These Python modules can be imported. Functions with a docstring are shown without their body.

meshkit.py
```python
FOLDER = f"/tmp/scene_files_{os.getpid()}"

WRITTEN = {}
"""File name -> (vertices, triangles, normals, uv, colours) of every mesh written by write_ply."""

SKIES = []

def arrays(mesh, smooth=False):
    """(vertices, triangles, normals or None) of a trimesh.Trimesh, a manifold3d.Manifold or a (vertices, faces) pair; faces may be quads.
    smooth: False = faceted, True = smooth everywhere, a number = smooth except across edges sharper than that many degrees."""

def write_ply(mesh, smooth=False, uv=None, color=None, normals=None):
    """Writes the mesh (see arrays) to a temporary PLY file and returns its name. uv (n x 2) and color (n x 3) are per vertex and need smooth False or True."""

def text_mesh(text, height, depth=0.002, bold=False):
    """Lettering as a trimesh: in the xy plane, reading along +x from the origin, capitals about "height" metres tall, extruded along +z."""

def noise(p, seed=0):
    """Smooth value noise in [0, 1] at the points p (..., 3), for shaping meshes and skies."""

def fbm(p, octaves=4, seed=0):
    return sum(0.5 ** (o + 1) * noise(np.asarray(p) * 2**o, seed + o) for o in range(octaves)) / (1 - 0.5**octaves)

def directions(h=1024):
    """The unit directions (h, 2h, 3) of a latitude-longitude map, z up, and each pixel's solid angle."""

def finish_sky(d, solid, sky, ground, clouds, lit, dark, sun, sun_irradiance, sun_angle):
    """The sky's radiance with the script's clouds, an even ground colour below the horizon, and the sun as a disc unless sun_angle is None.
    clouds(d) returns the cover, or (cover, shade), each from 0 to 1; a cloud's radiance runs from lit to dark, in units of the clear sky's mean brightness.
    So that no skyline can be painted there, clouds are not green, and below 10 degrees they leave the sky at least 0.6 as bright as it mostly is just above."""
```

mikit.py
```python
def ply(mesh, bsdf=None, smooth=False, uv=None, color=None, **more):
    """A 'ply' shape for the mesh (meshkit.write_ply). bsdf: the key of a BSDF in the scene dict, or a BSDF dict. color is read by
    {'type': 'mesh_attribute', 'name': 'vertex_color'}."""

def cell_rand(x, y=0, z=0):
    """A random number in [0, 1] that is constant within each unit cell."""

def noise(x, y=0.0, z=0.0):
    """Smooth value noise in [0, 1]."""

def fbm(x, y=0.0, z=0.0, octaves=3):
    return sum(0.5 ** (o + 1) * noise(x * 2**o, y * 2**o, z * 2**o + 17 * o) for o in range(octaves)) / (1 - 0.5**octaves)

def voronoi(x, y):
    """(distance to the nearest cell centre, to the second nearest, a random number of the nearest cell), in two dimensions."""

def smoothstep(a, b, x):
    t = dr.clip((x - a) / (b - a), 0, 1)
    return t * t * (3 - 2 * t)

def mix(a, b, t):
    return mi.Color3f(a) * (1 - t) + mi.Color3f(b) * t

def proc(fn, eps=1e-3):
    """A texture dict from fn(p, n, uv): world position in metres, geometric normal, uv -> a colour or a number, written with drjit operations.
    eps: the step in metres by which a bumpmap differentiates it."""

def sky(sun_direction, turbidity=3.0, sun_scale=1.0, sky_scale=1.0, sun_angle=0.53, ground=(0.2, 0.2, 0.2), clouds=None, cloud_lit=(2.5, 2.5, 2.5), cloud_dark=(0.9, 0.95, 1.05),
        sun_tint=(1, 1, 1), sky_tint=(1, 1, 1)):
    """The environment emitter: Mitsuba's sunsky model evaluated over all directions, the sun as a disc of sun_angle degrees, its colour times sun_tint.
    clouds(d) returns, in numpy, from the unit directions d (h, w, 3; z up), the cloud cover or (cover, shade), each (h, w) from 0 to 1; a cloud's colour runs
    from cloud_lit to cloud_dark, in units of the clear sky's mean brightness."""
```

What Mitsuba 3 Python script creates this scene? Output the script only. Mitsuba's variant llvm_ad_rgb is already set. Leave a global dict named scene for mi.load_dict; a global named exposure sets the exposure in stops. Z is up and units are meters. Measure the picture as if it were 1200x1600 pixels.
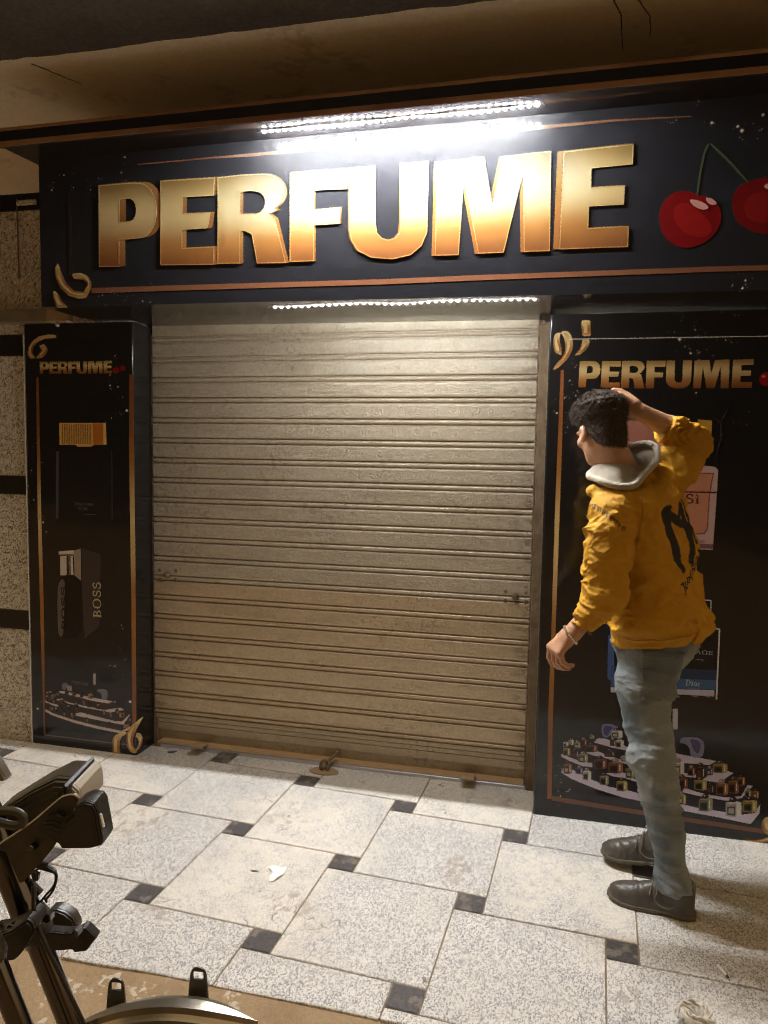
import math
import numpy as np
import trimesh
import drjit as dr
import mitsuba as mi
import mikit
import meshkit
from shapely.geometry import Polygon, box as sbox, LineString
from shapely import affinity
from shapely.ops import unary_union

# ---------------------------------------------------------------- camera, sky, exposure
EYE = np.array([2.853, -3.208, 1.548])
FWD = np.array([-0.2280, 0.9702, -0.0791])
UP = np.array([-0.0345, 0.0731, 0.9967])
T = mi.ScalarTransform4f
scene, labels = {}, {}
scene['camera'] = {'type': 'perspective', 'fov': 55.46, 'fov_axis': 'x', 'near_clip': 0.05, 'far_clip': 400.0,
                   'to_world': T().look_at(origin=EYE.tolist(), target=(EYE + FWD).tolist(), up=UP.tolist())}
# night: no sun, only the dim warm glow of the town on the overcast
scene['night_sky'] = mikit.sky((0.3, -0.6, 0.5), turbidity=3, sun_scale=0.0, sky_scale=2.45, ground=(0.16, 0.13, 0.10),
                               clouds=lambda d: 1.0, cloud_lit=(3.6, 2.45, 1.25), cloud_dark=(3.6, 2.45, 1.25))
exposure = 0.2
LED_UP, LED_LOW = 4300.0, 1150.0            # radiance of the diodes of the two strips
LED_COLOUR = np.array([0.98, 0.98, 0.985])

# ---------------------------------------------------------------- helpers
rng = np.random.default_rng(7)


def number(name):
    key, k = name, 0
    while key in scene or key in labels or any(q.startswith(key + '__') for q in scene):
        k += 1
        key = f'{name}_{k:03d}'
    return key


def part(name, mesh, bsdf, parent=None, smooth=False, label=None, kind=None, emit=None, **more):
    key = number(f'{parent}__{name}' if parent else name)
    scene[key] = mikit.ply(mesh, bsdf, smooth=smooth, **more)
    if emit is not None:
        scene[key]['emitter'] = {'type': 'area', 'radiance': {'type': 'rgb', 'value': [float(c) for c in emit]}}
    if label or kind:
        labels[key] = {}
        if label:
            labels[key]['label'] = label
        if kind:
            labels[key]['kind'] = kind
    return key


def thing(name, label, category, group=None):
    key = number(name)
    labels[key] = {'label': label, 'category': category}
    if group:
        labels[key]['group'] = group
    return key


def structure(name, mesh, bsdf, smooth=False, **more):
    key = part(name, mesh, bsdf, smooth=smooth, **more)
    labels[key] = {'kind': 'structure'}
    return key


def cat(*meshes):
    ms = []
    for m in meshes:
        ms += list(m) if isinstance(m, (list, tuple)) else [m]
    return trimesh.util.concatenate(ms)


def move(m, *t):
    m = m.copy()
    m.apply_translation(t)
    return m


def hexa(c):
    """A solid from 8 corners: the bottom four anticlockwise seen from above, then the top four."""
    f = [[0, 3, 2, 1], [4, 5, 6, 7], [0, 1, 5, 4], [1, 2, 6, 5], [2, 3, 7, 6], [3, 0, 4, 7]]
    return trimesh.Trimesh(*quads(np.array(c, float), f), process=False)


def quads(v, f):
    f = np.array(f)
    return v, np.vstack([f[:, [0, 1, 2]], f[:, [0, 2, 3]]])


def block(x0, x1, y0, y1, z0, z1):
    return hexa([(x0, y0, z0), (x1, y0, z0), (x1, y1, z0), (x0, y1, z0), (x0, y0, z1), (x1, y0, z1), (x1, y1, z1), (x0, y1, z1)])


def bevel_box(x0, x1, y0, y1, z0, z1, r=0.004):
    """A box with chamfered edges."""
    import manifold3d as m3
    pts = []
    for x, sx in ((x0, 1), (x1, -1)):
        for y, sy in ((y0, 1), (y1, -1)):
            for z, sz in ((z0, 1), (z1, -1)):
                pts += [(x + sx * r, y + sy * r, z), (x + sx * r, y, z + sz * r), (x, y + sy * r, z + sz * r)]
    return tri(m3.Manifold.hull_points(np.array(pts, float)))


def tri(man):
    m = man.to_mesh()
    return trimesh.Trimesh(m.vert_properties[:, :3], m.tri_verts, process=False)


def tube(points, radius, sides=10, closed=False, caps=True):
    """A round tube along a polyline; radius a number or one per point."""
    p = np.asarray(points, float)
    n = len(p)
    t = np.roll(p, -1, 0) - np.roll(p, 1, 0) if closed else np.gradient(p, axis=0)
    t /= np.linalg.norm(t, axis=1, keepdims=True) + 1e-12
    up = np.array([0, 0, 1.0]) if abs(t[0][2]) < 0.9 else np.array([1.0, 0, 0])
    a = np.zeros_like(p)
    a[0] = np.cross(t[0], up)
    a[0] /= np.linalg.norm(a[0])
    for i in range(1, n):
        w = a[i - 1] - t[i] * (a[i - 1] @ t[i])
        a[i] = w / (np.linalg.norm(w) + 1e-12)
    b = np.cross(t, a)
    r = np.broadcast_to(radius, (n,))[:, None, None]
    ang = np.arange(sides) * 2 * np.pi / sides
    v = (p[:, None] + r * (np.cos(ang)[None, :, None] * a[:, None] + np.sin(ang)[None, :, None] * b[:, None])).reshape(-1, 3)
    m = n if closed else n - 1
    i, j = np.meshgrid(np.arange(m), np.arange(sides), indexing='ij')
    i2, j2 = (i + 1) % n, (j + 1) % sides
    f = np.stack([i * sides + j, i * sides + j2, i2 * sides + j2, i2 * sides + j], -1).reshape(-1, 4)
    f = np.vstack([f[:, [0, 1, 2]], f[:, [0, 2, 3]]])
    if caps and not closed:
        k = len(v)
        v = np.vstack([v, p[:1], p[-1:]])
        q = np.arange(sides)
        f = np.vstack([f, np.stack([q * 0 + k, (q + 1) % sides, q], 1), np.stack([q * 0 + k + 1, (n - 1) * sides + q, (n - 1) * sides + (q + 1) % sides], 1)])
    m = trimesh.Trimesh(v, f, process=False)
    m.fix_normals()
    return m


def smooth_path(points, n=24):
    """Catmull-Rom through the points."""
    p = np.asarray(points, float)
    q = np.vstack([2 * p[0] - p[1], p, 2 * p[-1] - p[-2]])
    out = []
    for i in range(len(p) - 1):
        a, b, c, d = q[i:i + 4]
        for t in np.linspace(0, 1, max(2, n // (len(p) - 1)), endpoint=False):
            out.append(0.5 * ((2 * b) + (c - a) * t + (2 * a - 5 * b + 4 * c - d) * t * t + (3 * b - a - 3 * c + d) * t ** 3))
    out.append(p[-1])
    return np.array(out)


def prism(poly, depth):
    """A shapely polygon extruded along +z."""
    gs = [g for g in getattr(poly, 'geoms', [poly]) if g.geom_type == 'Polygon' and g.area > 1e-8]
    return cat([trimesh.creation.extrude_polygon(g, depth, engine='earcut') for g in gs])


def upright(m, y=0.0):
    """From the xy plane (x right, y up, z towards the viewer) to an upright plane at world y, facing -y."""
    v = m.vertices
    return trimesh.Trimesh(np.stack([v[:, 0], y - v[:, 2], v[:, 1]], 1), m.faces, process=False)


def lathe(profile, origin, axis, n=28):
    """Revolves (radius, height) pairs about an axis through origin."""
    m = trimesh.creation.revolve(np.array(profile, float), sections=n)
    m.apply_transform(trimesh.geometry.align_vectors([0, 0, 1], axis))
    m.apply_translation(origin)
    return m


def rgb(*c):
    return {'type': 'rgb', 'value': list(c)}


def mat(name, base, rough=0.5, metallic=0.0, spec=0.5, bump=None, bump_scale=None, two=True, **more):
    b = {'type': 'principled', 'base_color': base if isinstance(base, dict) else rgb(*base), 'roughness': rough, 'metallic': metallic, 'specular': spec, **more}
    if bump is not None:
        b = {'type': 'bumpmap', 'arbitrary': mikit.proc(bump, eps=bump_scale[1]), 'scale': bump_scale[0], 'bsdf': b}
    scene[name] = {'type': 'twosided', 'bsdf': b} if two else b
    return name
# ---------------------------------------------------------------- materials
S, N, F, V = mikit.smoothstep, mikit.noise, mikit.fbm, mikit.voronoi


def terrazzo_tile(seed, pale, dark, density):
    """Cast terrazzo: pale cement with grey and black chips; on part of it trodden cement film hides the chips."""
    def fn(p, n, uv):
        x, y = p.x + 3.1 * seed, p.y
        wx, wy = x + 0.004 * N(x * 160, y * 160, 3), y + 0.004 * N(x * 160, y * 160, 9)
        d1, d2, which = V(wx * 235, wy * 165)
        chip = S(density, density - 0.07, which) * S(0.62, 0.45, d1)
        d3, d4, w3 = V(wx * 400, wy * 400)
        fine = S(0.32, 0.26, w3) * S(0.6, 0.45, d3)
        film = 0.8 * S(0.42, 0.70, F(x * 1.7, y * 1.7, 11.0, 4) + 0.10 * N(x * 9, y * 9, 2) + pale - 0.05)
        film = film * (0.55 + 0.45 * S(0.35, 0.65, F(x * 22, y * 22, 5.0, 3)))
        chips = dr.maximum(chip, 0.7 * fine) * (1 - 0.88 * film)
        cement = mikit.mix((0.60, 0.575, 0.53), (0.63, 0.585, 0.50), film)
        cement = cement * (0.90 + 0.2 * F(x * 7, y * 7, 1.0, 3))
        col = mikit.mix(cement, mikit.mix((0.13, 0.13, 0.14), (0.31, 0.305, 0.30), N(x * 300, y * 200, 7)), chips * dark)
        grime = S(0.63, 0.78, F(x * 5.5, y * 5.5, 23.0, 4)) * S(0.45, 0.7, F(x * 60, y * 38, 4.0, 3))
        col = mikit.mix(col, (0.27, 0.21, 0.15), 0.55 * grime)
        wx2, wy2 = x * 7 + 0.9 * F(x * 14, y * 14, 8.0, 3), y * 7 + 0.9 * F(x * 14, y * 14, 31.0, 3)
        e1, e2, we = V(wx2, wy2)
        crack = S(0.030, 0.008, e2 - e1) * S(0.60, 0.68, F(x * 4 + 5, y * 4, 3.0, 3)) * S(0.35, 0.5, N(x * 30, y * 30, 6))
        return mikit.mix(col, (0.13, 0.10, 0.08), 0.8 * crack)
    return fn


for k, (pale, dark, dens) in enumerate([(-0.02, 1.0, 0.52), (0.03, 0.95, 0.48), (-0.14, 1.0, 0.55), (0.10, 0.9, 0.46)]):
    mat(f'm_terrazzo_{k}', mikit.proc(terrazzo_tile(k, pale, dark, dens)), rough=0.42, spec=0.35,
        bump=lambda p, n, uv: F(p.x * 60, p.y * 60, 1.0, 3), bump_scale=(0.0006, 1e-3))


def slate(p, n, uv):
    d = S(0.55, 0.75, F(p.x * 25, p.y * 25, 3.0, 4))
    return mikit.mix((0.075, 0.07, 0.07), (0.16, 0.14, 0.12), d) * (0.8 + 0.4 * N(p.x * 180, p.y * 180, 2))


mat('m_dark_tile', mikit.proc(slate), rough=0.38, spec=0.4)
mat('m_grout', mikit.proc(lambda p, n, uv: mikit.mix((0.13, 0.10, 0.065), (0.25, 0.20, 0.14), F(p.x * 30, p.y * 30, 2.0, 3))), rough=0.9, spec=0.2)


def dirt_ground(p, n, uv):
    x, y = p.x, p.y
    base = mikit.mix((0.22, 0.148, 0.082), (0.31, 0.222, 0.130), F(x * 6, y * 6, 1.0, 4))
    base = base * (0.85 + 0.3 * N(x * 240, y * 240, 5))
    chips = S(0.60, 0.68, F(x * 13, y * 13, 7.0, 4)) * S(0.52, 0.62, F(x * 55, y * 55, 3.0, 3))
    return mikit.mix(base, (0.50, 0.45, 0.36), 0.75 * chips)


mat('m_street', mikit.proc(dirt_ground), rough=0.85, spec=0.25, bump=lambda p, n, uv: F(p.x * 45, p.y * 45, 4.0, 4), bump_scale=(0.004, 2e-3))


def speckle(p, n, uv):
    """Washed granite plaster: beige grains with dark brown ones between them."""
    x, z = p.x + 0.02 * N(p.x * 70, p.z * 70, 1), p.z + 0.02 * N(p.x * 70, p.z * 70, 8)
    d, d2, w = V(x * 150, z * 150)
    d3, d4, w3 = V(x * 260, z * 260)
    dark = dr.maximum(S(0.33, 0.26, w) * S(0.75, 0.5, d), 0.7 * S(0.24, 0.18, w3))
    return mikit.mix(mikit.mix((0.68, 0.62, 0.50), (0.56, 0.50, 0.39), w3), (0.10, 0.082, 0.062), 0.9 * dark)


mat('m_granite_plaster', mikit.proc(speckle), rough=0.7, spec=0.3, bump=lambda p, n, uv: N(p.x * 110, p.z * 110, 1), bump_scale=(0.0015, 1e-3))
mat('m_black_marble', (0.012, 0.011, 0.010), rough=0.25, spec=0.4)


def plaster(p, n, uv):
    x, y, z = p.x, p.y, p.z
    c = mikit.mix((0.70, 0.63, 0.50), (0.78, 0.71, 0.58), F(x * 3, y * 3, z * 3, 4))
    stain = S(0.60, 0.74, F(x * 7 + 3, y * 7, z * 9, 4)) * S(0.4, 0.6, N(x * 40, y * 40, z * 40))
    return mikit.mix(c, (0.36, 0.28, 0.19), 0.35 * stain) * (0.93 + 0.14 * N(x * 90, y * 90, z * 90))


mat('m_plaster', mikit.proc(plaster), rough=0.8, spec=0.2, bump=lambda p, n, uv: F(p.x * 20, p.y * 20, p.z * 20, 3), bump_scale=(0.004, 2e-3))
mat('m_dark_paint', mikit.proc(lambda p, n, uv: mikit.mix((0.060, 0.056, 0.052), (0.095, 0.088, 0.078), F(p.x * 5, p.y * 5, p.z * 5, 4)) * (0.85 + 0.3 * N(p.x * 80, p.y * 80, 1))), rough=0.75, spec=0.25,
    bump=lambda p, n, uv: F(p.x * 25, p.y * 25, p.z * 20, 3), bump_scale=(0.004, 2e-3))


def vinyl_bump(p, n, uv):
    return F(p.x * 3.0, p.y * 3.0, p.z * 7.0, 2) + 0.012 * N(p.x * 14, p.y * 14, p.z * 320)


mat('m_vinyl', (0.021, 0.021, 0.0245), rough=0.11, spec=0.5, bump=vinyl_bump, bump_scale=(0.0022, 3e-3))
mat('m_vinyl_gloss', (0.013, 0.012, 0.012), rough=0.10, spec=0.45, bump=vinyl_bump, bump_scale=(0.0022, 3e-3))
vc = {'type': 'mesh_attribute', 'name': 'vertex_color'}
mat('m_print', vc, rough=0.25, spec=0.45)


def gold_print(p, n, uv):
    """The banner's printed gold: bronze at the head of a letter, cream in the middle, copper at the foot (uv.y runs along the letter)."""
    v = uv.y
    a = mikit.mix((0.185, 0.066, 0.020), (0.31, 0.135, 0.036), S(0.0, 0.28, v))
    b = mikit.mix(a, (0.60, 0.45, 0.205), S(0.22, 0.62, v))
    return mikit.mix(b, (0.31, 0.185, 0.060), S(0.66, 1.0, v))


mat('m_gold_print', mikit.proc(gold_print), rough=0.25, spec=0.45)


def shutter_paint(c0, c1):
    def fn(p, n, uv):
        x, z = p.x, p.z
        wear = S(0.56, 0.72, F(x * 5, z * 26, 3.0, 4))
        c = mikit.mix(c0, c1, F(x * 2.5, z * 7, 1.0, 3))
        c = mikit.mix(c, (0.20, 0.145, 0.09), 0.16 * wear)
        edge = S(2.70, 2.80, x + 0.08 * F(x * 20, z * 30, 6.0, 3)) * S(0.45, 0.62, F(x * 30, z * 60, 2.0, 4))
        spots = S(0.74, 0.80, N(x * 75, z * 75, 8)) * S(0.60, 0.75, N(x * 4, z * 4, 3))
        c = mikit.mix(c, (0.13, 0.085, 0.05), dr.maximum(0.6 * edge, 0.3 * spots))
        return c * (0.9 + 0.2 * N(x * 120, z * 120, 4))
    return fn


mat('m_shutter', mikit.proc(shutter_paint((0.375, 0.32, 0.225), (0.44, 0.38, 0.275))), rough=0.40, metallic=0.25, spec=0.5)
mat('m_shutter_brown', mikit.proc(shutter_paint((0.40, 0.305, 0.19), (0.46, 0.355, 0.225))), rough=0.40, metallic=0.25, spec=0.5)
mat('m_shutter_plain', mikit.proc(shutter_paint((0.32, 0.245, 0.15), (0.38, 0.30, 0.19))), rough=0.45, metallic=0.2)
mat('m_rust', mikit.proc(lambda p, n, uv: mikit.mix((0.085, 0.052, 0.028), (0.24, 0.175, 0.105), F(p.x * 45, p.y * 45, p.z * 14, 4))), rough=0.75, spec=0.3,
    bump=lambda p, n, uv: F(p.x * 70, p.y * 70, p.z * 40, 4), bump_scale=(0.006, 1e-3))
mat('m_ledge', mikit.proc(lambda p, n, uv: mikit.mix((0.27, 0.18, 0.095), (0.36, 0.255, 0.15), F(p.x * 15, p.y * 40, p.z * 40, 4))), rough=0.6, spec=0.3)
mat('m_steel', (0.55, 0.55, 0.58), rough=0.28, metallic=0.9)
mat('m_dull_metal', mikit.proc(lambda p, n, uv: mikit.mix((0.16, 0.135, 0.095), (0.25, 0.21, 0.15), F(p.x * 20, p.y * 20, p.z * 20, 3))), rough=0.5, metallic=0.4)
mat('m_chrome', (0.62, 0.60, 0.56), rough=0.13, metallic=1.0, bump=lambda p, n, uv: F(p.x * 40, p.y * 40, p.z * 40, 3), bump_scale=(0.0004, 1e-3))
mat('m_black_plastic', (0.018, 0.016, 0.014), rough=0.38, spec=0.5)
mat('m_white', (0.75, 0.73, 0.70), rough=0.6)
mat('m_led', (0.8, 0.8, 0.75), rough=0.3)
# ---------------------------------------------------------------- pavement of big terrazzo tiles and small dark insets
KERB_Y, A, B, TH = -1.362, 0.500, 0.0998, -0.05641
C_, S_ = math.cos(TH), math.sin(TH)


def tile_xy(u, v):
    return np.array([1.2128 + C_ * u - S_ * v, 0.1538 + S_ * u + C_ * v])


edge = [(-1.2, 0.20), (-1.2, KERB_Y)] + [(x, KERB_Y + 0.012 * (meshkit.noise(np.array([x * 4.0, 0, 0])) - 0.5)) for x in np.arange(-1.1, 5.6, 0.06)] + [(5.6, KERB_Y), (5.6, 0.20)]
paved = Polygon(edge).difference(sbox(-2, 0.022, 0.826, 0.5)).difference(sbox(2.803, -0.072, 6, 0.5)).difference(sbox(0, 0.150, 6, 0.5))
bed = structure('pavement', block(-1.2, 5.6, KERB_Y + 0.004, 0.5, -0.12, -0.0035), 'm_grout')


def slab(poly, parent, name, bsdf, top):
    """A tile with its upper edges eased."""
    for g in getattr(poly, 'geoms', [poly]):
        if g.geom_type != 'Polygon' or g.area < 4e-4:
            continue
        inner = g.buffer(-0.0022, join_style=2)
        if inner.is_empty or inner.geom_type != 'Polygon':
            continue
        body = prism(g, 0.0098 + top)
        lid = prism(inner, 0.0014)
        part(name, cat(move(body, 0, 0, -0.0115), move(lid, 0, 0, top - 0.0018)), bsdf, parent)


def quad_poly(u0, u1, v0, v1):
    return Polygon([tile_xy(u0, v0), tile_xy(u1, v0), tile_xy(u1, v1), tile_xy(u0, v1)])


for i in range(-5, 11):
    for j in range(-3, 6):
        u, v, g = i * A - j * B, -i * B - j * A, 0.0028   # upper left corner of a dark inset; the big tile lies under its lower edge
        tone = int(rng.choice(4, p=[0.35, 0.3, 0.15, 0.2]))
        if u < 1.1:
            tone = (3, 1, 3, 0)[tone]
        for name, q in (('inset', quad_poly(u + g, u + B - g, v - B + g, v - g)), ('tile', quad_poly(u + g, u + A - g, v - B - A + g, v - B - g))):
            c = q.intersection(paved)
            if not c.is_empty:
                slab(c, bed, name, 'm_dark_tile' if name == 'inset' else f'm_terrazzo_{tone}', float(rng.uniform(-0.0006, 0.0004)))

# the dusty cemented street edge below the pavement, out to the horizon
gx = np.concatenate([[-150, -40, -12, -4], np.arange(-1.2, 5.7, 0.06), [9, 20, 60, 150]])
gy = np.concatenate([KERB_Y + 0.004 - np.arange(0, 2.2, 0.06), [-4.5, -7, -12, -30, -150]])
GX, GY = np.meshgrid(gx, gy, indexing='ij')
GZ = -0.0065 + 0.010 * (meshkit.fbm(np.stack([GX * 5, GY * 5, GX * 0], -1), 3) - 0.62) - 0.02 * np.clip((KERB_Y - GY) / 2.0, 0, 1)
idx = np.arange(GX.size).reshape(GX.shape)
gq = np.stack([idx[:-1, :-1], idx[:-1, 1:], idx[1:, 1:], idx[1:, :-1]], -1).reshape(-1, 4)
structure('street', (np.stack([GX, GY, GZ], -1).reshape(-1, 3), gq), 'm_street', smooth=True)

# ---------------------------------------------------------------- the building
CEIL, WALL = 3.12, 0.03
w = thing('granite_plaster_wall', 'speckled beige granite plaster wall with black bands, left of the narrow poster pillar', 'wall')
for z0, z1 in ((0.0, 0.600), (0.702, 1.309), (1.405, 2.015), (2.121, 2.731)):
    part('plaster_panel', bevel_box(-1.2, 0.80, WALL, 0.30, z0 - 0.02, z1, 0.003), 'm_granite_plaster', w)
for z0, z1 in ((0.600, 0.702), (1.309, 1.405), (2.015, 2.121), (2.731, 2.812)):
    part('black_band', bevel_box(-1.2, 0.80, WALL - 0.004, 0.28, z0, z1, 0.002), 'm_black_marble', w)
part('joint_strip', block(0.180, 0.184, WALL - 0.006, WALL + 0.01, 2.40, 2.79), 'm_dull_metal', w)
part('plaster_patch', bevel_box(0.175, 0.30, WALL - 0.010, WALL + 0.02, 2.752, 2.782, 0.008), 'm_granite_plaster', w, label='rough lump of pale plaster over the top black band')
b = part('plaster_lintel', cat(block(-1.2, 5.6, WALL - 0.014, 0.30, 2.812, CEIL + 0.1)), 'm_plaster')
labels[b] = {'label': 'beige plastered beam under the ceiling behind the shop sign', 'category': 'beam'}
# ceiling of the arcade: pale plaster to a torn paint edge, dark paint from there out
RAG = -0.545
rag = [(x, RAG + 0.022 * (meshkit.fbm(np.array([x * 9.0, 3.0, 0]), 4) - 0.5) + 0.0 * x) for x in np.arange(-1.2, 5.61, 0.012)]
ceil = structure('ceiling', block(-1.2, 5.6, -1.62, 0.30, CEIL, CEIL + 0.14), 'm_plaster')
cd = prism(Polygon([(-1.2, -1.60)] + rag + [(5.6, -1.60)]), 0.004)
part('dark_paint', move(cd, 0, 0, CEIL - 0.005), 'm_dark_paint', ceil)
for pts in ([(2.99, -0.56), (2.985, -0.47), (3.02, -0.36), (3.03, -0.25), (3.05, -0.12)], [(3.06, -0.56), (3.065, -0.46), (3.12, -0.33), (3.135, -0.2)], [(0.70, -0.50), (0.76, -0.38), (0.80, -0.31)]):
    q = smooth_path([(x, y, CEIL) for x, y in pts], 16)
    q[:, :2] += 0.006 * (rng.random((len(q), 2)) - 0.5)
    part('crack', tube(q, np.linspace(0.0035, 0.0012, len(q)), 6), 'm_dark_paint', ceil)
part('slab_edge', block(-1.2, 5.6, -1.72, -1.62, CEIL - 0.25, CEIL + 0.14), 'm_dark_paint', ceil)
# shop wall above and round the opening, behind the sign and the pillars
b = part('shop_front_wall', cat(block(0.30, 0.70, 0.20, 0.34, -0.05, 2.81), block(2.95, 5.6, 0.16, 0.34, -0.05, 2.81), block(0.70, 2.95, 0.24, 0.34, 2.14, 2.81)), 'm_plaster')
ob = thing('opposite_building', 'dark building across the street behind the photographer', 'building')
part('wall', block(-30, 36, -17, -13, -0.3, 11), 'm_dark_paint', ob)
for k in range(10):
    for j in range(3):
        part('window', bevel_box(-26 + 6 * k, -23.6 + 6 * k, -13.0, -12.9, 1.5 + 3.2 * j, 3.2 + 3.2 * j, 0.02), 'm_black_marble', ob)
labels[b] = {'label': 'plastered shop wall round the shutter opening, hidden behind pillars and sign', 'category': 'wall'}
# ---------------------------------------------------------------- the big sign over the shutter
SY = -0.35
sign = thing('shop_sign', 'wide black glossy sign with big golden letters over the roller shutter', 'sign')
zl, zr = 2.171, 2.1365                    # the lower edge sinks a little to the right
X0, X1 = 0.607, 4.60
part('front_panel', hexa([(X0, SY, zl), (X1, SY, zr), (X1, SY + 0.012, zr), (X0, SY + 0.012, zl), (X0, SY, 2.800), (X1, SY, 2.812), (X1, SY + 0.012, 2.812), (X0, SY + 0.012, 2.800)]), 'm_vinyl', sign)
part('soffit_panel', hexa([(X0 + .002, SY + 0.0125, zl + 0.001), (X1, SY + 0.0125, zr + 0.001), (X1, -0.078, zr + 0.001), (X0 + .01, -0.078, zl + 0.001),
                           (X0 + .002, SY + 0.0125, zl + 0.011), (X1, SY + 0.0125, zr + 0.011), (X1, -0.078, zr + 0.011), (X0 + .01, -0.078, zl + 0.011)]), 'm_vinyl_gloss', sign)
part('soffit_panel', hexa([(X0 + .01, -0.0765, zl + 0.004), (X1, -0.0765, zr + 0.004), (X1, 0.235, zr + 0.004), (X0 + .02, 0.235, zl + 0.004),
                           (X0 + .01, -0.0765, zl + 0.013), (X1, -0.0765, zr + 0.013), (X1, 0.235, zr + 0.013), (X0 + .02, 0.235, zl + 0.013)]), 'm_vinyl_gloss', sign)
part('side_panel', block(X0 + 0.001, X0 + 0.011, SY + 0.013, 0.02, 2.186, 2.798), 'm_vinyl', sign)
# the lip that leans out over the sign
CY0, CY1, CX0 = -0.362, -0.510, 0.545
part('lip_underside', hexa([(CX0 + .002, CY1 + .0125, 2.800), (X1, CY1 + .0125, 2.812), (X1, 0.02, 2.812), (X0, 0.02, 2.8),
                            (CX0 + .002, CY1 + .0125, 2.808), (X1, CY1 + .0125, 2.82), (X1, 0.02, 2.82), (X0, 0.02, 2.808)]), 'm_vinyl_gloss', sign)
part('lip_fascia', hexa([(CX0, CY1, 2.795), (X1, CY1, 2.808), (X1, CY1 + .012, 2.808), (CX0, CY1 + .012, 2.795),
                         (CX0, CY1, 2.872), (X1, CY1, 2.885), (X1, CY1 + .012, 2.885), (CX0, CY1 + .012, 2.872)]), 'm_vinyl', sign)


def bronze_trim(z, h, x0=CX0 - .001, dz=0.013, y0=CY1 - 0.0035, y1=CY1 - 0.0002):
    xs = np.linspace(x0, X1, 40)
    v = np.array([[(x, y0, z + t + dz * (x - CX0) / (X1 - CX0)), ] for x in xs for t in (0, h)]).reshape(-1, 3)
    f = [(2 * k, 2 * k + 2, 2 * k + 3, 2 * k + 1) for k in range(39)]
    a = trimesh.Trimesh(*quads(v, f), process=False)
    top = v.copy()
    top[:, 1] = y1
    m = hexa([(x0, y0, z), (X1, y0, z + dz), (X1, y1, z + dz), (x0, y1, z), (x0, y0, z + h), (X1, y0, z + h + dz), (X1, y1, z + h + dz), (x0, y1, z + h)])
    return m


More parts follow.
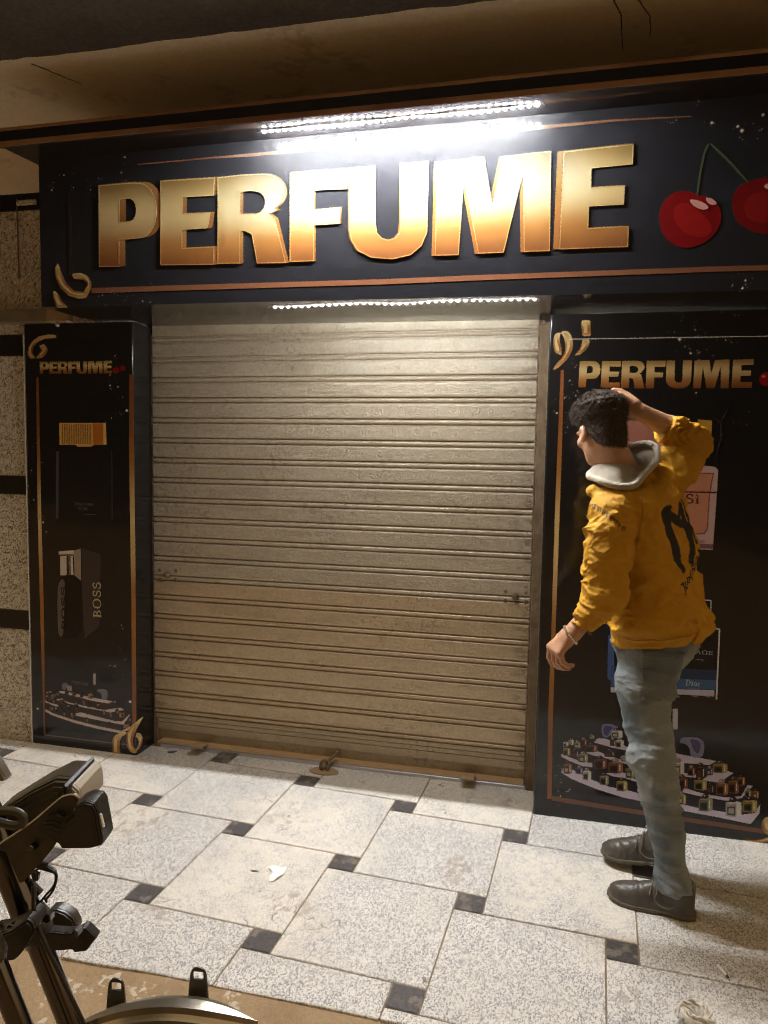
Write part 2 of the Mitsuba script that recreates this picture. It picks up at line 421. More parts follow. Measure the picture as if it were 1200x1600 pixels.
mat('m_bronze_trim', mikit.proc(lambda p, n, uv: mikit.mix((0.27, 0.135, 0.075), (0.42, 0.25, 0.14), S(0.3, 0.7, F(p.x * 3.2, p.z * 8, 2.0, 3)))), rough=0.28, spec=0.5)
part('bronze_trim', bronze_trim(2.796, 0.021), 'm_bronze_trim', sign)
part('bronze_trim', bronze_trim(2.859, 0.012), 'm_bronze_trim', sign)
# ---------------------------------------------------------------- the two LED strips
dome = trimesh.creation.icosphere(1, 1.0)
dome = dome.slice_plane([0, 0, 0], [0, 0, -1], cap=True)


def led_strip(label, pts, n, aim, size, power):
    t = thing('led_strip', label, 'led strip', 'lit strips of white diodes on the shop sign')
    path = smooth_path(pts, 80)
    aim = np.array(aim) / np.linalg.norm(aim)
    back = path - aim * 0.004
    side = np.cross(aim, [1, 0, 0])
    rib = []
    for k in range(len(path)):
        for a, b in ((-1, -1), (1, -1), (1, 1), (-1, 1)):
            rib.append(back[k] + side * a * 0.0045 + aim * b * 0.0012)
    rib = np.array(rib)
    q = []
    for k in range(len(path) - 1):
        for a in range(4):
            q.append((4 * k + a, 4 * k + (a + 1) % 4, 4 * k + 4 + (a + 1) % 4, 4 * k + 4 + a))
    q += [(3, 2, 1, 0), tuple(4 * (len(path) - 1) + np.arange(4))]
    m = trimesh.Trimesh(*quads(rib, q), process=False)
    m.fix_normals()
    part('tape', m, 'm_white', t)
    s = np.concatenate([[0], np.cumsum(np.linalg.norm(np.diff(path, axis=0), axis=1))])
    at = np.linspace(0.006, s[-1] - 0.006, n)
    for a in at:
        c = np.array([np.interp(a, s, path[:, k]) for k in range(3)])
        d = dome.copy()
        d.apply_scale([size, size * 0.85, size * 0.8])
        d.apply_transform(trimesh.geometry.align_vectors([0, 0, -1], aim))
        d.apply_translation(c)
        part('diode', d, 'm_led', t, smooth=True, emit=LED_COLOUR * power)
    for e, o in ((0, -1), (-1, 1)):
        part('wire_end', tube([path[e] - aim * .003, path[e] + [0.012 * o, 0, 0.004], path[e] + [0.022 * o, 0.002, 0.0]], 0.0014, 6), 'm_dull_metal', t)
    return t


xs = np.linspace(1.690, 2.745, 12)
led_strip('bright led strip under the lip above the golden letters', [(x, -0.437 + 0.004 * math.sin(3.1 * k), 2.7925 + 0.008 * (x - 1.69) + 0.0035 * math.sin(k * 1.15 + 1)) for k, x in enumerate(xs)], 38, (0, 0.36, -1), 0.0080, LED_UP)
zs = [2.1415, 2.1405, 2.1425, 2.1445, 2.1455, 2.1405, 2.1395, 2.1440, 2.1435, 2.1425, 2.1420, 2.1400]
xs = np.linspace(1.698, 2.755, 12)
led_strip('sagging led strip along the lower edge of the sign above the shutter', [(x, -0.338, z) for x, z in zip(xs, zs)], 37, (0, 0.0, -1), 0.0062, LED_LOW)
# ---------------------------------------------------------------- roller shutter
HY = 0.175
sh = thing('roller_shutter', 'closed beige metal roller shutter with embossed slats between the two poster pillars', 'shutter')
PITCH, ZT = 0.1012, 2.0885       # slat k hangs from ZT - k * PITCH
flat_h = 0.0700
prof = [(0.012, 0.0)]             # (recess, drop) from the top of a slat downwards
prof = [(0.010, 0.000), (0.003, 0.0015), (0.0, 0.004), (0.0, 0.066), (0.002, 0.0685), (0.012, 0.070), (0.012, 0.0745)]
for a in np.linspace(-80, 80, 9):
    prof.append((0.012 - 0.0125 * math.cos(math.radians(a)), 0.0855 + 0.0108 * math.sin(math.radians(a))))
prof += [(0.012, 0.0968), (0.012, 0.1011)]
prof = np.array(prof)


def extrude_profile(prof, x0, x1, y, z, nx=2, sag=0.0):
    xs = np.linspace(x0, x1, nx)
    v = np.array([(x, y + r, z - d) for x in xs for r, d in prof])
    k = len(prof)
    f = [(i * k + j, i * k + j + 1, (i + 1) * k + j + 1, (i + 1) * k + j) for i in range(nx - 1) for j in range(k - 1)]
    return trimesh.Trimesh(*quads(v, f), process=False)


def embossed_slat(y, z, seed, depth):
    """A rolled slat: the flat band carries pressed rosettes and staggered lozenges, the roll below it is plain."""
    x0, x1, zf = 0.838, 2.757, np.arange(0.0085, 0.0621, 0.0028)
    rows = [(r, d, 0) for r, d in prof[:3]] + [(0.0, d, 1) for d in zf] + [(r, d, 0) for r, d in prof[3:]]
    xs = np.arange(x0, x1, 0.0030)
    X, D = np.meshgrid(xs, [q[1] for q in rows], indexing='ij')
    flag = np.array([q[2] for q in rows])[None, :]
    R0 = np.array([q[0] for q in rows])[None, :]
    r_ = np.random.default_rng(seed)
    s = 0.0088
    row = np.floor(D / s)
    fx = (X / s + 0.5 * (row % 2)) % 1 - 0.5
    fz = D / s - row - 0.5
    lo = np.clip((0.46 - np.sqrt(fx ** 2 + 1.3 * fz ** 2)) / 0.26, 0, 1)
    bed = np.clip((meshkit.noise(np.stack([X * 15 + 9 * seed, D * 26, X * 0], -1), 3) - 0.30) / 0.10, 0, 1)
    H = lo * bed
    for cx in np.arange(x0 + 0.05, x1, 0.088):
        cx += r_.uniform(-0.012, 0.012)
        dz = D - r_.uniform(0.026, 0.044)
        rad, ang_ = np.sqrt((X - cx) ** 2 + dz ** 2), np.arctan2(dz, X - cx)
        rr = 0.019 * (0.62 + 0.38 * np.abs(np.cos(2.5 * ang_ + seed)))
        near = rad < 0.021
        flower = np.exp(-((rad - rr) / 0.0024) ** 2) + np.exp(-(rad / 0.004) ** 2)
        H = np.where(near, flower, H)
    Y = y + R0 - flag * depth * H + 0.0006 * (meshkit.noise(np.stack([X * 2.2, D * 0 + seed, D * 0], -1), 6) - 0.5)
    V_ = np.stack([X, Y, z - D], -1).reshape(-1, 3)
    n0, n1 = X.shape
    idx = np.arange(n0 * n1).reshape(n0, n1)
    f = np.stack([idx[:-1, :-1], idx[:-1, 1:], idx[1:, 1:], idx[1:, :-1]], -1).reshape(-1, 4)
    return trimesh.Trimesh(*quads(V_, f), process=False)


for k in range(-1, 19):
    z = ZT - k * PITCH
    brown = k >= 12
    part('slat', embossed_slat(HY + float(rng.uniform(-.0008, .0008)), z, k + 2, 0.0012 if brown else 0.0016), 'm_shutter_brown' if brown else 'm_shutter', sh, smooth=38)
zb = ZT - 19 * PITCH
bar = [(0.004, 0.0), (0.004, 0.022), (0.009, 0.024), (0.006, 0.026), (0.006, 0.046), (0.011, 0.048), (0.006, 0.050), (0.006, 0.086), (0.03, 0.088)]
part('bottom_rail', extrude_profile(np.array(bar), 0.838, 2.757, HY, zb + 0.002), 'm_shutter_plain', sh, smooth=25)
part('backing', block(0.83, 2.78, HY + 0.02, HY + 0.03, 0.03, 2.2), 'm_shutter_plain', sh)
for x, z, y in ((0.915, 0.907, HY), (2.687, 0.902, HY)):
    kn = part('lock_knob', lathe([(0.0001, 0), (0.016, 0), (0.017, 0.004), (0.012, 0.006), (0.012, 0.016), (0.009, 0.020), (0.0001, 0.021)], (x, y + 0.001, z), [0, -1, 0], 20), 'm_rust', sh, smooth=30)
    for dx in (-0.045, 0.047):
        for dz in (-0.022, 0.022):
            part('bolt', lathe([(0.0001, 0.0), (0.0082, 0.0), (0.0075, 0.0035), (0.0001, 0.006)], (x + dx, y + 0.0008, z + dz), [0, -1, 0], 10), 'm_rust', kn, smooth=30)
rails = thing('shutter_guide_rail', 'rusty worn guide rail up the right side of the shutter', 'guide rail')
rp = bevel_box(2.759, 2.802, 0.145, 0.235, 0.0, 2.135, 0.004)
rp = rp.subdivide_to_size(0.05)
rp.vertices += 0.004 * (np.stack([meshkit.noise(rp.vertices * 21, s) for s in (1, 2, 3)], 1) - 0.5)
part('rail', rp, 'm_rust', rails, smooth=35)
part('lip', bevel_box(2.752, 2.759, 0.150, 0.172, 0.02, 2.13, 0.002), 'm_rust', rails)
part('edge_bead', bevel_box(2.7985, 2.8035, 0.118, 0.145, 0.0, 2.13, 0.0015), 'm_dull_metal', rails)
r2 = thing('shutter_guide_rail', 'narrow guide rail up the left side of the shutter, behind the left poster pillar', 'guide rail')
part('rail', bevel_box(0.822, 0.850, 0.180, 0.235, 0.0, 2.135, 0.003), 'm_rust', r2)
th = thing('door_threshold', 'brown metal threshold ledge under the roller shutter with a steel edge strip', 'threshold')
part('ledge', bevel_box(0.853, 2.768, 0.156, 0.30, -0.02, 0.020, 0.003), 'm_ledge', th)
part('edge_strip', bevel_box(0.880, 2.765, 0.1475, 0.1555, -0.01, 0.017, 0.0025), 'm_steel', th)
for x, w in ((1.115, 0.066), (2.497, 0.066)):
    v = bevel_box(x - w / 2, x + w / 2, 0.085, 0.172, 0.014, 0.026, 0.003)
    v.apply_transform(trimesh.transformations.rotation_matrix(math.radians(-7), [1, 0, 0], [x, 0.17, 0.03]))
    v.apply_translation([0, 0, 0.016])
    part('hinge_plate', v, 'm_ledge', th)
lk = thing('floor_lock_hasp', 'small rusty ring and bolt locking the shutter to the floor in the middle', 'lock')
ang = np.linspace(0, 2 * np.pi, 17)[:-1]
part('ring', tube([(1.800 + 0.022 * math.cos(a), 0.098 + 0.008 * math.sin(a), 0.024 + 0.026 * math.sin(a)) for a in ang], 0.0065, 8, closed=True), 'm_rust', lk, smooth=True)
part('pin', tube([(1.792, 0.085, 0.018), (1.812, 0.12, 0.040), (1.842, 0.168, 0.070)], [0.009, 0.009, 0.008], 10), 'm_rust', lk, smooth=40)
part('pin_head', lathe([(0.0001, -.008), (0.013, -.007), (0.014, 0.004), (0.0001, 0.008)], (1.843, 0.168, 0.072), [0.5, 0.6, 0.6], 12), 'm_rust', lk, smooth=40)
pp = Polygon([(1.800 + 0.072 * math.cos(a) * (0.8 + 0.4 * meshkit.noise(np.array([3 * math.cos(a), 3 * math.sin(a), 1.0]))), 0.088 + 0.042 * math.sin(a)) for a in np.linspace(0, 6.28, 30)[:-1]])
part('mortar_patch', move(prism(pp, 0.004), 0, 0, 0.0008), 'm_ledge', lk)
# ---------------------------------------------------------------- printed artwork, in metres on each panel: (name, colour, layer, outline as (x, z))
SIGN_LETTERS = [('P', [(0.9028, 2.6735),(1.0023, 2.6749),(1.043, 2.6748),(1.0984, 2.6712),(1.118, 2.6666),(1.1364, 2.6557),(1.1525, 2.6391),(1.1654, 2.6179),(1.1743, 2.5932),(1.1787, 2.5664),(1.1785, 2.539),(1.1735, 2.5127),(1.1642, 2.4889),(1.1508, 2.4691),(1.1344, 2.4542),(1.1157, 2.4454),(1.0959, 2.4431),(1.04, 2.4414),(0.9991, 2.4417),(0.9976, 2.3284),(0.8993, 2.3325)], [(1.0045, 2.6079),(1.032, 2.6097),(1.0532, 2.6094),(1.0658, 2.6018),(1.0754, 2.5881),(1.0805, 2.5705),(1.0802, 2.5517),(1.0748, 2.5346),(1.0648, 2.522),(1.052, 2.5158),(1.0308, 2.5154),(1.0032, 2.5151)], 0.0279),('E', [(1.1952, 2.6734),(1.444, 2.6703),(1.44, 2.5974),(1.2979, 2.5994),(1.2975, 2.5337),(1.4245, 2.5316),(1.4118, 2.467),(1.2952, 2.4679),(1.2947, 2.3931),(1.4415, 2.3931),(1.4385, 2.3189),(1.1922, 2.3274)], None, 0.0186),('R', [(1.4554, 2.6696),(1.5574, 2.6727),(1.6246, 2.6715),(1.6616, 2.6689),(1.6816, 2.6655),(1.7005, 2.6583),(1.7171, 2.6476),(1.7306, 2.6341),(1.7403, 2.6186),(1.7455, 2.6018),(1.7461, 2.5847),(1.742, 2.5684),(1.7333, 2.5535),(1.7206, 2.5411),(1.7046, 2.5318),(1.7221, 2.5236),(1.6826, 2.5108),(1.7085, 2.4908),(1.7573, 2.3123),(1.6303, 2.316),(1.6066, 2.4329),(1.5784, 2.448),(1.5567, 2.4491),(1.5569, 2.3191),(1.4548, 2.3217)], [(1.5566, 2.6019),(1.5968, 2.6061),(1.6279, 2.6018),(1.6444, 2.5944),(1.657, 2.5815),(1.6639, 2.5651),(1.664, 2.5478),(1.6572, 2.5322),(1.6446, 2.5208),(1.6282, 2.5154),(1.597, 2.5165),(1.5567, 2.5172)], 0.0124),('F', [(1.7703, 2.6685),(2.0074, 2.6672),(2.0085, 2.5867),(1.8734, 2.5892),(1.8741, 2.5179),(1.9841, 2.5207),(1.9816, 2.455),(1.8747, 2.4546),(1.876, 2.3148),(1.7715, 2.3161)], None, 0.0062),('U', [(2.0183, 2.6685),(2.1254, 2.669),(2.1289, 2.4552),(2.1349, 2.4141),(2.1547, 2.3927),(2.1817, 2.3832),(2.2083, 2.39),(2.2239, 2.4095),(2.2285, 2.4497),(2.2243, 2.6709),(2.3362, 2.6707),(2.3347, 2.4038),(2.3148, 2.3545),(2.2733, 2.321),(2.1991, 2.308),(2.1126, 2.318),(2.0577, 2.3461),(2.0297, 2.3887),(2.0215, 2.4303)], None, -0.0062),('M', [(2.3674, 2.6655),(2.5481, 2.6708),(2.582, 2.4941),(2.6149, 2.6668),(2.7932, 2.6736),(2.8006, 2.3119),(2.7046, 2.3124),(2.692, 2.5938),(2.6302, 2.3139),(2.5325, 2.3144),(2.4725, 2.5922),(2.4591, 2.3127),(2.3659, 2.3138)], None, -0.0124),('E', [(2.8365, 2.6677),(3.0827, 2.6769),(3.0824, 2.6045),(2.9389, 2.6001),(2.9403, 2.5331),(3.0588, 2.5332),(3.0572, 2.4646),(2.936, 2.465),(2.9355, 2.3884),(3.078, 2.3888),(3.0777, 2.314),(2.8337, 2.3162)], None, -0.0217)]
SIGN_PRINT = [
    ('ribbon','G',2,[(0.6821,2.3359),(0.6952,2.3569),(0.7112,2.3131),(0.7355,2.2689),(0.7727,2.2352),(0.8143,2.2288),(0.8518,2.2326),(0.8305,2.2046),(0.7971,2.2021),(0.7471,2.2166),(0.7056,2.252),(0.6853,2.2924)]),
    ('ribbon','G',2,[(0.7657,2.3073),(0.8075,2.3107),(0.8405,2.2973),(0.8607,2.268),(0.856,2.2396),(0.8376,2.2295),(0.8227,2.2328),(0.844,2.2614),(0.8236,2.2836),(0.7737,2.2877)]),
    ('ribbon','G',2,[(0.6697,2.2388),(0.6841,2.2346),(0.7128,2.1903),(0.7419,2.1662),(0.6868,2.1664),(0.6707,2.2061)]),
    ('frame_line',(125,82,58),1,[(0.8601,2.2453),(1.6258,2.2391),(2.1659,2.2342),(2.5427,2.2356),(2.8977,2.2345),(3.1232,2.2335),(3.3763,2.2332),(3.5495,2.2304),(3.5504,2.2124),(3.3772,2.2149),(3.124,2.2148),(2.8984,2.2154),(2.5433,2.2159),(2.1663,2.214),(1.6259,2.218),(0.8598,2.223)]),
    ('frame_line',(150,98,70),1,[(1.0892,2.7489),(1.427,2.7526),(1.6244,2.7543),(2.2078,2.763),(2.7525,2.7677),(3.0129,2.7672),(3.2731,2.757),(3.2732,2.7544),(3.0132,2.7605),(2.753,2.754),(2.2081,2.7486),(1.6244,2.7418),(1.427,2.7462),(1.0892,2.7458)]),
    ('frame_line',(44,38,36),1,[(0.7477,2.6568),(0.7635,2.6558),(0.7661,2.3034),(0.7501,2.304)]),
    ('cherry',(118,16,18),1,[(3.1797,2.4013),(3.1848,2.457),(3.2156,2.4941),(3.2635,2.5043),(3.3125,2.4824),(3.3606,2.4706),(3.3892,2.4228),(3.3866,2.3679),(3.3467,2.3201),(3.2838,2.2975),(3.2291,2.3147),(3.1947,2.3556)]),
    ('cherry_light',(140,24,23),2,[(3.2233,2.4435),(3.2651,2.4688),(3.3427,2.4034),(3.3661,2.3579),(3.3355,2.3318),(3.2815,2.3456),(3.2366,2.387)]),
    ('cherry_shine',(215,160,150),3,[(3.2735,2.4738),(3.3187,2.4622),(3.3495,2.4383),(3.3309,2.4295),(3.2985,2.4413)]),
    ('cherry_shine',(215,160,150),3,[(3.3287,2.4748),(3.3608,2.4662),(3.3744,2.4456),(3.3459,2.4473)]),
    ('cherry_stalk',(70,85,62),1,[(3.3009,2.481),(3.3078,2.5598),(3.3189,2.6356),(3.3325,2.6607),(3.339,2.6558),(3.3255,2.6307),(3.3142,2.5571),(3.3083,2.4805)]),
    ('cherry_stalk',(70,85,62),1,[(3.3367,2.6604),(3.3518,2.6527),(3.4133,2.5894),(3.4749,2.5157),(3.4678,2.514),(3.4072,2.5855),(3.3458,2.6466)]),
    ('cherry',(112,16,18),1,[(3.4196,2.4429),(3.4274,2.4949),(3.4676,2.5183),(3.5233,2.5319),(3.595,2.5184),(3.6377,2.4728),(3.6463,2.4079),(3.614,2.3558),(3.5441,2.3323),(3.4813,2.3519),(3.438,2.3871)]),
    ('cherry_light',(132,23,22),2,[(3.456,2.4407),(3.4849,2.4825),(3.5669,2.4773),(3.5907,2.4111),(3.542,2.3705),(3.4796,2.3848)]),
    ('cherry_shine',(215,160,150),3,[(3.5195,2.5073),(3.5652,2.5075),(3.5765,2.4874),(3.5256,2.4885)]),
]
LEFT_PRINT = [
    ('ribbon','G',2,[(0.4025,2.1108),(0.3591,2.1142),(0.3056,2.1062),(0.266,2.0845),(0.2407,2.0541),(0.2348,2.0166),(0.254,1.9971),(0.2806,2.0017),(0.2616,2.0246),(0.2662,2.0537),(0.2902,2.0766),(0.3315,2.0941),(0.4022,2.0993)]),
    ('ribbon','G',2,[(0.3045,2.0613),(0.3309,2.0667),(0.3499,2.0481),(0.3474,2.0233),(0.3196,2.0012),(0.2825,1.9984),(0.3006,2.0198),(0.3185,2.0362)]),
    ('frame_line','V',1,[(0.8074,1.9144),(0.8301,1.9142),(0.8294,1.5568),(0.8302,1.2413),(0.8302,0.7761),(0.8253,0.1414),(0.8035,0.1325),(0.8058,0.7745),(0.8033,1.2404),(0.8016,1.5564)]),
    ('frame_line','V',1,[(0.2814,1.903),(0.2963,1.9028),(0.295,1.223),(0.2996,0.7421),(0.2955,0.3532),(0.2923,0.0512),(0.2845,0.0504),(0.2801,0.3519),(0.2767,0.7407),(0.2742,1.2223)]),
    ('frame_line',(110,95,85),1,[(0.2885,0.0525),(0.7843,0.0535),(0.7843,0.0481),(0.2883,0.0474)]),
    ('cherry',(120,22,18),1,[(0.7528,1.9344),(0.7509,1.9274),(0.7457,1.9217),(0.7382,1.9187),(0.73,1.9187),(0.7226,1.922),(0.7175,1.9277),(0.7158,1.9348),(0.7177,1.9418),(0.7229,1.9474),(0.7304,1.9505),(0.7386,1.9504),(0.746,1.9472),(0.7511,1.9415)]),
    ('cherry',(120,22,18),1,[(0.787,1.9438),(0.7854,1.9378),(0.781,1.9331),(0.7747,1.9305),(0.7677,1.9305),(0.7615,1.9333),(0.7572,1.9381),(0.7557,1.9441),(0.7573,1.9501),(0.7617,1.9548),(0.7681,1.9574),(0.775,1.9573),(0.7813,1.9546),(0.7855,1.9498)]),
    ('bottle_cap',(214,168,92),1,[(0.4095,1.6764),(0.6746,1.6781),(0.6777,1.5705),(0.6069,1.5696),(0.5924,1.5594),(0.5132,1.5583),(0.5019,1.5682),(0.4101,1.567)]),
    ('bottle_cap_shade',(176,104,40),2,[(0.6011,1.6752),(0.6577,1.6755),(0.6598,1.572),(0.6031,1.5712)]),
    ('bottle_cap_rib',(92,60,22),2,[(0.4288,1.6715),(0.4321,1.6715),(0.43,1.5715),(0.4267,1.5714)]),
    ('bottle_cap_rib',(92,60,22),2,[(0.4389,1.6716),(0.4423,1.6716),(0.4402,1.5716),(0.4368,1.5716)]),
    ('bottle_cap_rib',(92,60,22),2,[(0.449,1.6717),(0.4524,1.6717),(0.4504,1.5718),(0.447,1.5717)]),
    ('bottle_cap_rib',(92,60,22),2,[(0.4592,1.6717),(0.4625,1.6717),(0.4605,1.5719),(0.4571,1.5718)]),
    ('bottle_cap_rib',(92,60,22),2,[(0.4693,1.6718),(0.4727,1.6718),(0.4707,1.572),(0.4673,1.572)]),
    ('bottle_cap_rib',(92,60,22),2,[(0.4794,1.6719),(0.4827,1.6719),(0.4808,1.5721),(0.4774,1.5721)]),
    ('bottle_cap_rib',(92,60,22),2,[(0.4895,1.6719),(0.4928,1.6719),(0.4909,1.5723),(0.4875,1.5722)]),
    ('bottle_cap_rib',(92,60,22),2,[(0.4995,1.672),(0.5029,1.672),(0.501,1.5724),(0.4976,1.5724)]),
    ('bottle_cap_rib',(92,60,22),2,[(0.5096,1.6721),(0.513,1.6721),(0.5111,1.5725),(0.5077,1.5725)]),
    ('bottle_cap_rib',(92,60,22),2,[(0.5197,1.6721),(0.523,1.6721),(0.5211,1.5727),(0.5178,1.5726)]),
    ('bottle_cap_rib',(92,60,22),2,[(0.5297,1.6722),(0.533,1.6722),(0.5312,1.5728),(0.5278,1.5728)]),
    ('bottle_cap_rib',(92,60,22),2,[(0.5397,1.6723),(0.5431,1.6723),(0.5412,1.5729),(0.5379,1.5729)]),
    ('bottle_cap_rib',(92,60,22),2,[(0.5497,1.6723),(0.5531,1.6724),(0.5513,1.5731),(0.5479,1.573)]),
    ('bottle_cap_rib',(92,60,22),2,[(0.5597,1.6724),(0.5631,1.6724),(0.5613,1.5732),(0.5579,1.5731)]),
    ('bottle_cap_rib',(92,60,22),2,[(0.5697,1.6725),(0.573,1.6725),(0.5713,1.5733),(0.568,1.5733)]),
    ('bottle_cap_rib',(92,60,22),2,[(0.5797,1.6725),(0.583,1.6726),(0.5813,1.5734),(0.578,1.5734)]),
    ('bottle_cap_rib',(92,60,22),2,[(0.5897,1.6726),(0.593,1.6726),(0.5913,1.5736),(0.5879,1.5735)]),
    ('bottle',(24,24,28),1,[(0.3851,1.5396),(0.7082,1.5444),(0.7068,1.1868),(0.3791,1.1745)]),
    ('bottle_edge',(70,70,78),2,[(0.3889,1.5329),(0.4065,1.5366),(0.3952,1.1923),(0.3814,1.1918)]),
    ('bottle_edge',(62,62,68),2,[(0.7044,1.5411),(0.7082,1.5411),(0.7061,1.2036),(0.7023,1.2035)]),
    ('bottle_neck',(30,20,14),1,[(0.4968,1.5572),(0.6067,1.5588),(0.6112,1.5438),(0.4917,1.5421)]),
    ('bottle_line',(90,85,80),3,[(0.5463,1.2216),(0.6116,1.2238),(0.6116,1.2212),(0.5463,1.2189)]),
    ('box_side',(150,136,120),1,[(0.4819,1.0327),(0.5228,1.0454),(0.5208,0.8813),(0.4835,0.9064)]),
    ('box_front',(58,50,50),1,[(0.5259,1.0474),(0.6333,1.022),(0.636,1.0015),(0.6233,0.6523),(0.5368,0.5841),(0.5243,0.7928)]),
    ('silver_cap',(200,190,176),2,[(0.3946,1.0251),(0.483,1.0346),(0.4824,1.0075),(0.4752,1.0018),(0.4774,0.9079),(0.4012,0.9019),(0.4013,1.0),(0.3951,1.0033)]),
    ('silver_cap_shade',(48,42,40),3,[(0.4394,1.0037),(0.4527,1.0043),(0.4528,0.9057),(0.4394,0.9049)]),
    ('silver_cap_shade',(88,76,72),3,[(0.4548,1.0044),(0.463,1.0048),(0.4631,0.9062),(0.4548,0.9058)]),
    ('silver_cap_shade',(60,52,50),3,[(0.3963,1.0088),(0.4816,1.0147),(0.4814,1.0075),(0.3961,1.0016)]),
    ('flacon',(12,11,12),2,[(0.3796,0.5723),(0.3751,0.7469),(0.3806,0.8552),(0.4021,0.8947),(0.4896,0.9049),(0.5215,0.8651),(0.5273,0.793),(0.5204,0.5828)]),
    ('flacon_light',(96,88,82),3,[(0.3819,0.5817),(0.3803,0.7472),(0.3856,0.8482),(0.4029,0.8811),(0.4297,0.8826),(0.4208,0.7498),(0.4153,0.5842)]),
    ('tray_riser',(46,32,32),1,[(0.2961,0.2765),(0.3802,0.2915),(0.694,0.2679),(0.7967,0.2184),(0.792,0.1409),(0.7367,0.1099),(0.4701,0.1383),(0.296,0.1866)]),
    ('tray_shelf',(186,170,170),2,[(0.3803,0.2938),(0.4103,0.2966),(0.5777,0.2779),(0.694,0.2702),(0.6713,0.2563),(0.5839,0.2597),(0.4596,0.2775),(0.3868,0.2849)]),
    ('tray_shelf',(186,170,170),2,[(0.3626,0.2493),(0.3995,0.2564),(0.4139,0.2447),(0.4456,0.2382),(0.5507,0.2294),(0.6417,0.2194),(0.7384,0.2406),(0.76,0.2311),(0.6803,0.2103),(0.5375,0.2198),(0.4322,0.2333),(0.4059,0.2463),(0.3659,0.2437)]),
    ('tray_shelf',(186,170,170),2,[(0.2952,0.2357),(0.3219,0.2263),(0.372,0.2204),(0.3785,0.2127),(0.3518,0.2112),(0.295,0.2273)]),
    ('tray_shelf',(186,170,170),2,[(0.4776,0.1855),(0.5107,0.1929),(0.6021,0.1802),(0.7054,0.1671),(0.7451,0.1688),(0.7878,0.2117),(0.7902,0.2026),(0.7513,0.1531),(0.6018,0.1624),(0.4774,0.1736)]),
    ('tray_shelf',(186,170,170),2,[(0.2961,0.1902),(0.3375,0.1739),(0.4703,0.1479),(0.6013,0.1317),(0.7432,0.1194),(0.7883,0.1487),(0.7983,0.1369),(0.7366,0.1058),(0.6011,0.1175),(0.47,0.1336),(0.3372,0.1607),(0.2971,0.1759)]),
    ('small_bottle',(52,44,38),3,[(0.3501,0.1991),(0.373,0.2014),(0.3725,0.179),(0.3497,0.1767)]),
    ('small_bottle_cap',(150,130,110),4,[(0.3565,0.2044),(0.3668,0.2054),(0.3666,0.1968),(0.3563,0.1958)]),
    ('small_bottle_label',(22,16,16),4,[(0.3603,0.1935),(0.37,0.1945),(0.3697,0.1813),(0.36,0.1804)]),
    ('small_bottle',(60,34,26),3,[(0.3967,0.1876),(0.4194,0.1898),(0.4189,0.1675),(0.3962,0.1652)]),
    ('small_bottle_cap',(26,20,20),4,[(0.403,0.1928),(0.4133,0.1938),(0.4131,0.1853),(0.4029,0.1842)]),
    ('small_bottle_label',(120,108,92),4,[(0.4068,0.182),(0.4164,0.183),(0.4162,0.1698),(0.4065,0.1689)]),
    ('small_bottle',(40,32,30),3,[(0.4431,0.1785),(0.4656,0.1807),(0.4652,0.1584),(0.4426,0.1561)]),
    ('small_bottle_cap',(150,130,110),4,[(0.4494,0.1837),(0.4595,0.1847),(0.4594,0.1762),(0.4492,0.1752)]),
    ('small_bottle_label',(120,108,92),4,[(0.4531,0.1729),(0.4627,0.1739),(0.4624,0.1608),(0.4529,0.1598)]),
    ('small_bottle',(40,32,30),3,[(0.5306,0.1665),(0.553,0.1687),(0.5526,0.1465),(0.5302,0.1442)]),
    ('small_bottle_cap',(26,20,20),4,[(0.5369,0.1717),(0.5469,0.1727),(0.5467,0.1642),(0.5367,0.1632)]),
    ('small_bottle_label',(120,108,92),4,[(0.5406,0.161),(0.55,0.1619),(0.5498,0.1489),(0.5403,0.1479)]),
    ('small_bottle',(40,32,30),3,[(0.5959,0.1583),(0.618,0.1606),(0.6177,0.1384),(0.5955,0.1362)]),
    ('small_bottle_cap',(26,20,20),4,[(0.6021,0.1635),(0.612,0.1645),(0.6119,0.156),(0.6019,0.155)]),
    ('small_bottle_label',(22,16,16),4,[(0.6057,0.1528),(0.6152,0.1538),(0.615,0.1408),(0.6055,0.1398)]),
    ('small_bottle',(40,32,30),3,[(0.6653,0.1565),(0.6872,0.1588),(0.6869,0.1368),(0.6649,0.1345)]),
    ('small_bottle_cap',(26,20,20),4,[(0.6714,0.1617),(0.6813,0.1627),(0.6811,0.1543),(0.6713,0.1533)]),
    ('small_bottle_label',(22,16,16),4,[(0.6751,0.1511),(0.6844,0.152),(0.6842,0.1391),(0.6749,0.1381)]),
    ('small_bottle',(150,112,52),3,[(0.7552,0.1593),(0.7833,0.1622),(0.783,0.1384),(0.7549,0.1354)]),
    ('small_bottle_cap',(26,20,20),4,[(0.763,0.1651),(0.7757,0.1663),(0.7756,0.1572),(0.7629,0.1559)]),
    ('small_bottle_label',(120,108,92),4,[(0.7678,0.1536),(0.7797,0.1548),(0.7796,0.1408),(0.7676,0.1396)]),
    ('small_bottle',(40,32,30),3,[(0.3345,0.2484),(0.3573,0.2506),(0.3568,0.2282),(0.334,0.226)]),
    ('small_bottle_cap',(26,20,20),4,[(0.3409,0.2536),(0.3511,0.2546),(0.3509,0.2461),(0.3407,0.2451)]),
    ('small_bottle_label',(120,108,92),4,[(0.3446,0.2428),(0.3543,0.2437),(0.354,0.2306),(0.3443,0.2297)]),
    ('small_bottle',(84,60,44),3,[(0.3881,0.2517),(0.4107,0.2539),(0.4103,0.2316),(0.3876,0.2294)]),
    ('small_bottle_cap',(150,130,110),4,[(0.3944,0.2569),(0.4046,0.2579),(0.4044,0.2493),(0.3942,0.2484)]),
    ('small_bottle_label',(22,16,16),4,[(0.3981,0.2461),(0.4078,0.247),(0.4075,0.2339),(0.3979,0.233)]),
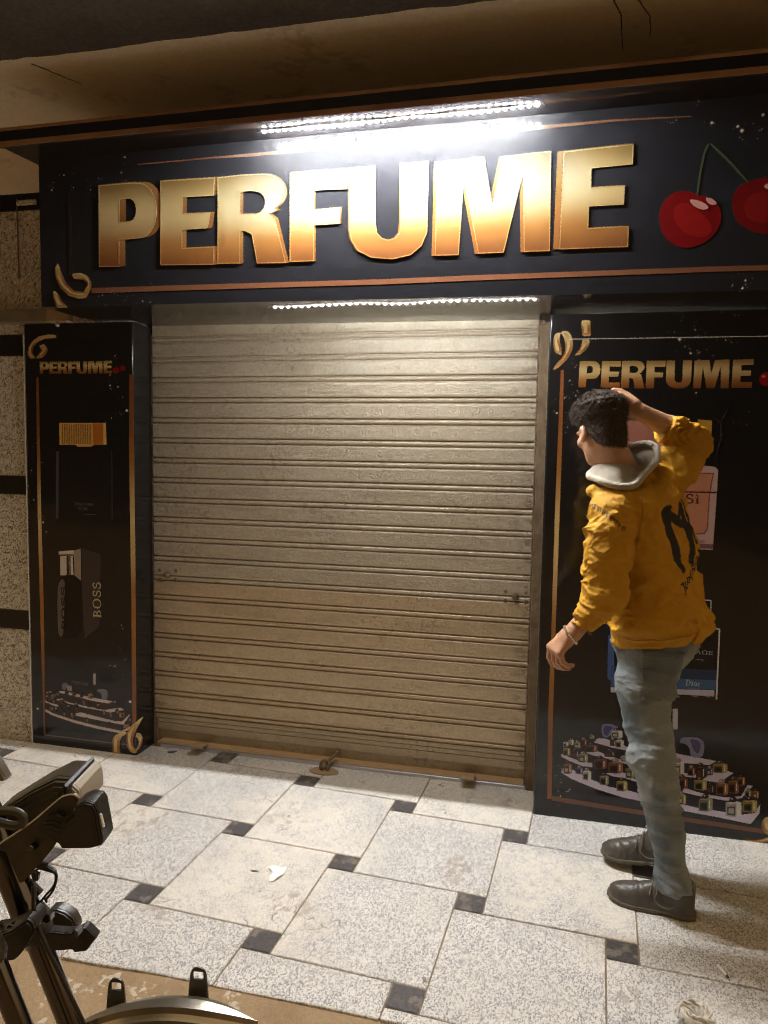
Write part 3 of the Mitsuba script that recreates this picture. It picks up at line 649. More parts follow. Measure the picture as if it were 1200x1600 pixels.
    ('small_bottle',(52,44,38),3,[(0.4707,0.2358),(0.4931,0.238),(0.4927,0.2158),(0.4703,0.2136)]),
    ('small_bottle_cap',(150,130,110),4,[(0.477,0.241),(0.4871,0.242),(0.4869,0.2335),(0.4768,0.2325)]),
    ('small_bottle_label',(22,16,16),4,[(0.4807,0.2303),(0.4902,0.2312),(0.49,0.2181),(0.4804,0.2172)]),
    ('small_bottle',(40,32,30),3,[(0.5465,0.2467),(0.5687,0.2488),(0.5683,0.2267),(0.5461,0.2246)]),
    ('small_bottle_cap',(26,20,20),4,[(0.5527,0.2518),(0.5627,0.2528),(0.5625,0.2443),(0.5525,0.2434)]),
    ('small_bottle_label',(22,16,16),4,[(0.5564,0.2412),(0.5658,0.2421),(0.5656,0.2291),(0.5562,0.2281)]),
    ('small_bottle',(60,34,26),3,[(0.5999,0.2412),(0.622,0.2434),(0.6216,0.2213),(0.5995,0.2192)]),
    ('small_bottle_cap',(150,130,110),4,[(0.606,0.2464),(0.616,0.2473),(0.6158,0.2389),(0.6059,0.2379)]),
    ('small_bottle_label',(22,16,16),4,[(0.6097,0.2357),(0.6191,0.2366),(0.6189,0.2237),(0.6095,0.2227)]),
    ('small_bottle',(52,44,38),3,[(0.6692,0.2069),(0.6912,0.2091),(0.6909,0.1871),(0.6689,0.1849)]),
    ('small_bottle_cap',(150,130,110),4,[(0.6754,0.212),(0.6852,0.213),(0.6851,0.2046),(0.6752,0.2036)]),
    ('small_bottle_label',(120,108,92),4,[(0.679,0.2014),(0.6883,0.2023),(0.6882,0.1894),(0.6788,0.1885)]),
    ('small_bottle',(150,112,52),3,[(0.7317,0.2143),(0.7598,0.2171),(0.7595,0.1932),(0.7314,0.1904)]),
    ('small_bottle_cap',(26,20,20),4,[(0.7395,0.22),(0.7522,0.2212),(0.752,0.2121),(0.7394,0.2108)]),
    ('small_bottle_label',(22,16,16),4,[(0.7443,0.2085),(0.7562,0.2097),(0.756,0.1957),(0.7441,0.1945)]),
    ('small_bottle',(52,44,38),3,[(0.778,0.1944),(0.7997,0.1966),(0.7994,0.1747),(0.7777,0.1725)]),
    ('small_bottle_cap',(26,20,20),4,[(0.784,0.1995),(0.7938,0.2005),(0.7937,0.1921),(0.7839,0.1911)]),
    ('small_bottle_label',(120,108,92),4,[(0.7877,0.1889),(0.7969,0.1899),(0.7967,0.177),(0.7875,0.1761)]),
    ('small_bottle',(60,34,26),3,[(0.4157,0.3025),(0.4383,0.3045),(0.4379,0.2823),(0.4153,0.2802)]),
    ('small_bottle_cap',(26,20,20),4,[(0.422,0.3076),(0.4322,0.3085),(0.432,0.3),(0.4219,0.2991)]),
    ('small_bottle_label',(22,16,16),4,[(0.4258,0.2969),(0.4354,0.2977),(0.4351,0.2847),(0.4255,0.2838)]),
    ('small_bottle',(84,60,44),3,[(0.4594,0.2988),(0.4818,0.3008),(0.4814,0.2787),(0.4589,0.2766)]),
    ('small_bottle_cap',(26,20,20),4,[(0.4656,0.3039),(0.4757,0.3048),(0.4756,0.2964),(0.4655,0.2954)]),
    ('small_bottle_label',(22,16,16),4,[(0.4694,0.2932),(0.4789,0.2941),(0.4786,0.281),(0.4691,0.2801)]),
    ('small_bottle',(60,34,26),3,[(0.5047,0.2941),(0.5271,0.2962),(0.5267,0.2741),(0.5043,0.272)]),
    ('small_bottle_cap',(26,20,20),4,[(0.511,0.2992),(0.521,0.3002),(0.5209,0.2917),(0.5108,0.2908)]),
    ('small_bottle_label',(22,16,16),4,[(0.5147,0.2885),(0.5242,0.2894),(0.5239,0.2764),(0.5144,0.2755)]),
    ('small_bottle',(150,112,52),3,[(0.5519,0.2938),(0.5806,0.2964),(0.5802,0.2724),(0.5515,0.2697)]),
    ('small_bottle_cap',(150,130,110),4,[(0.5599,0.2995),(0.5728,0.3007),(0.5727,0.2915),(0.5597,0.2903)]),
    ('small_bottle_label',(22,16,16),4,[(0.5647,0.2879),(0.5769,0.289),(0.5767,0.2749),(0.5645,0.2738)]),
    ('small_bottle',(40,32,30),3,[(0.3002,0.2793),(0.3231,0.2814),(0.3226,0.259),(0.2997,0.2569)]),
    ('small_bottle_cap',(150,130,110),4,[(0.3066,0.2845),(0.3169,0.2854),(0.3167,0.2769),(0.3064,0.2759)]),
    ('small_bottle_label',(22,16,16),4,[(0.3104,0.2737),(0.3201,0.2746),(0.3198,0.2614),(0.3101,0.2605)]),
    ('small_bottle',(52,44,38),3,[(0.3185,0.2846),(0.3414,0.2867),(0.3409,0.2643),(0.318,0.2622)]),
    ('small_bottle_cap',(150,130,110),4,[(0.3249,0.2898),(0.3352,0.2907),(0.335,0.2822),(0.3247,0.2812)]),
    ('small_bottle_label',(22,16,16),4,[(0.3286,0.2789),(0.3384,0.2798),(0.3381,0.2667),(0.3283,0.2658)]),
    ('small_bottle',(40,32,30),3,[(0.3385,0.2805),(0.3613,0.2826),(0.3609,0.2602),(0.338,0.2581)]),
    ('small_bottle_cap',(26,20,20),4,[(0.3449,0.2856),(0.3552,0.2866),(0.355,0.278),(0.3447,0.2771)]),
    ('small_bottle_label',(120,108,92),4,[(0.3487,0.2748),(0.3584,0.2757),(0.3581,0.2626),(0.3484,0.2617)]),
    ('small_bottle',(60,34,26),3,[(0.3588,0.2883),(0.3815,0.2904),(0.3811,0.2681),(0.3583,0.266)]),
    ('small_bottle_cap',(26,20,20),4,[(0.3652,0.2935),(0.3754,0.2944),(0.3752,0.2859),(0.365,0.2849)]),
    ('small_bottle_label',(120,108,92),4,[(0.3689,0.2827),(0.3786,0.2836),(0.3783,0.2705),(0.3686,0.2695)]),
    ('small_bottle',(84,60,44),3,[(0.2977,0.2599),(0.3207,0.2621),(0.3202,0.2397),(0.2972,0.2375)]),
    ('small_bottle_cap',(150,130,110),4,[(0.3042,0.2651),(0.3145,0.2661),(0.3143,0.2575),(0.304,0.2566)]),
    ('small_bottle_label',(22,16,16),4,[(0.3079,0.2543),(0.3177,0.2552),(0.3174,0.242),(0.3076,0.2411)]),
    ('small_bottle',(84,60,44),3,[(0.3281,0.2658),(0.351,0.2679),(0.3505,0.2455),(0.3276,0.2434)]),
    ('small_bottle_cap',(150,130,110),4,[(0.3345,0.271),(0.3448,0.2719),(0.3446,0.2634),(0.3343,0.2624)]),
    ('small_bottle_label',(120,108,92),4,[(0.3383,0.2601),(0.348,0.2611),(0.3477,0.2479),(0.338,0.247)]),
    ('small_bottle',(60,34,26),3,[(0.3001,0.2182),(0.3231,0.2204),(0.3226,0.198),(0.2996,0.1957)]),
    ('small_bottle_cap',(26,20,20),4,[(0.3066,0.2235),(0.3169,0.2244),(0.3167,0.2159),(0.3064,0.2149)]),
    ('small_bottle_label',(22,16,16),4,[(0.3103,0.2126),(0.3201,0.2136),(0.3198,0.2003),(0.31,0.1994)]),
    ('small_bottle',(84,60,44),3,[(0.3235,0.2085),(0.3464,0.2107),(0.3459,0.1883),(0.323,0.186)]),
    ('small_bottle_cap',(26,20,20),4,[(0.3299,0.2137),(0.3402,0.2147),(0.34,0.2062),(0.3297,0.2052)]),
    ('small_bottle_label',(120,108,92),4,[(0.3337,0.2029),(0.3434,0.2038),(0.3431,0.1907),(0.3334,0.1897)]),
    ('small_bottle',(40,32,30),3,[(0.424,0.2183),(0.4466,0.2205),(0.4461,0.1982),(0.4235,0.1959)]),
    ('small_bottle_cap',(150,130,110),4,[(0.4303,0.2235),(0.4405,0.2244),(0.4403,0.2159),(0.4301,0.2149)]),
    ('small_bottle_label',(22,16,16),4,[(0.434,0.2127),(0.4436,0.2136),(0.4434,0.2005),(0.4337,0.1996)]),
    ('small_bottle',(52,44,38),3,[(0.3806,0.214),(0.4033,0.2163),(0.4028,0.1939),(0.3801,0.1917)]),
    ('small_bottle_cap',(26,20,20),4,[(0.3869,0.2193),(0.3972,0.2202),(0.397,0.2117),(0.3868,0.2107)]),
    ('small_bottle_label',(22,16,16),4,[(0.3907,0.2085),(0.4003,0.2094),(0.4001,0.1963),(0.3904,0.1953)]),
    ('small_bottle',(84,60,44),3,[(0.4802,0.2178),(0.5027,0.22),(0.5023,0.1978),(0.4798,0.1956)]),
    ('small_bottle_cap',(26,20,20),4,[(0.4865,0.223),(0.4966,0.224),(0.4964,0.2155),(0.4863,0.2145)]),
    ('small_bottle_label',(22,16,16),4,[(0.4902,0.2122),(0.4998,0.2132),(0.4995,0.2001),(0.49,0.1992)]),
    ('small_bottle',(52,44,38),3,[(0.5138,0.2506),(0.5361,0.2528),(0.5357,0.2306),(0.5134,0.2285)]),
    ('small_bottle_cap',(150,130,110),4,[(0.52,0.2558),(0.5301,0.2567),(0.5299,0.2483),(0.5198,0.2473)]),
    ('small_bottle_label',(120,108,92),4,[(0.5237,0.2451),(0.5332,0.246),(0.533,0.233),(0.5235,0.2321)]),
    ('small_bottle',(60,34,26),3,[(0.6306,0.2148),(0.6526,0.217),(0.6523,0.195),(0.6302,0.1928)]),
    ('small_bottle_cap',(150,130,110),4,[(0.6367,0.2199),(0.6466,0.2209),(0.6465,0.2125),(0.6366,0.2115)]),
    ('small_bottle_label',(120,108,92),4,[(0.6404,0.2093),(0.6498,0.2102),(0.6496,0.1973),(0.6402,0.1964)]),
    ('small_bottle',(60,34,26),3,[(0.7082,0.2283),(0.73,0.2305),(0.7297,0.2086),(0.7078,0.2064)]),
    ('small_bottle_cap',(26,20,20),4,[(0.7142,0.2334),(0.724,0.2344),(0.7239,0.226),(0.7141,0.225)]),
    ('small_bottle_label',(120,108,92),4,[(0.7179,0.2228),(0.7272,0.2238),(0.727,0.2109),(0.7177,0.21)]),
    ('small_bottle',(60,34,26),3,[(0.6959,0.2681),(0.7177,0.2701),(0.7174,0.2483),(0.6956,0.2462)]),
    ('small_bottle_cap',(150,130,110),4,[(0.702,0.2731),(0.7118,0.2741),(0.7117,0.2657),(0.7018,0.2648)]),
    ('small_bottle_label',(22,16,16),4,[(0.7056,0.2626),(0.7149,0.2635),(0.7147,0.2506),(0.7054,0.2497)]),
    ('tray_box',(150,136,128),3,[(0.4262,0.3253),(0.4573,0.3305),(0.4574,0.301),(0.4283,0.3006)]),
    ('crystal',(104,104,116),2,[(0.3977,0.3305),(0.4113,0.3436),(0.4311,0.3412),(0.4394,0.3277),(0.4248,0.324),(0.4217,0.303),(0.4005,0.3028)]),
    ('crystal',(108,110,124),3,[(0.6045,0.3239),(0.6369,0.3304),(0.6614,0.3279),(0.6676,0.311),(0.6619,0.2724),(0.6321,0.2696),(0.6301,0.3075),(0.6075,0.3113)]),
    ('sign_bar',(165,158,156),2,[(0.5838,0.4046),(0.598,0.4059),(0.5971,0.3478),(0.5828,0.3465)]),
    ('sign_pole',(40,36,36),1,[(0.5828,0.3465),(0.5867,0.3469),(0.5856,0.2857),(0.5817,0.2854)]),
    ('ribbon','G',5,[(0.7714,0.0755),(0.7738,0.1109),(0.7946,0.1482),(0.8681,0.2093),(0.8391,0.1587),(0.8165,0.1155),(0.8078,0.0794),(0.8093,0.0503),(0.825,0.0298),(0.8312,0.0176),(0.8121,0.0108),(0.7899,0.02),(0.7755,0.0437)]),
    ('ribbon','G',5,[(0.8226,0.0986),(0.8323,0.1125),(0.8273,0.1195),(0.8513,0.118),(0.8625,0.097),(0.8583,0.0645),(0.8377,0.033),(0.8218,0.0295),(0.8347,0.0473),(0.8414,0.0743),(0.8352,0.0941)]),
    ('ribbon','G',5,[(0.6932,-0.0097),(0.6911,0.0668),(0.7043,0.0918),(0.7367,0.1099),(0.7688,0.1192),(0.7718,0.1096),(0.7428,0.09),(0.7329,0.0654),(0.7338,-0.0081)]),
]
RIGHT_PRINT = [
    ('ribbon','G',2,[(2.8281,2.0531),(2.8424,2.0561),(2.8504,2.0559),(2.8451,2.0431),(2.846,2.0171),(2.8551,1.9943),(2.8552,1.965),(2.8438,1.9701),(2.8306,1.9784),(2.8217,2.0046),(2.8218,2.0306)]),
    ('ribbon','G',2,[(2.8487,2.0592),(2.8693,2.0645),(2.8855,2.0551),(2.8976,2.0291),(2.8997,1.9967),(2.8917,1.971),(2.8736,1.9421),(2.8456,1.9164),(2.8261,1.9051),(2.8277,1.9133),(2.8386,1.9327),(2.8572,1.952),(2.8692,1.9746),(2.8714,2.0037),(2.8656,2.0329),(2.857,2.0493)]),
    ('ribbon','G',2,[(2.9312,2.1042),(2.9643,2.1034),(2.9682,2.0412),(2.9367,2.0418),(2.9315,2.0799)]),
    ('ribbon','G',2,[(2.9373,2.0257),(2.9656,2.0252),(2.9632,2.0053),(2.9513,1.9862),(2.9268,1.9656),(2.9078,1.9643),(2.9262,1.9834),(2.9348,2.0058)]),
    ('frame_line','V',1,[(2.855,1.9052),(2.8678,1.905),(2.8713,1.5846),(2.8714,1.318),(2.8716,0.8561),(2.8738,0.4395),(2.8803,0.0919),(2.8807,0.0777),(2.862,0.0752),(2.8539,0.4375),(2.8545,0.8549),(2.8519,1.3173),(2.8532,1.5844)]),
    ('frame_line',(100,66,48),1,[(2.8811,0.0914),(3.2503,0.0749),(3.7354,0.0584),(3.8764,0.0539),(3.8774,0.0354),(3.7364,0.0397),(3.2511,0.0555),(2.8818,0.0706)]),
    ('cherry',(150,20,20),1,[(3.6577,1.8628),(3.6567,1.8536),(3.6528,1.8455),(3.6464,1.8395),(3.6384,1.8363),(3.6297,1.8363),(3.6214,1.8396),(3.6144,1.8457),(3.6096,1.8539),(3.6076,1.8632),(3.6086,1.8724),(3.6125,1.8805),(3.6189,1.8865),(3.6269,1.8897),(3.6356,1.8896),(3.6439,1.8863),(3.6509,1.8802),(3.6557,1.8721)]),
    ('cherry_shine',(215,120,110),2,[(3.6299,1.8728),(3.6281,1.8694),(3.6233,1.868),(3.6184,1.8695),(3.6162,1.873),(3.618,1.8764),(3.6228,1.8778),(3.6277,1.8763)]),
    ('bottle_box',(196,168,166),1,[(3.1443,1.5314),(3.4193,1.5238),(3.4646,1.5196),(3.477,1.5071),(3.4767,1.4155),(3.4724,1.1868),(3.1583,1.1908)]),
    ('bottle_box_foot',(120,84,92),2,[(3.1577,1.2053),(3.4732,1.2101),(3.4726,1.192),(3.1584,1.1881)]),
    ('bottle_rim',(140,88,72),2,[(3.1557,1.4952),(3.4629,1.4951),(3.4572,1.466),(3.4513,1.402),(3.4506,1.2684),(3.4386,1.2489),(3.4181,1.2465),(3.166,1.2466)]),
    ('bottle',(190,132,104),3,[(3.1609,1.4901),(3.4577,1.4902),(3.453,1.4659),(3.4466,1.4018),(3.4457,1.2708),(3.4345,1.2549),(3.4178,1.2527),(3.1708,1.252)]),
    ('bottle_line',(58,38,32),4,[(3.1639,1.4171),(3.4753,1.4206),(3.4751,1.4154),(3.1642,1.4108)]),
    ('bottle_cap',(150,102,92),1,[(3.1125,1.7021),(3.2822,1.6877),(3.3011,1.5907),(3.2983,1.5445),(3.131,1.552)]),
    ('bottle_cap_light',(200,150,140),2,[(3.126,1.6142),(3.2905,1.6111),(3.2956,1.5496),(3.1358,1.5572)]),
    ('gold_label',(190,150,60),1,[(3.3917,1.7061),(3.4451,1.7014),(3.4452,1.651),(3.3942,1.653)]),
    ('blue_bottle',(13,15,21),1,[(3.0894,0.8279),(3.4432,0.8694),(3.4792,0.8732),(3.5131,0.8665),(3.515,0.5814),(3.1024,0.5616)]),
    ('blue_bottle_edge',(70,92,146),2,[(3.085,0.8113),(3.108,0.8103),(3.1183,0.6151),(3.0896,0.6263)]),
    ('blue_bottle_cap',(14,15,18),1,[(3.1423,0.9662),(3.4738,0.9842),(3.4778,0.8771),(3.1497,0.8484)]),
    ('bottle_outline',(205,205,210),3,[(3.4401,0.9847),(3.4772,0.9844),(3.4764,0.9802),(3.4403,0.9805)]),
    ('bottle_outline',(205,205,210),3,[(3.474,0.9816),(3.4773,0.9818),(3.4807,0.872),(3.4773,0.8718)]),
    ('bottle_outline',(205,205,210),3,[(3.443,0.8736),(3.479,0.8772),(3.5158,0.8693),(3.5152,0.863),(3.4793,0.8704),(3.4433,0.8667)]),
    ('bottle_outline',(205,205,210),3,[(3.5102,0.8663),(3.516,0.8667),(3.5185,0.5791),(3.5128,0.5785)]),
    ('blue_glow',(30,52,84),2,[(3.1028,0.6821),(3.5128,0.7006),(3.5132,0.6583),(3.102,0.6383)]),
    ('blue_glow',(56,92,136),2,[(3.102,0.6378),(3.5132,0.6577),(3.5132,0.6179),(3.1038,0.5919)]),
    ('silver_base',(176,176,192),2,[(3.1039,0.5908),(3.3452,0.6058),(3.5061,0.6152),(3.5062,0.5899),(3.3462,0.5843),(3.1047,0.5701)]),
    ('base_glint',(120,120,130),2,[(3.2219,0.5673),(3.2446,0.5678),(3.2499,0.5618),(3.2298,0.561)]),
    ('base_glint',(120,120,130),2,[(3.3514,0.5794),(3.3736,0.5799),(3.3788,0.5739),(3.3591,0.5731)]),
    ('base_glint',(120,120,130),2,[(3.42,0.5858),(3.442,0.5863),(3.4471,0.5803),(3.4276,0.5796)]),
    ('base_glint',(120,120,130),2,[(3.4686,0.5904),(3.4904,0.5908),(3.4955,0.5849),(3.4762,0.5841)]),
    ('sign_bar',(176,172,180),2,[(3.3515,0.5228),(3.3712,0.5247),(3.3751,0.4386),(3.3553,0.4365)]),
    ('sign_pole',(70,66,68),1,[(3.3553,0.4365),(3.3583,0.4368),(3.3627,0.3394),(3.3597,0.3391)]),
    ('tray_riser',(36,30,35),1,[(2.9168,0.3316),(2.9657,0.3537),(3.0439,0.3663),(3.1918,0.3451),(3.3572,0.3388),(3.5201,0.3268),(3.5915,0.2766),(3.6585,0.2324),(3.7009,0.2055),(3.7016,0.1251),(3.6701,0.0764),(3.5537,0.0871),(3.4055,0.0982),(3.2549,0.1151),(3.1739,0.1231),(3.072,0.1438),(2.9601,0.1791),(2.9161,0.2023)]),
    ('tray_shelf',(186,176,192),2,[(2.9162,0.201),(2.9266,0.2247),(2.9707,0.216),(3.039,0.1853),(3.1182,0.1605),(3.188,0.1566),(3.2479,0.145),(3.4043,0.1228),(3.479,0.114),(3.5708,0.111),(3.6254,0.1061),(3.6821,0.1217),(3.7008,0.1613),(3.7005,0.125),(3.6703,0.074),(3.5538,0.0851),(3.4056,0.0961),(3.255,0.1142),(3.174,0.1222),(3.072,0.143),(2.9601,0.1774)]),
    ('tray_shelf',(186,176,192),2,[(2.9138,0.2699),(2.9157,0.2828),(2.9488,0.2709),(3.0048,0.2571),(3.0426,0.2564),(3.0433,0.2385),(3.0015,0.239),(2.9494,0.2549)]),
    ('tray_shelf',(186,176,192),2,[(3.1004,0.2171),(3.1233,0.2269),(3.1774,0.2292),(3.1815,0.2214),(3.2283,0.2041),(3.2305,0.1953),(3.1783,0.2064),(3.1318,0.2083)]),
    ('tray_shelf',(186,176,192),2,[(3.4019,0.1752),(3.4122,0.1945),(3.461,0.1826),(3.5128,0.1757),(3.575,0.1734),(3.6286,0.1863),(3.6494,0.2353),(3.6698,0.2346),(3.6308,0.1785),(3.5738,0.1594),(3.4654,0.1668)]),
    ('tray_shelf',(186,176,192),2,[(3.0131,0.298),(3.0617,0.3106),(3.0893,0.3024),(3.1519,0.2858),(3.2003,0.2776),(3.1996,0.2664),(3.1524,0.2734),(3.09,0.2854),(3.0429,0.2909)]),
    ('tray_shelf',(186,176,192),2,[(3.4027,0.2409),(3.4056,0.2577),(3.4502,0.2556),(3.4946,0.2488),(3.5079,0.2788),(3.5731,0.2849),(3.5943,0.279),(3.543,0.2319),(3.488,0.2349),(3.4544,0.2431)]),
    ('tray_shelf',(186,176,192),2,[(3.0466,0.3474),(3.0596,0.3659),(3.0867,0.3689),(3.1414,0.3561),(3.1929,0.3377),(3.1919,0.3252),(3.1192,0.3329)]),
    ('tray_shelf',(186,176,192),2,[(3.3628,0.3394),(3.3891,0.3342),(3.5203,0.3228),(3.5277,0.3208),(3.5031,0.3018),(3.4111,0.2992),(3.3665,0.2981)]),
    ('small_bottle',(94,56,34),3,[(2.9245,0.2383),(2.9479,0.2446),(2.9496,0.1974),(2.9259,0.1979)]),
    ('small_bottle_side',(135,88,60),3,[(2.9479,0.2446),(2.9594,0.2417),(2.9608,0.2034),(2.9496,0.1974)]),
    ('small_bottle_liquid',(42,25,15),4,[(2.9281,0.2257),(2.9459,0.2292),(2.9469,0.2013),(2.9289,0.202)]),
    ('small_bottle_top',(135,88,60),4,[(2.9245,0.2383),(2.9479,0.2446),(2.9594,0.2417),(2.9368,0.2362)]),
    ('small_bottle_label',(150,142,126),5,[(2.9311,0.2213),(2.9434,0.2237),(2.944,0.2067),(2.9316,0.2071)]),
    ('small_bottle_shine',(214,206,196),5,[(2.9509,0.2355),(2.953,0.2353),(2.9539,0.2097),(2.9519,0.2083)]),
    ('small_bottle_cap',(46,30,30),5,[(2.9498,0.2508),(2.9479,0.2451),(2.9426,0.2415),(2.9365,0.2418),(2.9323,0.2458),(2.9321,0.2516),(2.936,0.2565),(2.942,0.2583),(2.9475,0.256)]),
    ('small_bottle_cap_shine',(190,180,172),6,[(2.9403,0.2518),(2.9393,0.2496),(2.937,0.2494),(2.9358,0.2513),(2.9369,0.2534),(2.9391,0.2537)]),
    ('small_bottle_neck',(150,128,92),4,[(2.938,0.2439),(2.9442,0.2451),(2.9444,0.2409),(2.9381,0.2397)]),
    ('small_bottle',(58,50,84),3,[(2.9742,0.2278),(2.9954,0.2324),(2.9965,0.2038),(2.9751,0.2033)]),
    ('small_bottle_side',(90,80,123),3,[(2.9954,0.2324),(3.0058,0.231),(3.0066,0.2079),(2.9965,0.2038)]),
    ('small_bottle_liquid',(26,22,37),4,[(2.9773,0.2202),(2.9934,0.223),(2.994,0.2061),(2.9779,0.2059)]),
    ('small_bottle_top',(90,80,123),4,[(2.9742,0.2278),(2.9954,0.2324),(3.0058,0.231),(2.9853,0.2269)]),
    ('small_bottle_label',(20,16,18),5,[(2.98,0.2177),(2.9912,0.2196),(2.9915,0.2093),(2.9803,0.2091)]),
    ('small_bottle_shine',(214,206,196),5,[(2.998,0.227),(2.9999,0.2269),(3.0005,0.2115),(2.9986,0.2105)]),
    ('small_bottle_cap',(120,112,104),5,[(2.9972,0.2362),(2.9954,0.2327),(2.9906,0.2303),(2.9851,0.2303),(2.9814,0.2326),(2.9812,0.2361),(2.9847,0.2392),(2.9902,0.2405),(2.9952,0.2393)]),
    ('small_bottle_cap_shine',(190,180,172),6,[(2.9886,0.2365),(2.9877,0.2351),(2.9856,0.2349),(2.9845,0.236),(2.9855,0.2374),(2.9876,0.2376)]),
    ('small_bottle_neck',(150,128,92),4,[(2.9864,0.2316),(2.9921,0.2326),(2.9922,0.23),(2.9865,0.2291)]),
    ('small_bottle',(146,140,136),3,[(3.0047,0.2167),(3.0279,0.2227),(3.0295,0.1791),(3.0061,0.1793)]),
    ('small_bottle_side',(200,193,188),3,[(3.0279,0.2227),(3.0392,0.2202),(3.0406,0.1848),(3.0295,0.1791)]),
    ('small_bottle_liquid',(65,63,61),4,[(3.0083,0.2051),(3.0258,0.2085),(3.0268,0.1827),(3.0091,0.1832)]),
    ('small_bottle_top',(200,193,188),4,[(3.0047,0.2167),(3.0279,0.2227),(3.0392,0.2202),(3.0169,0.2149)]),
    ('small_bottle_label',(20,16,18),5,[(3.0112,0.201),(3.0234,0.2034),(3.024,0.1876),(3.0117,0.1879)]),
    ('small_bottle_shine',(214,206,196),5,[(3.0308,0.2143),(3.0329,0.2141),(3.0338,0.1906),(3.0317,0.1892)]),
    ('small_bottle_cap',(120,112,104),5,[(3.0298,0.2284),(3.0279,0.2232),(3.0226,0.2198),(3.0166,0.2201),(3.0125,0.2237),(3.0123,0.2291),(3.0161,0.2337),(3.0221,0.2353),(3.0275,0.2332)]),
    ('small_bottle_cap_shine',(190,180,172),6,[(3.0204,0.2293),(3.0193,0.2273),(3.0171,0.227),(3.0159,0.2288),(3.0169,0.2308),(3.0192,0.2311)]),
    ('small_bottle_neck',(150,128,92),4,[(3.018,0.222),(3.0242,0.2232),(3.0244,0.2193),(3.0182,0.2181)]),
    ('small_bottle',(98,94,70),3,[(3.0751,0.2041),(3.0991,0.2102),(3.1008,0.1668),(3.0766,0.1668)]),
    ('small_bottle_side',(140,135,105),3,[(3.0991,0.2102),(3.1109,0.2077),(3.1123,0.1725),(3.1008,0.1668)]),
    ('small_bottle_liquid',(44,42,31),4,[(3.0788,0.1925),(3.097,0.196),(3.098,0.1704),(3.0797,0.1707)]),
    ('small_bottle_top',(140,135,105),4,[(3.0751,0.2041),(3.0991,0.2102),(3.1109,0.2077),(3.0878,0.2023)]),
    ('small_bottle_label',(20,16,18),5,[(3.0818,0.1885),(3.0945,0.1909),(3.0951,0.1752),(3.0824,0.1754)]),
    ('small_bottle_shine',(214,206,196),5,[(3.1022,0.2019),(3.1043,0.2017),(3.1052,0.1782),(3.1031,0.1769)]),
    ('small_bottle_cap',(46,30,30),5,[(3.1011,0.2159),(3.0991,0.2106),(3.0937,0.2073),(3.0874,0.2075),(3.0832,0.2111),(3.083,0.2164),(3.0869,0.221),(3.0931,0.2227),(3.0987,0.2207)]),
    ('small_bottle_cap_shine',(190,180,172),6,[(3.0914,0.2167),(3.0903,0.2147),(3.0879,0.2144),(3.0867,0.2162),(3.0878,0.2182),(3.0901,0.2185)]),
    ('small_bottle_neck',(150,128,92),4,[(3.0889,0.2094),(3.0954,0.2106),(3.0955,0.2067),(3.0891,0.2055)]),
    ('small_bottle',(116,100,58),3,[(3.1438,0.1887),(3.1728,0.1957),(3.1747,0.1491),(3.1454,0.1487)]),
    ('small_bottle_side',(163,143,90),3,[(3.1728,0.1957),(3.1869,0.1932),(3.1884,0.1555),(3.1747,0.1491)]),
    ('small_bottle_liquid',(52,45,26),4,[(3.1482,0.1763),(3.1702,0.1804),(3.1713,0.1529),(3.1492,0.153)]),
    ('small_bottle_top',(163,143,90),4,[(3.1438,0.1887),(3.1728,0.1957),(3.1869,0.1932),(3.1591,0.187)]),
    ('small_bottle_label',(20,16,18),5,[(3.1519,0.1721),(3.1671,0.1749),(3.1678,0.1581),(3.1524,0.1581)]),
    ('small_bottle_shine',(214,206,196),5,[(3.1764,0.1868),(3.179,0.1866),(3.18,0.1615),(3.1775,0.16)]),
    ('small_bottle_cap',(46,30,30),5,[(3.1751,0.2018),(3.1727,0.1961),(3.1662,0.1925),(3.1586,0.1925),(3.1535,0.1963),(3.1533,0.2021),(3.1581,0.2071),(3.1656,0.209),(3.1723,0.2069)]),
    ('small_bottle_cap_shine',(190,180,172),6,[(3.1634,0.2025),(3.1621,0.2003),(3.1593,0.2),(3.1578,0.2018),(3.1592,0.204),(3.1619,0.2044)]),
    ('small_bottle_neck',(150,128,92),4,[(3.1605,0.1947),(3.1682,0.1961),(3.1684,0.1919),(3.1607,0.1905)]),
    ('small_bottle',(116,100,58),3,[(2.9213,0.307),(2.9405,0.3118),(2.9417,0.2765),(2.9223,0.2768)]),
    ('small_bottle_side',(163,143,90),3,[(2.9405,0.3118),(2.9498,0.3097),(2.9509,0.2811),(2.9417,0.2765)]),
    ('small_bottle_liquid',(52,45,26),4,[(2.9242,0.2976),(2.9387,0.3003),(2.9395,0.2794),(2.9248,0.2799)]),
    ('small_bottle_top',(163,143,90),4,[(2.9213,0.307),(2.9405,0.3118),(2.9498,0.3097),(2.9314,0.3055)]),
    ('small_bottle_label',(20,16,18),5,[(2.9266,0.2943),(2.9367,0.2961),(2.9372,0.2834),(2.927,0.2837)]),
    ('small_bottle_shine',(214,206,196),5,[(2.9429,0.305),(2.9446,0.3048),(2.9453,0.2857),(2.9436,0.2847)]),
    ('small_bottle_cap',(46,30,30),5,[(2.942,0.3164),(2.9404,0.3121),(2.9361,0.3095),(2.9311,0.3097),(2.9277,0.3126),(2.9276,0.317),(2.9307,0.3207),(2.9357,0.322),(2.9402,0.3203)]),
    ('small_bottle_cap_shine',(190,180,172),6,[(2.9343,0.3171),(2.9334,0.3155),(2.9315,0.3153),(2.9306,0.3167),(2.9314,0.3184),(2.9333,0.3186)]),
    ('small_bottle_neck',(150,128,92),4,[(2.9323,0.3113),(2.9375,0.3122),(2.9376,0.309),(2.9324,0.3081)]),
    ('small_bottle',(34,26,28),3,[(2.9522,0.2992),(2.9756,0.3043),(2.9768,0.2708),(2.9532,0.2704)]),
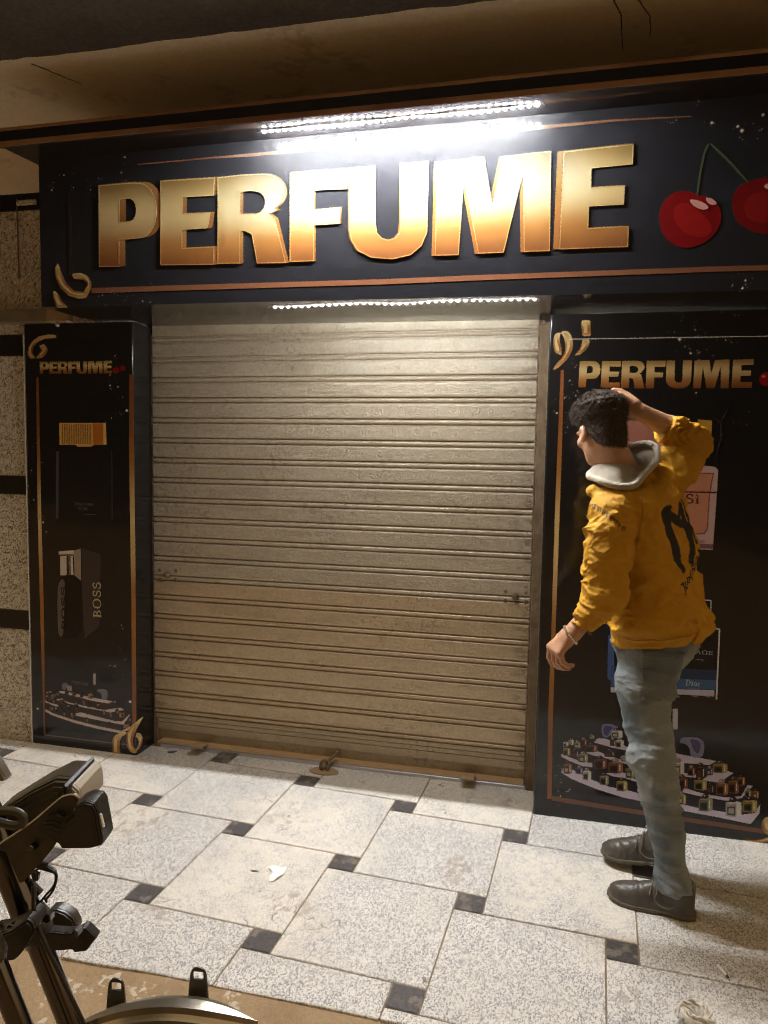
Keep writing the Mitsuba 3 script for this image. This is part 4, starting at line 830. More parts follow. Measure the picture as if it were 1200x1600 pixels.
    ('small_bottle_side',(60,50,53),3,[(2.9756,0.3043),(2.9869,0.3026),(2.9879,0.2754),(2.9768,0.2708)]),
    ('small_bottle_liquid',(80,38,26),4,[(2.9557,0.2903),(2.9734,0.2933),(2.9741,0.2735),(2.9563,0.2735)]),
    ('small_bottle_top',(60,50,53),4,[(2.9522,0.2992),(2.9756,0.3043),(2.9869,0.3026),(2.9645,0.298)]),
    ('small_bottle_shine',(214,206,196),5,[(2.9784,0.2979),(2.9805,0.2978),(2.9812,0.2797),(2.9791,0.2786)]),
    ('small_bottle_cap',(46,30,30),5,[(2.9775,0.3088),(2.9755,0.3046),(2.9703,0.302),(2.9642,0.302),(2.9601,0.3047),(2.9599,0.3089),(2.9638,0.3125),(2.9698,0.3139),(2.9753,0.3124)]),
    ('small_bottle_cap_shine',(190,180,172),6,[(2.9681,0.3092),(2.967,0.3076),(2.9647,0.3074),(2.9636,0.3087),(2.9646,0.3103),(2.9669,0.3105)]),
    ('small_bottle_neck',(150,128,92),4,[(2.9657,0.3036),(2.9719,0.3046),(2.972,0.3016),(2.9658,0.3005)]),
    ('small_bottle',(98,94,70),3,[(2.9831,0.288),(3.0106,0.294),(3.012,0.2554),(2.9843,0.2549)]),
    ('small_bottle_side',(140,135,105),3,[(3.0106,0.294),(3.024,0.292),(3.0251,0.2608),(3.012,0.2554)]),
    ('small_bottle_liquid',(44,42,31),4,[(2.9872,0.2778),(3.008,0.2813),(3.0088,0.2585),(2.9879,0.2585)]),
    ('small_bottle_top',(140,135,105),4,[(2.9831,0.288),(3.0106,0.294),(3.024,0.292),(2.9976,0.2867)]),
    ('small_bottle_label',(150,142,126),5,[(2.9906,0.2743),(3.0051,0.2767),(3.0056,0.2628),(2.991,0.2627)]),
    ('small_bottle_shine',(214,206,196),5,[(3.014,0.2866),(3.0164,0.2865),(3.0172,0.2657),(3.0148,0.2645)]),
    ('small_bottle_cap',(120,112,104),5,[(3.0129,0.299),(3.0106,0.2943),(3.0044,0.2912),(2.9972,0.2912),(2.9924,0.2944),(2.9922,0.2991),(2.9967,0.3033),(3.0039,0.3049),(3.0102,0.3032)]),
    ('small_bottle_cap_shine',(190,180,172),6,[(3.0018,0.2995),(3.0005,0.2977),(2.9979,0.2974),(2.9965,0.2989),(2.9978,0.3008),(3.0004,0.3011)]),
    ('small_bottle_neck',(150,128,92),4,[(2.999,0.293),(3.0063,0.2942),(3.0064,0.2908),(2.9991,0.2896)]),
    ('small_bottle',(146,140,136),3,[(2.9203,0.3343),(2.9342,0.3377),(2.9351,0.3125),(2.9211,0.3127)]),
    ('small_bottle_side',(200,193,188),3,[(2.9342,0.3377),(2.941,0.3361),(2.9417,0.3157),(2.9351,0.3125)]),
    ('small_bottle_liquid',(65,63,61),4,[(2.9224,0.3275),(2.9329,0.3294),(2.9335,0.3146),(2.9229,0.3149)]),
    ('small_bottle_top',(200,193,188),4,[(2.9203,0.3343),(2.9342,0.3377),(2.941,0.3361),(2.9276,0.3332)]),
    ('small_bottle_label',(20,16,18),5,[(2.9242,0.3252),(2.9315,0.3265),(2.9318,0.3174),(2.9244,0.3176)]),
    ('small_bottle_shine',(214,206,196),5,[(2.9359,0.3328),(2.9372,0.3327),(2.9376,0.3191),(2.9364,0.3183)]),
    ('small_bottle_cap',(66,50,48),5,[(2.9353,0.341),(2.9342,0.3379),(2.931,0.336),(2.9274,0.3362),(2.925,0.3383),(2.9249,0.3414),(2.9271,0.344),(2.9307,0.3449),(2.934,0.3437)]),
    ('small_bottle_cap_shine',(190,180,172),6,[(2.9297,0.3415),(2.9291,0.3403),(2.9277,0.3402),(2.927,0.3412),(2.9277,0.3424),(2.929,0.3425)]),
    ('small_bottle_neck',(150,128,92),4,[(2.9283,0.3373),(2.932,0.3379),(2.9321,0.3357),(2.9284,0.335)]),
    ('small_bottle',(146,140,136),3,[(2.9418,0.3471),(2.9556,0.3505),(2.9565,0.3254),(2.9425,0.3256)]),
    ('small_bottle_side',(200,193,188),3,[(2.9556,0.3505),(2.9623,0.349),(2.9631,0.3286),(2.9565,0.3254)]),
    ('small_bottle_liquid',(65,63,61),4,[(2.9439,0.3404),(2.9543,0.3423),(2.9549,0.3275),(2.9443,0.3278)]),
    ('small_bottle_top',(200,193,188),4,[(2.9418,0.3471),(2.9556,0.3505),(2.9623,0.349),(2.949,0.346)]),
    ('small_bottle_label',(150,142,126),5,[(2.9456,0.3381),(2.9529,0.3394),(2.9532,0.3303),(2.9459,0.3305)]),
    ('small_bottle_shine',(214,206,196),5,[(2.9573,0.3457),(2.9585,0.3455),(2.959,0.332),(2.9578,0.3312)]),
    ('small_bottle_cap',(66,50,48),5,[(2.9567,0.3538),(2.9555,0.3508),(2.9524,0.3489),(2.9488,0.349),(2.9464,0.3511),(2.9463,0.3542),(2.9485,0.3569),(2.9521,0.3578),(2.9553,0.3566)]),
    ('small_bottle_cap_shine',(190,180,172),6,[(2.9511,0.3543),(2.9505,0.3532),(2.9491,0.353),(2.9484,0.354),(2.9491,0.3552),(2.9504,0.3554)]),
    ('small_bottle_neck',(150,128,92),4,[(2.9497,0.3501),(2.9534,0.3508),(2.9535,0.3485),(2.9498,0.3479)]),
    ('small_bottle',(98,94,70),3,[(2.9647,0.3384),(2.9827,0.3425),(2.9837,0.3141),(2.9656,0.3141)]),
    ('small_bottle_side',(140,135,105),3,[(2.9827,0.3425),(2.9915,0.3409),(2.9923,0.3179),(2.9837,0.3141)]),
    ('small_bottle_liquid',(44,42,31),4,[(2.9674,0.3309),(2.981,0.3332),(2.9816,0.3164),(2.9679,0.3166)]),
    ('small_bottle_top',(140,135,105),4,[(2.9647,0.3384),(2.9827,0.3425),(2.9915,0.3409),(2.9741,0.3373)]),
    ('small_bottle_label',(150,142,126),5,[(2.9696,0.3282),(2.9791,0.3299),(2.9795,0.3196),(2.9699,0.3197)]),
    ('small_bottle_shine',(214,206,196),5,[(2.9849,0.3371),(2.9865,0.337),(2.9871,0.3216),(2.9855,0.3207)]),
    ('small_bottle_cap',(120,112,104),5,[(2.9842,0.3463),(2.9827,0.3428),(2.9786,0.3406),(2.9739,0.3407),(2.9707,0.3431),(2.9706,0.3466),(2.9736,0.3496),(2.9782,0.3507),(2.9824,0.3494)]),
    ('small_bottle_cap_shine',(190,180,172),6,[(2.9769,0.3468),(2.9761,0.3454),(2.9743,0.3453),(2.9734,0.3464),(2.9742,0.3477),(2.976,0.3479)]),
    ('small_bottle_neck',(150,128,92),4,[(2.975,0.342),(2.9799,0.3428),(2.9799,0.3402),(2.9751,0.3394)]),
    ('small_bottle',(80,38,26),3,[(2.9898,0.3538),(3.0077,0.3578),(3.0088,0.3294),(2.9907,0.3295)]),
    ('small_bottle_side',(118,65,50),3,[(3.0077,0.3578),(3.0165,0.3562),(3.0173,0.3332),(3.0088,0.3294)]),
    ('small_bottle_liquid',(36,17,11),4,[(2.9925,0.3462),(3.0061,0.3485),(3.0067,0.3318),(2.993,0.332)]),
    ('small_bottle_top',(118,65,50),4,[(2.9898,0.3538),(3.0077,0.3578),(3.0165,0.3562),(2.9992,0.3526)]),
    ('small_bottle_label',(20,16,18),5,[(2.9947,0.3436),(3.0042,0.3452),(3.0046,0.335),(2.9951,0.3351)]),
    ('small_bottle_shine',(214,206,196),5,[(3.0099,0.3524),(3.0116,0.3523),(3.0121,0.3369),(3.0106,0.3361)]),
    ('small_bottle_cap',(120,112,104),5,[(3.0092,0.3616),(3.0077,0.3581),(3.0037,0.3559),(2.999,0.356),(2.9958,0.3584),(2.9957,0.3619),(2.9987,0.3649),(3.0033,0.366),(3.0075,0.3647)]),
    ('small_bottle_cap_shine',(190,180,172),6,[(3.002,0.3621),(3.0011,0.3607),(2.9994,0.3606),(2.9985,0.3617),(2.9993,0.363),(3.0011,0.3632)]),
    ('small_bottle_neck',(150,128,92),4,[(3.0001,0.3573),(3.0049,0.3581),(3.005,0.3556),(3.0002,0.3548)]),
    ('small_bottle',(80,38,26),3,[(3.0131,0.3305),(3.0457,0.3364),(3.0469,0.3048),(3.0141,0.3033)]),
    ('small_bottle_side',(118,65,50),3,[(3.0457,0.3364),(3.0615,0.3353),(3.0625,0.3097),(3.0469,0.3048)]),
    ('small_bottle_liquid',(36,17,11),4,[(3.0178,0.3222),(3.0425,0.3259),(3.0432,0.3072),(3.0184,0.3063)]),
    ('small_bottle_top',(118,65,50),4,[(3.0131,0.3305),(3.0457,0.3364),(3.0615,0.3353),(3.0302,0.33)]),
    ('small_bottle_label',(20,16,18),5,[(3.0218,0.3195),(3.039,0.322),(3.0394,0.3106),(3.0222,0.31)]),
    ('small_bottle_shine',(214,206,196),5,[(3.0496,0.3305),(3.0525,0.3305),(3.0531,0.3134),(3.0503,0.3123)]),
    ('small_bottle_cap',(30,26,34),5,[(3.0485,0.3407),(3.0457,0.3367),(3.0383,0.334),(3.0298,0.3337),(3.0241,0.3361),(3.024,0.34),(3.0294,0.3436),(3.0379,0.3452),(3.0454,0.3441)]),
    ('small_bottle_cap_shine',(190,180,172),6,[(3.0354,0.3407),(3.0338,0.3392),(3.0307,0.3388),(3.0291,0.34),(3.0306,0.3416),(3.0337,0.3419)]),
    ('small_bottle_neck',(150,128,92),4,[(3.0319,0.3352),(3.0406,0.3365),(3.0407,0.3337),(3.032,0.3324)]),
    ('small_bottle',(80,38,26),3,[(3.049,0.2731),(3.0836,0.2805),(3.0853,0.2354),(3.0505,0.2345)]),
    ('small_bottle_side',(118,65,50),3,[(3.0836,0.2805),(3.1003,0.2783),(3.1018,0.2419),(3.0853,0.2354)]),
    ('small_bottle_liquid',(36,17,11),4,[(3.0541,0.2612),(3.0803,0.2656),(3.0813,0.239),(3.055,0.2386)]),
    ('small_bottle_top',(118,65,50),4,[(3.049,0.2731),(3.0836,0.2805),(3.1003,0.2783),(3.0672,0.2718)]),
    ('small_bottle_label',(20,16,18),5,[(3.0584,0.2572),(3.0766,0.2602),(3.0772,0.244),(3.0589,0.2436)]),
    ('small_bottle_shine',(214,206,196),5,[(3.0877,0.2719),(3.0908,0.2718),(3.0918,0.2475),(3.0887,0.246)]),
    ('small_bottle_cap',(30,26,34),5,[(3.0864,0.2864),(3.0835,0.2809),(3.0757,0.2772),(3.0667,0.2771),(3.0607,0.2807),(3.0604,0.2862),(3.0662,0.2912),(3.0751,0.2931),(3.0831,0.2913)]),
    ('small_bottle_cap_shine',(190,180,172),6,[(3.0725,0.2869),(3.0709,0.2847),(3.0676,0.2844),(3.0658,0.2861),(3.0674,0.2883),(3.0708,0.2886)]),
    ('small_bottle_neck',(150,128,92),4,[(3.0689,0.2792),(3.0781,0.2807),(3.0783,0.2767),(3.0691,0.2752)]),
    ('small_bottle',(94,56,34),3,[(3.1078,0.266),(3.1472,0.2744),(3.1493,0.2229),(3.1095,0.2218)]),
    ('small_bottle_side',(135,88,60),3,[(3.1472,0.2744),(3.1664,0.272),(3.1681,0.2304),(3.1493,0.2229)]),
    ('small_bottle_liquid',(42,25,15),4,[(3.1137,0.2524),(3.1435,0.2574),(3.1447,0.2271),(3.1147,0.2266)]),
    ('small_bottle_top',(135,88,60),4,[(3.1078,0.266),(3.1472,0.2744),(3.1664,0.272),(3.1285,0.2645)]),
    ('small_bottle_label',(20,16,18),5,[(3.1186,0.2478),(3.1393,0.2513),(3.1401,0.2327),(3.1192,0.2323)]),
    ('small_bottle_shine',(214,206,196),5,[(3.152,0.2646),(3.1555,0.2645),(3.1567,0.2368),(3.1532,0.235)]),
    ('small_bottle_cap',(120,112,104),5,[(3.1505,0.2812),(3.1472,0.2749),(3.1383,0.2707),(3.128,0.2706),(3.1211,0.2747),(3.1208,0.281),(3.1273,0.2866),(3.1376,0.2889),(3.1467,0.2868)]),
    ('small_bottle_cap_shine',(190,180,172),6,[(3.1346,0.2817),(3.1328,0.2793),(3.129,0.2789),(3.127,0.2809),(3.1288,0.2833),(3.1326,0.2838)]),
    ('small_bottle_neck',(150,128,92),4,[(3.1305,0.273),(3.141,0.2747),(3.1412,0.2701),(3.1307,0.2684)]),
    ('small_bottle',(34,26,28),3,[(3.0904,0.3146),(3.1195,0.32),(3.1206,0.2918),(3.0913,0.2904)]),
    ('small_bottle_side',(60,50,53),3,[(3.1195,0.32),(3.1336,0.319),(3.1345,0.2962),(3.1206,0.2918)]),
    ('small_bottle_liquid',(80,38,26),4,[(3.0946,0.3073),(3.1166,0.3106),(3.1173,0.294),(3.0951,0.2931)]),
    ('small_bottle_top',(60,50,53),4,[(3.0904,0.3146),(3.1195,0.32),(3.1336,0.319),(3.1056,0.3142)]),
    ('small_bottle_shine',(214,206,196),5,[(3.123,0.3147),(3.1256,0.3147),(3.1262,0.2995),(3.1236,0.2985)]),
    ('small_bottle_cap',(66,50,48),5,[(3.122,0.3238),(3.1195,0.3203),(3.1129,0.3178),(3.1053,0.3175),(3.1002,0.3196),(3.1001,0.3231),(3.1049,0.3263),(3.1125,0.3278),(3.1192,0.3268)]),
    ('small_bottle_cap_shine',(190,180,172),6,[(3.1102,0.3238),(3.1089,0.3224),(3.1061,0.3221),(3.1046,0.3232),(3.106,0.3245),(3.1088,0.3248)]),
    ('small_bottle_neck',(150,128,92),4,[(3.1072,0.3189),(3.115,0.3201),(3.1151,0.3175),(3.1073,0.3164)]),
    ('small_bottle',(146,140,136),3,[(3.1563,0.3012),(3.1831,0.3064),(3.1843,0.2783),(3.1573,0.2771)]),
    ('small_bottle_side',(200,193,188),3,[(3.1831,0.3064),(3.1961,0.3053),(3.1971,0.2826),(3.1843,0.2783)]),
    ('small_bottle_liquid',(65,63,61),4,[(3.1602,0.2939),(3.1805,0.2971),(3.1812,0.2805),(3.1608,0.2798)]),
    ('small_bottle_top',(200,193,188),4,[(3.1563,0.3012),(3.1831,0.3064),(3.1961,0.3053),(3.1704,0.3007)]),
    ('small_bottle_label',(150,142,126),5,[(3.1635,0.2914),(3.1777,0.2936),(3.1781,0.2835),(3.1639,0.283)]),
    ('small_bottle_shine',(214,206,196),5,[(3.1863,0.3011),(3.1887,0.3011),(3.1893,0.2859),(3.187,0.285)]),
    ('small_bottle_cap',(46,30,30),5,[(3.1854,0.3102),(3.1831,0.3066),(3.177,0.3042),(3.17,0.304),(3.1654,0.3062),(3.1652,0.3096),(3.1697,0.3128),(3.1766,0.3142),(3.1828,0.3131)]),
    ('small_bottle_cap_shine',(190,180,172),6,[(3.1746,0.3102),(3.1733,0.3088),(3.1708,0.3086),(3.1694,0.3096),(3.1707,0.311),(3.1732,0.3113)]),
    ('small_bottle_neck',(150,128,92),4,[(3.1718,0.3054),(3.1789,0.3065),(3.179,0.3039),(3.1719,0.3028)]),
    ('small_bottle',(98,94,70),3,[(3.1781,0.2491),(3.2017,0.2554),(3.2036,0.209),(3.1797,0.2094)]),
    ('small_bottle_side',(140,135,105),3,[(3.2017,0.2554),(3.2132,0.2526),(3.2148,0.2151),(3.2036,0.209)]),
    ('small_bottle_liquid',(44,42,31),4,[(3.1818,0.2367),(3.1996,0.2403),(3.2008,0.2129),(3.1827,0.2135)]),
    ('small_bottle_top',(140,135,105),4,[(3.1781,0.2491),(3.2017,0.2554),(3.2132,0.2526),(3.1905,0.2471)]),
    ('small_bottle_label',(150,142,126),5,[(3.1848,0.2324),(3.1972,0.2348),(3.1979,0.2181),(3.1853,0.2185)]),
    ('small_bottle_shine',(214,206,196),5,[(3.2047,0.2464),(3.2068,0.2462),(3.2078,0.2212),(3.2058,0.2198)]),
    ('small_bottle_cap',(46,30,30),5,[(3.2035,0.2614),(3.2016,0.2558),(3.1963,0.2523),(3.1901,0.2526),(3.1859,0.2565),(3.1857,0.2622),(3.1895,0.267),(3.1957,0.2687),(3.2012,0.2665)]),
    ('small_bottle_cap_shine',(190,180,172),6,[(3.194,0.2624),(3.1929,0.2603),(3.1906,0.26),(3.1894,0.2619),(3.1905,0.264),(3.1927,0.2643)]),
    ('small_bottle_neck',(150,128,92),4,[(3.1916,0.2547),(3.1979,0.2559),(3.1981,0.2517),(3.1918,0.2505)]),
    ('small_bottle',(98,94,70),3,[(3.0255,0.3764),(3.0392,0.3792),(3.0399,0.3609),(3.0261,0.3607)]),
    ('small_bottle_side',(140,135,105),3,[(3.0392,0.3792),(3.0458,0.3783),(3.0464,0.3634),(3.0399,0.3609)]),
    ('small_bottle_liquid',(44,42,31),4,[(3.0276,0.3715),(3.0379,0.3732),(3.0383,0.3624),(3.0279,0.3624)]),
    ('small_bottle_top',(140,135,105),4,[(3.0255,0.3764),(3.0392,0.3792),(3.0458,0.3783),(3.0327,0.3758)]),
    ('small_bottle_label',(150,142,126),5,[(3.0293,0.3699),(3.0364,0.371),(3.0367,0.3644),(3.0295,0.3644)]),
    ('small_bottle_shine',(214,206,196),5,[(3.0408,0.3757),(3.0421,0.3757),(3.0424,0.3658),(3.0412,0.3652)]),
    ('small_bottle_cap',(66,50,48),5,[(3.0403,0.3816),(3.0392,0.3794),(3.0361,0.3779),(3.0325,0.3779),(3.0301,0.3794),(3.03,0.3817),(3.0323,0.3836),(3.0358,0.3844),(3.039,0.3836)]),
    ('small_bottle_cap_shine',(190,180,172),6,[(3.0348,0.3819),(3.0342,0.381),(3.0329,0.3809),(3.0322,0.3816),(3.0328,0.3824),(3.0341,0.3826)]),
    ('small_bottle_neck',(150,128,92),4,[(3.0334,0.3788),(3.037,0.3793),(3.0371,0.3777),(3.0335,0.3771)]),
    ('small_bottle',(146,140,136),3,[(3.1125,0.4044),(3.1435,0.4102),(3.1448,0.3772),(3.1136,0.3762)]),
    ('small_bottle_side',(200,193,188),3,[(3.1435,0.4102),(3.1585,0.4088),(3.1596,0.3821),(3.1448,0.3772)]),
    ('small_bottle_liquid',(65,63,61),4,[(3.117,0.3958),(3.1405,0.3993),(3.1412,0.3798),(3.1176,0.3793)]),
    ('small_bottle_top',(200,193,188),4,[(3.1125,0.4044),(3.1435,0.4102),(3.1585,0.4088),(3.1287,0.4037)]),
    ('small_bottle_label',(150,142,126),5,[(3.1208,0.3929),(3.1372,0.3953),(3.1376,0.3834),(3.1212,0.383)]),
    ('small_bottle_shine',(214,206,196),5,[(3.1472,0.404),(3.15,0.4039),(3.1507,0.3861),(3.148,0.385)]),
    ('small_bottle_cap',(46,30,30),5,[(3.1461,0.4146),(3.1434,0.4105),(3.1364,0.4077),(3.1283,0.4076),(3.1229,0.4101),(3.1228,0.4142),(3.1279,0.4179),(3.136,0.4194),(3.1431,0.4181)]),
    ('small_bottle_cap_shine',(190,180,172),6,[(3.1336,0.4148),(3.1322,0.4132),(3.1292,0.4129),(3.1276,0.4142),(3.1291,0.4157),(3.132,0.4161)]),
    ('small_bottle_neck',(150,128,92),4,[(3.1304,0.4091),(3.1386,0.4103),(3.1387,0.4074),(3.1305,0.4062)]),
    ('small_bottle',(34,26,28),3,[(3.1102,0.3647),(3.1257,0.3685),(3.1268,0.3404),(3.1111,0.3406)]),
    ('small_bottle_side',(60,50,53),3,[(3.1257,0.3685),(3.1333,0.3668),(3.1342,0.344),(3.1268,0.3404)]),
    ('small_bottle_liquid',(80,38,26),4,[(3.1125,0.3572),(3.1243,0.3593),(3.125,0.3427),(3.1131,0.3431)]),
    ('small_bottle_top',(60,50,53),4,[(3.1102,0.3647),(3.1257,0.3685),(3.1333,0.3668),(3.1183,0.3635)]),
    ('small_bottle_shine',(214,206,196),5,[(3.1276,0.3631),(3.129,0.3629),(3.1296,0.3477),(3.1283,0.3469)]),
    ('small_bottle_cap',(120,112,104),5,[(3.1269,0.3722),(3.1256,0.3688),(3.1222,0.3666),(3.1181,0.3668),(3.1153,0.3692),(3.1152,0.3726),(3.1177,0.3756),(3.1218,0.3766),(3.1254,0.3753)]),
    ('small_bottle_cap_shine',(190,180,172),6,[(3.1206,0.3728),(3.1199,0.3715),(3.1184,0.3713),(3.1176,0.3724),(3.1183,0.3737),(3.1198,0.3739)]),
    ('small_bottle_neck',(150,128,92),4,[(3.1191,0.3681),(3.1232,0.3688),(3.1233,0.3663),(3.1192,0.3655)]),
    ('small_bottle',(146,140,136),3,[(3.1318,0.3657),(3.1545,0.3708),(3.1559,0.3361),(3.133,0.336)]),
    ('small_bottle_side',(200,193,188),3,[(3.1545,0.3708),(3.1655,0.3689),(3.1667,0.3408),(3.1559,0.3361)]),
    ('small_bottle_liquid',(65,63,61),4,[(3.1352,0.3565),(3.1524,0.3594),(3.1532,0.3389),(3.1359,0.3391)]),
    ('small_bottle_top',(200,193,188),4,[(3.1318,0.3657),(3.1545,0.3708),(3.1655,0.3689),(3.1437,0.3644)]),
    ('small_bottle_label',(20,16,18),5,[(3.138,0.3533),(3.15,0.3553),(3.1505,0.3428),(3.1385,0.3429)]),
    ('small_bottle_shine',(214,206,196),5,[(3.1573,0.3641),(3.1593,0.364),(3.1601,0.3453),(3.1581,0.3442)]),
    ('small_bottle_cap',(120,112,104),5,[(3.1563,0.3753),(3.1544,0.3711),(3.1493,0.3684),(3.1434,0.3685),(3.1394,0.3714),(3.1392,0.3756),(3.1429,0.3793),(3.1488,0.3807),(3.1541,0.3791)]),
    ('small_bottle_cap_shine',(190,180,172),6,[(3.1471,0.3759),(3.1461,0.3743),(3.1439,0.3741),(3.1428,0.3754),(3.1438,0.3771),(3.146,0.3773)]),
    ('small_bottle_neck',(150,128,92),4,[(3.1448,0.3701),(3.1509,0.3711),(3.151,0.368),(3.145,0.367)]),
    ('small_bottle',(146,140,136),3,[(3.3644,0.2951),(3.3923,0.3023),(3.3947,0.2486),(3.3665,0.249)]),
    ('small_bottle_side',(200,193,188),3,[(3.3923,0.3023),(3.4059,0.2991),(3.4079,0.2556),(3.3947,0.2486)]),
    ('small_bottle_liquid',(65,63,61),4,[(3.3688,0.2807),(3.3899,0.2848),(3.3914,0.2531),(3.37,0.2538)]),
    ('small_bottle_top',(200,193,188),4,[(3.3644,0.2951),(3.3923,0.3023),(3.4059,0.2991),(3.3792,0.2927)]),
    ('small_bottle_label',(150,142,126),5,[(3.3724,0.2757),(3.3871,0.2785),(3.388,0.2591),(3.3731,0.2595)]),
    ('small_bottle_shine',(214,206,196),5,[(3.3959,0.292),(3.3984,0.2917),(3.3997,0.2627),(3.3973,0.2611)]),
    ('small_bottle_cap',(120,112,104),5,[(3.3944,0.3093),(3.3922,0.3028),(3.386,0.2988),(3.3787,0.2991),(3.3737,0.3036),(3.3734,0.3102),(3.3779,0.3158),(3.3851,0.3178),(3.3916,0.3152)]),
    ('small_bottle_cap_shine',(190,180,172),6,[(3.3831,0.3104),(3.3819,0.308),(3.3792,0.3077),(3.3777,0.3098),(3.379,0.3123),(3.3817,0.3126)]),
    ('small_bottle_neck',(150,128,92),4,[(3.3804,0.3015),(3.3879,0.3029),(3.3881,0.2981),(3.3806,0.2967)]),
    ('small_bottle',(34,26,28),3,[(3.4524,0.2869),(3.4769,0.2938),(3.4794,0.2404),(3.4545,0.2412)]),
    ('small_bottle_side',(60,50,53),3,[(3.4769,0.2938),(3.489,0.2904),(3.4911,0.2472),(3.4794,0.2404)]),
    ('small_bottle_liquid',(80,38,26),4,[(3.4564,0.2726),(3.475,0.2764),(3.4765,0.2449),(3.4576,0.2459)]),
    ('small_bottle_top',(60,50,53),4,[(3.4524,0.2869),(3.4769,0.2938),(3.489,0.2904),(3.4654,0.2844)]),
    ('small_bottle_shine',(214,206,196),5,[(3.4801,0.2835),(3.4824,0.2832),(3.4837,0.2544),(3.4816,0.2528)]),
    ('small_bottle_cap',(46,30,30),5,[(3.4788,0.3008),(3.4768,0.2943),(3.4714,0.2904),(3.4649,0.2908),(3.4605,0.2953),(3.4602,0.3019),(3.4641,0.3074),(3.4705,0.3093),(3.4763,0.3067)]),
    ('small_bottle_cap_shine',(190,180,172),6,[(3.4688,0.302),(3.4677,0.2996),(3.4653,0.2993),(3.464,0.3015),(3.4651,0.3039),(3.4675,0.3042)]),
    ('small_bottle_neck',(150,128,92),4,[(3.4665,0.2931),(3.473,0.2944),(3.4732,0.2896),(3.4667,0.2883)]),
    ('small_bottle',(116,100,58),3,[(3.5152,0.3077),(3.5522,0.3152),(3.5543,0.2734),(3.517,0.2719)]),
    ('small_bottle_side',(163,143,90),3,[(3.5522,0.3152),(3.5702,0.3135),(3.5719,0.2797),(3.5543,0.2734)]),
    ('small_bottle_liquid',(52,45,26),4,[(3.5207,0.2968),(3.5487,0.3013),(3.55,0.2766),(3.5218,0.2758)]),
    ('small_bottle_top',(163,143,90),4,[(3.5152,0.3077),(3.5522,0.3152),(3.5702,0.3135),(3.5347,0.3068)]),
    ('small_bottle_label',(20,16,18),5,[(3.5254,0.2931),(3.5449,0.2962),(3.5456,0.2812),(3.526,0.2805)]),
    ('small_bottle_shine',(214,206,196),5,[(3.5567,0.3073),(3.56,0.3073),(3.5611,0.2847),(3.5579,0.2833)]),
    ('small_bottle_cap',(66,50,48),5,[(3.5552,0.3208),(3.5521,0.3155),(3.5438,0.312),(3.5341,0.3118),(3.5277,0.315),(3.5274,0.3201),(3.5335,0.3248),(3.5431,0.3268),(3.5517,0.3252)]),
    ('small_bottle_cap_shine',(190,180,172),6,[(3.5403,0.3209),(3.5386,0.3189),(3.5351,0.3185),(3.5332,0.3201),(3.5349,0.3221),(3.5385,0.3225)]),
    ('small_bottle_neck',(150,128,92),4,[(3.5365,0.3138),(3.5464,0.3153),(3.5466,0.3116),(3.5367,0.31)]),
    ('small_bottle',(80,38,26),3,[(3.3823,0.2301),(3.4101,0.2369),(3.4122,0.1913),(3.3841,0.191)]),
    ('small_bottle_side',(118,65,50),3,[(3.4101,0.2369),(3.4238,0.2344),(3.4255,0.1975),(3.4122,0.1913)]),
    ('small_bottle_liquid',(36,17,11),4,[(3.3866,0.218),(3.4077,0.2219),(3.4089,0.195),(3.3876,0.1951)]),
    ('small_bottle_top',(118,65,50),4,[(3.3823,0.2301),(3.4101,0.2369),(3.4238,0.2344),(3.397,0.2284)]),
    ('small_bottle_label',(20,16,18),5,[(3.3901,0.2138),(3.4048,0.2165),(3.4056,0.2001),(3.3908,0.2001)]),
    ('small_bottle_shine',(214,206,196),5,[(3.4137,0.2282),(3.4162,0.228),(3.4173,0.2034),(3.4149,0.2019)]),
    ('small_bottle_cap',(66,50,48),5,[(3.4124,0.2429),(3.4101,0.2373),(3.4038,0.2338),(3.3965,0.2339),(3.3916,0.2376),(3.3913,0.2432),(3.3959,0.2481),(3.4031,0.2499),(3.4096,0.2479)]),
    ('small_bottle_cap_shine',(190,180,172),6,[(3.4011,0.2436),(3.3998,0.2415),(3.3971,0.2412),(3.3957,0.243),(3.3969,0.2451),(3.3996,0.2454)]),
    ('small_bottle_neck',(150,128,92),4,[(3.3983,0.236),(3.4057,0.2373),(3.4059,0.2332),(3.3985,0.2318)]),
    ('small_bottle',(116,100,58),3,[(3.4473,0.2298),(3.4798,0.2372),(3.482,0.1918),(3.4491,0.1909)]),
    ('small_bottle_side',(163,143,90),3,[(3.4798,0.2372),(3.4957,0.235),(3.4974,0.1983),(3.482,0.1918)]),
    ('small_bottle_liquid',(52,45,26),4,[(3.4523,0.2178),(3.4769,0.2222),(3.4782,0.1954),(3.4533,0.1951)]),
    ('small_bottle_top',(163,143,90),4,[(3.4473,0.2298),(3.4798,0.2372),(3.4957,0.235),(3.4644,0.2285)]),
    ('small_bottle_label',(20,16,18),5,[(3.4564,0.2138),(3.4735,0.2168),(3.4743,0.2004),(3.457,0.2001)]),
    ('small_bottle_shine',(214,206,196),5,[(3.4839,0.2286),(3.4868,0.2285),(3.4879,0.2039),(3.4851,0.2025)]),
    ('small_bottle_cap',(66,50,48),5,[(3.4824,0.2432),(3.4798,0.2376),(3.4724,0.2339),(3.4639,0.2339),(3.4582,0.2375),(3.4579,0.2431),(3.4633,0.248),(3.4717,0.25),(3.4793,0.2481)]),
    ('small_bottle_cap_shine',(190,180,172),6,[(3.4693,0.2437),(3.4678,0.2415),(3.4647,0.2412),(3.463,0.2429),(3.4645,0.2451),(3.4676,0.2455)]),
    ('small_bottle_neck',(150,128,92),4,[(3.466,0.236),(3.4747,0.2375),(3.4749,0.2334),(3.4662,0.2319)]),
    ('small_bottle',(104,66,36),3,[(3.5315,0.2273),(3.5616,0.235),(3.5643,0.1818),(3.5338,0.1817)]),
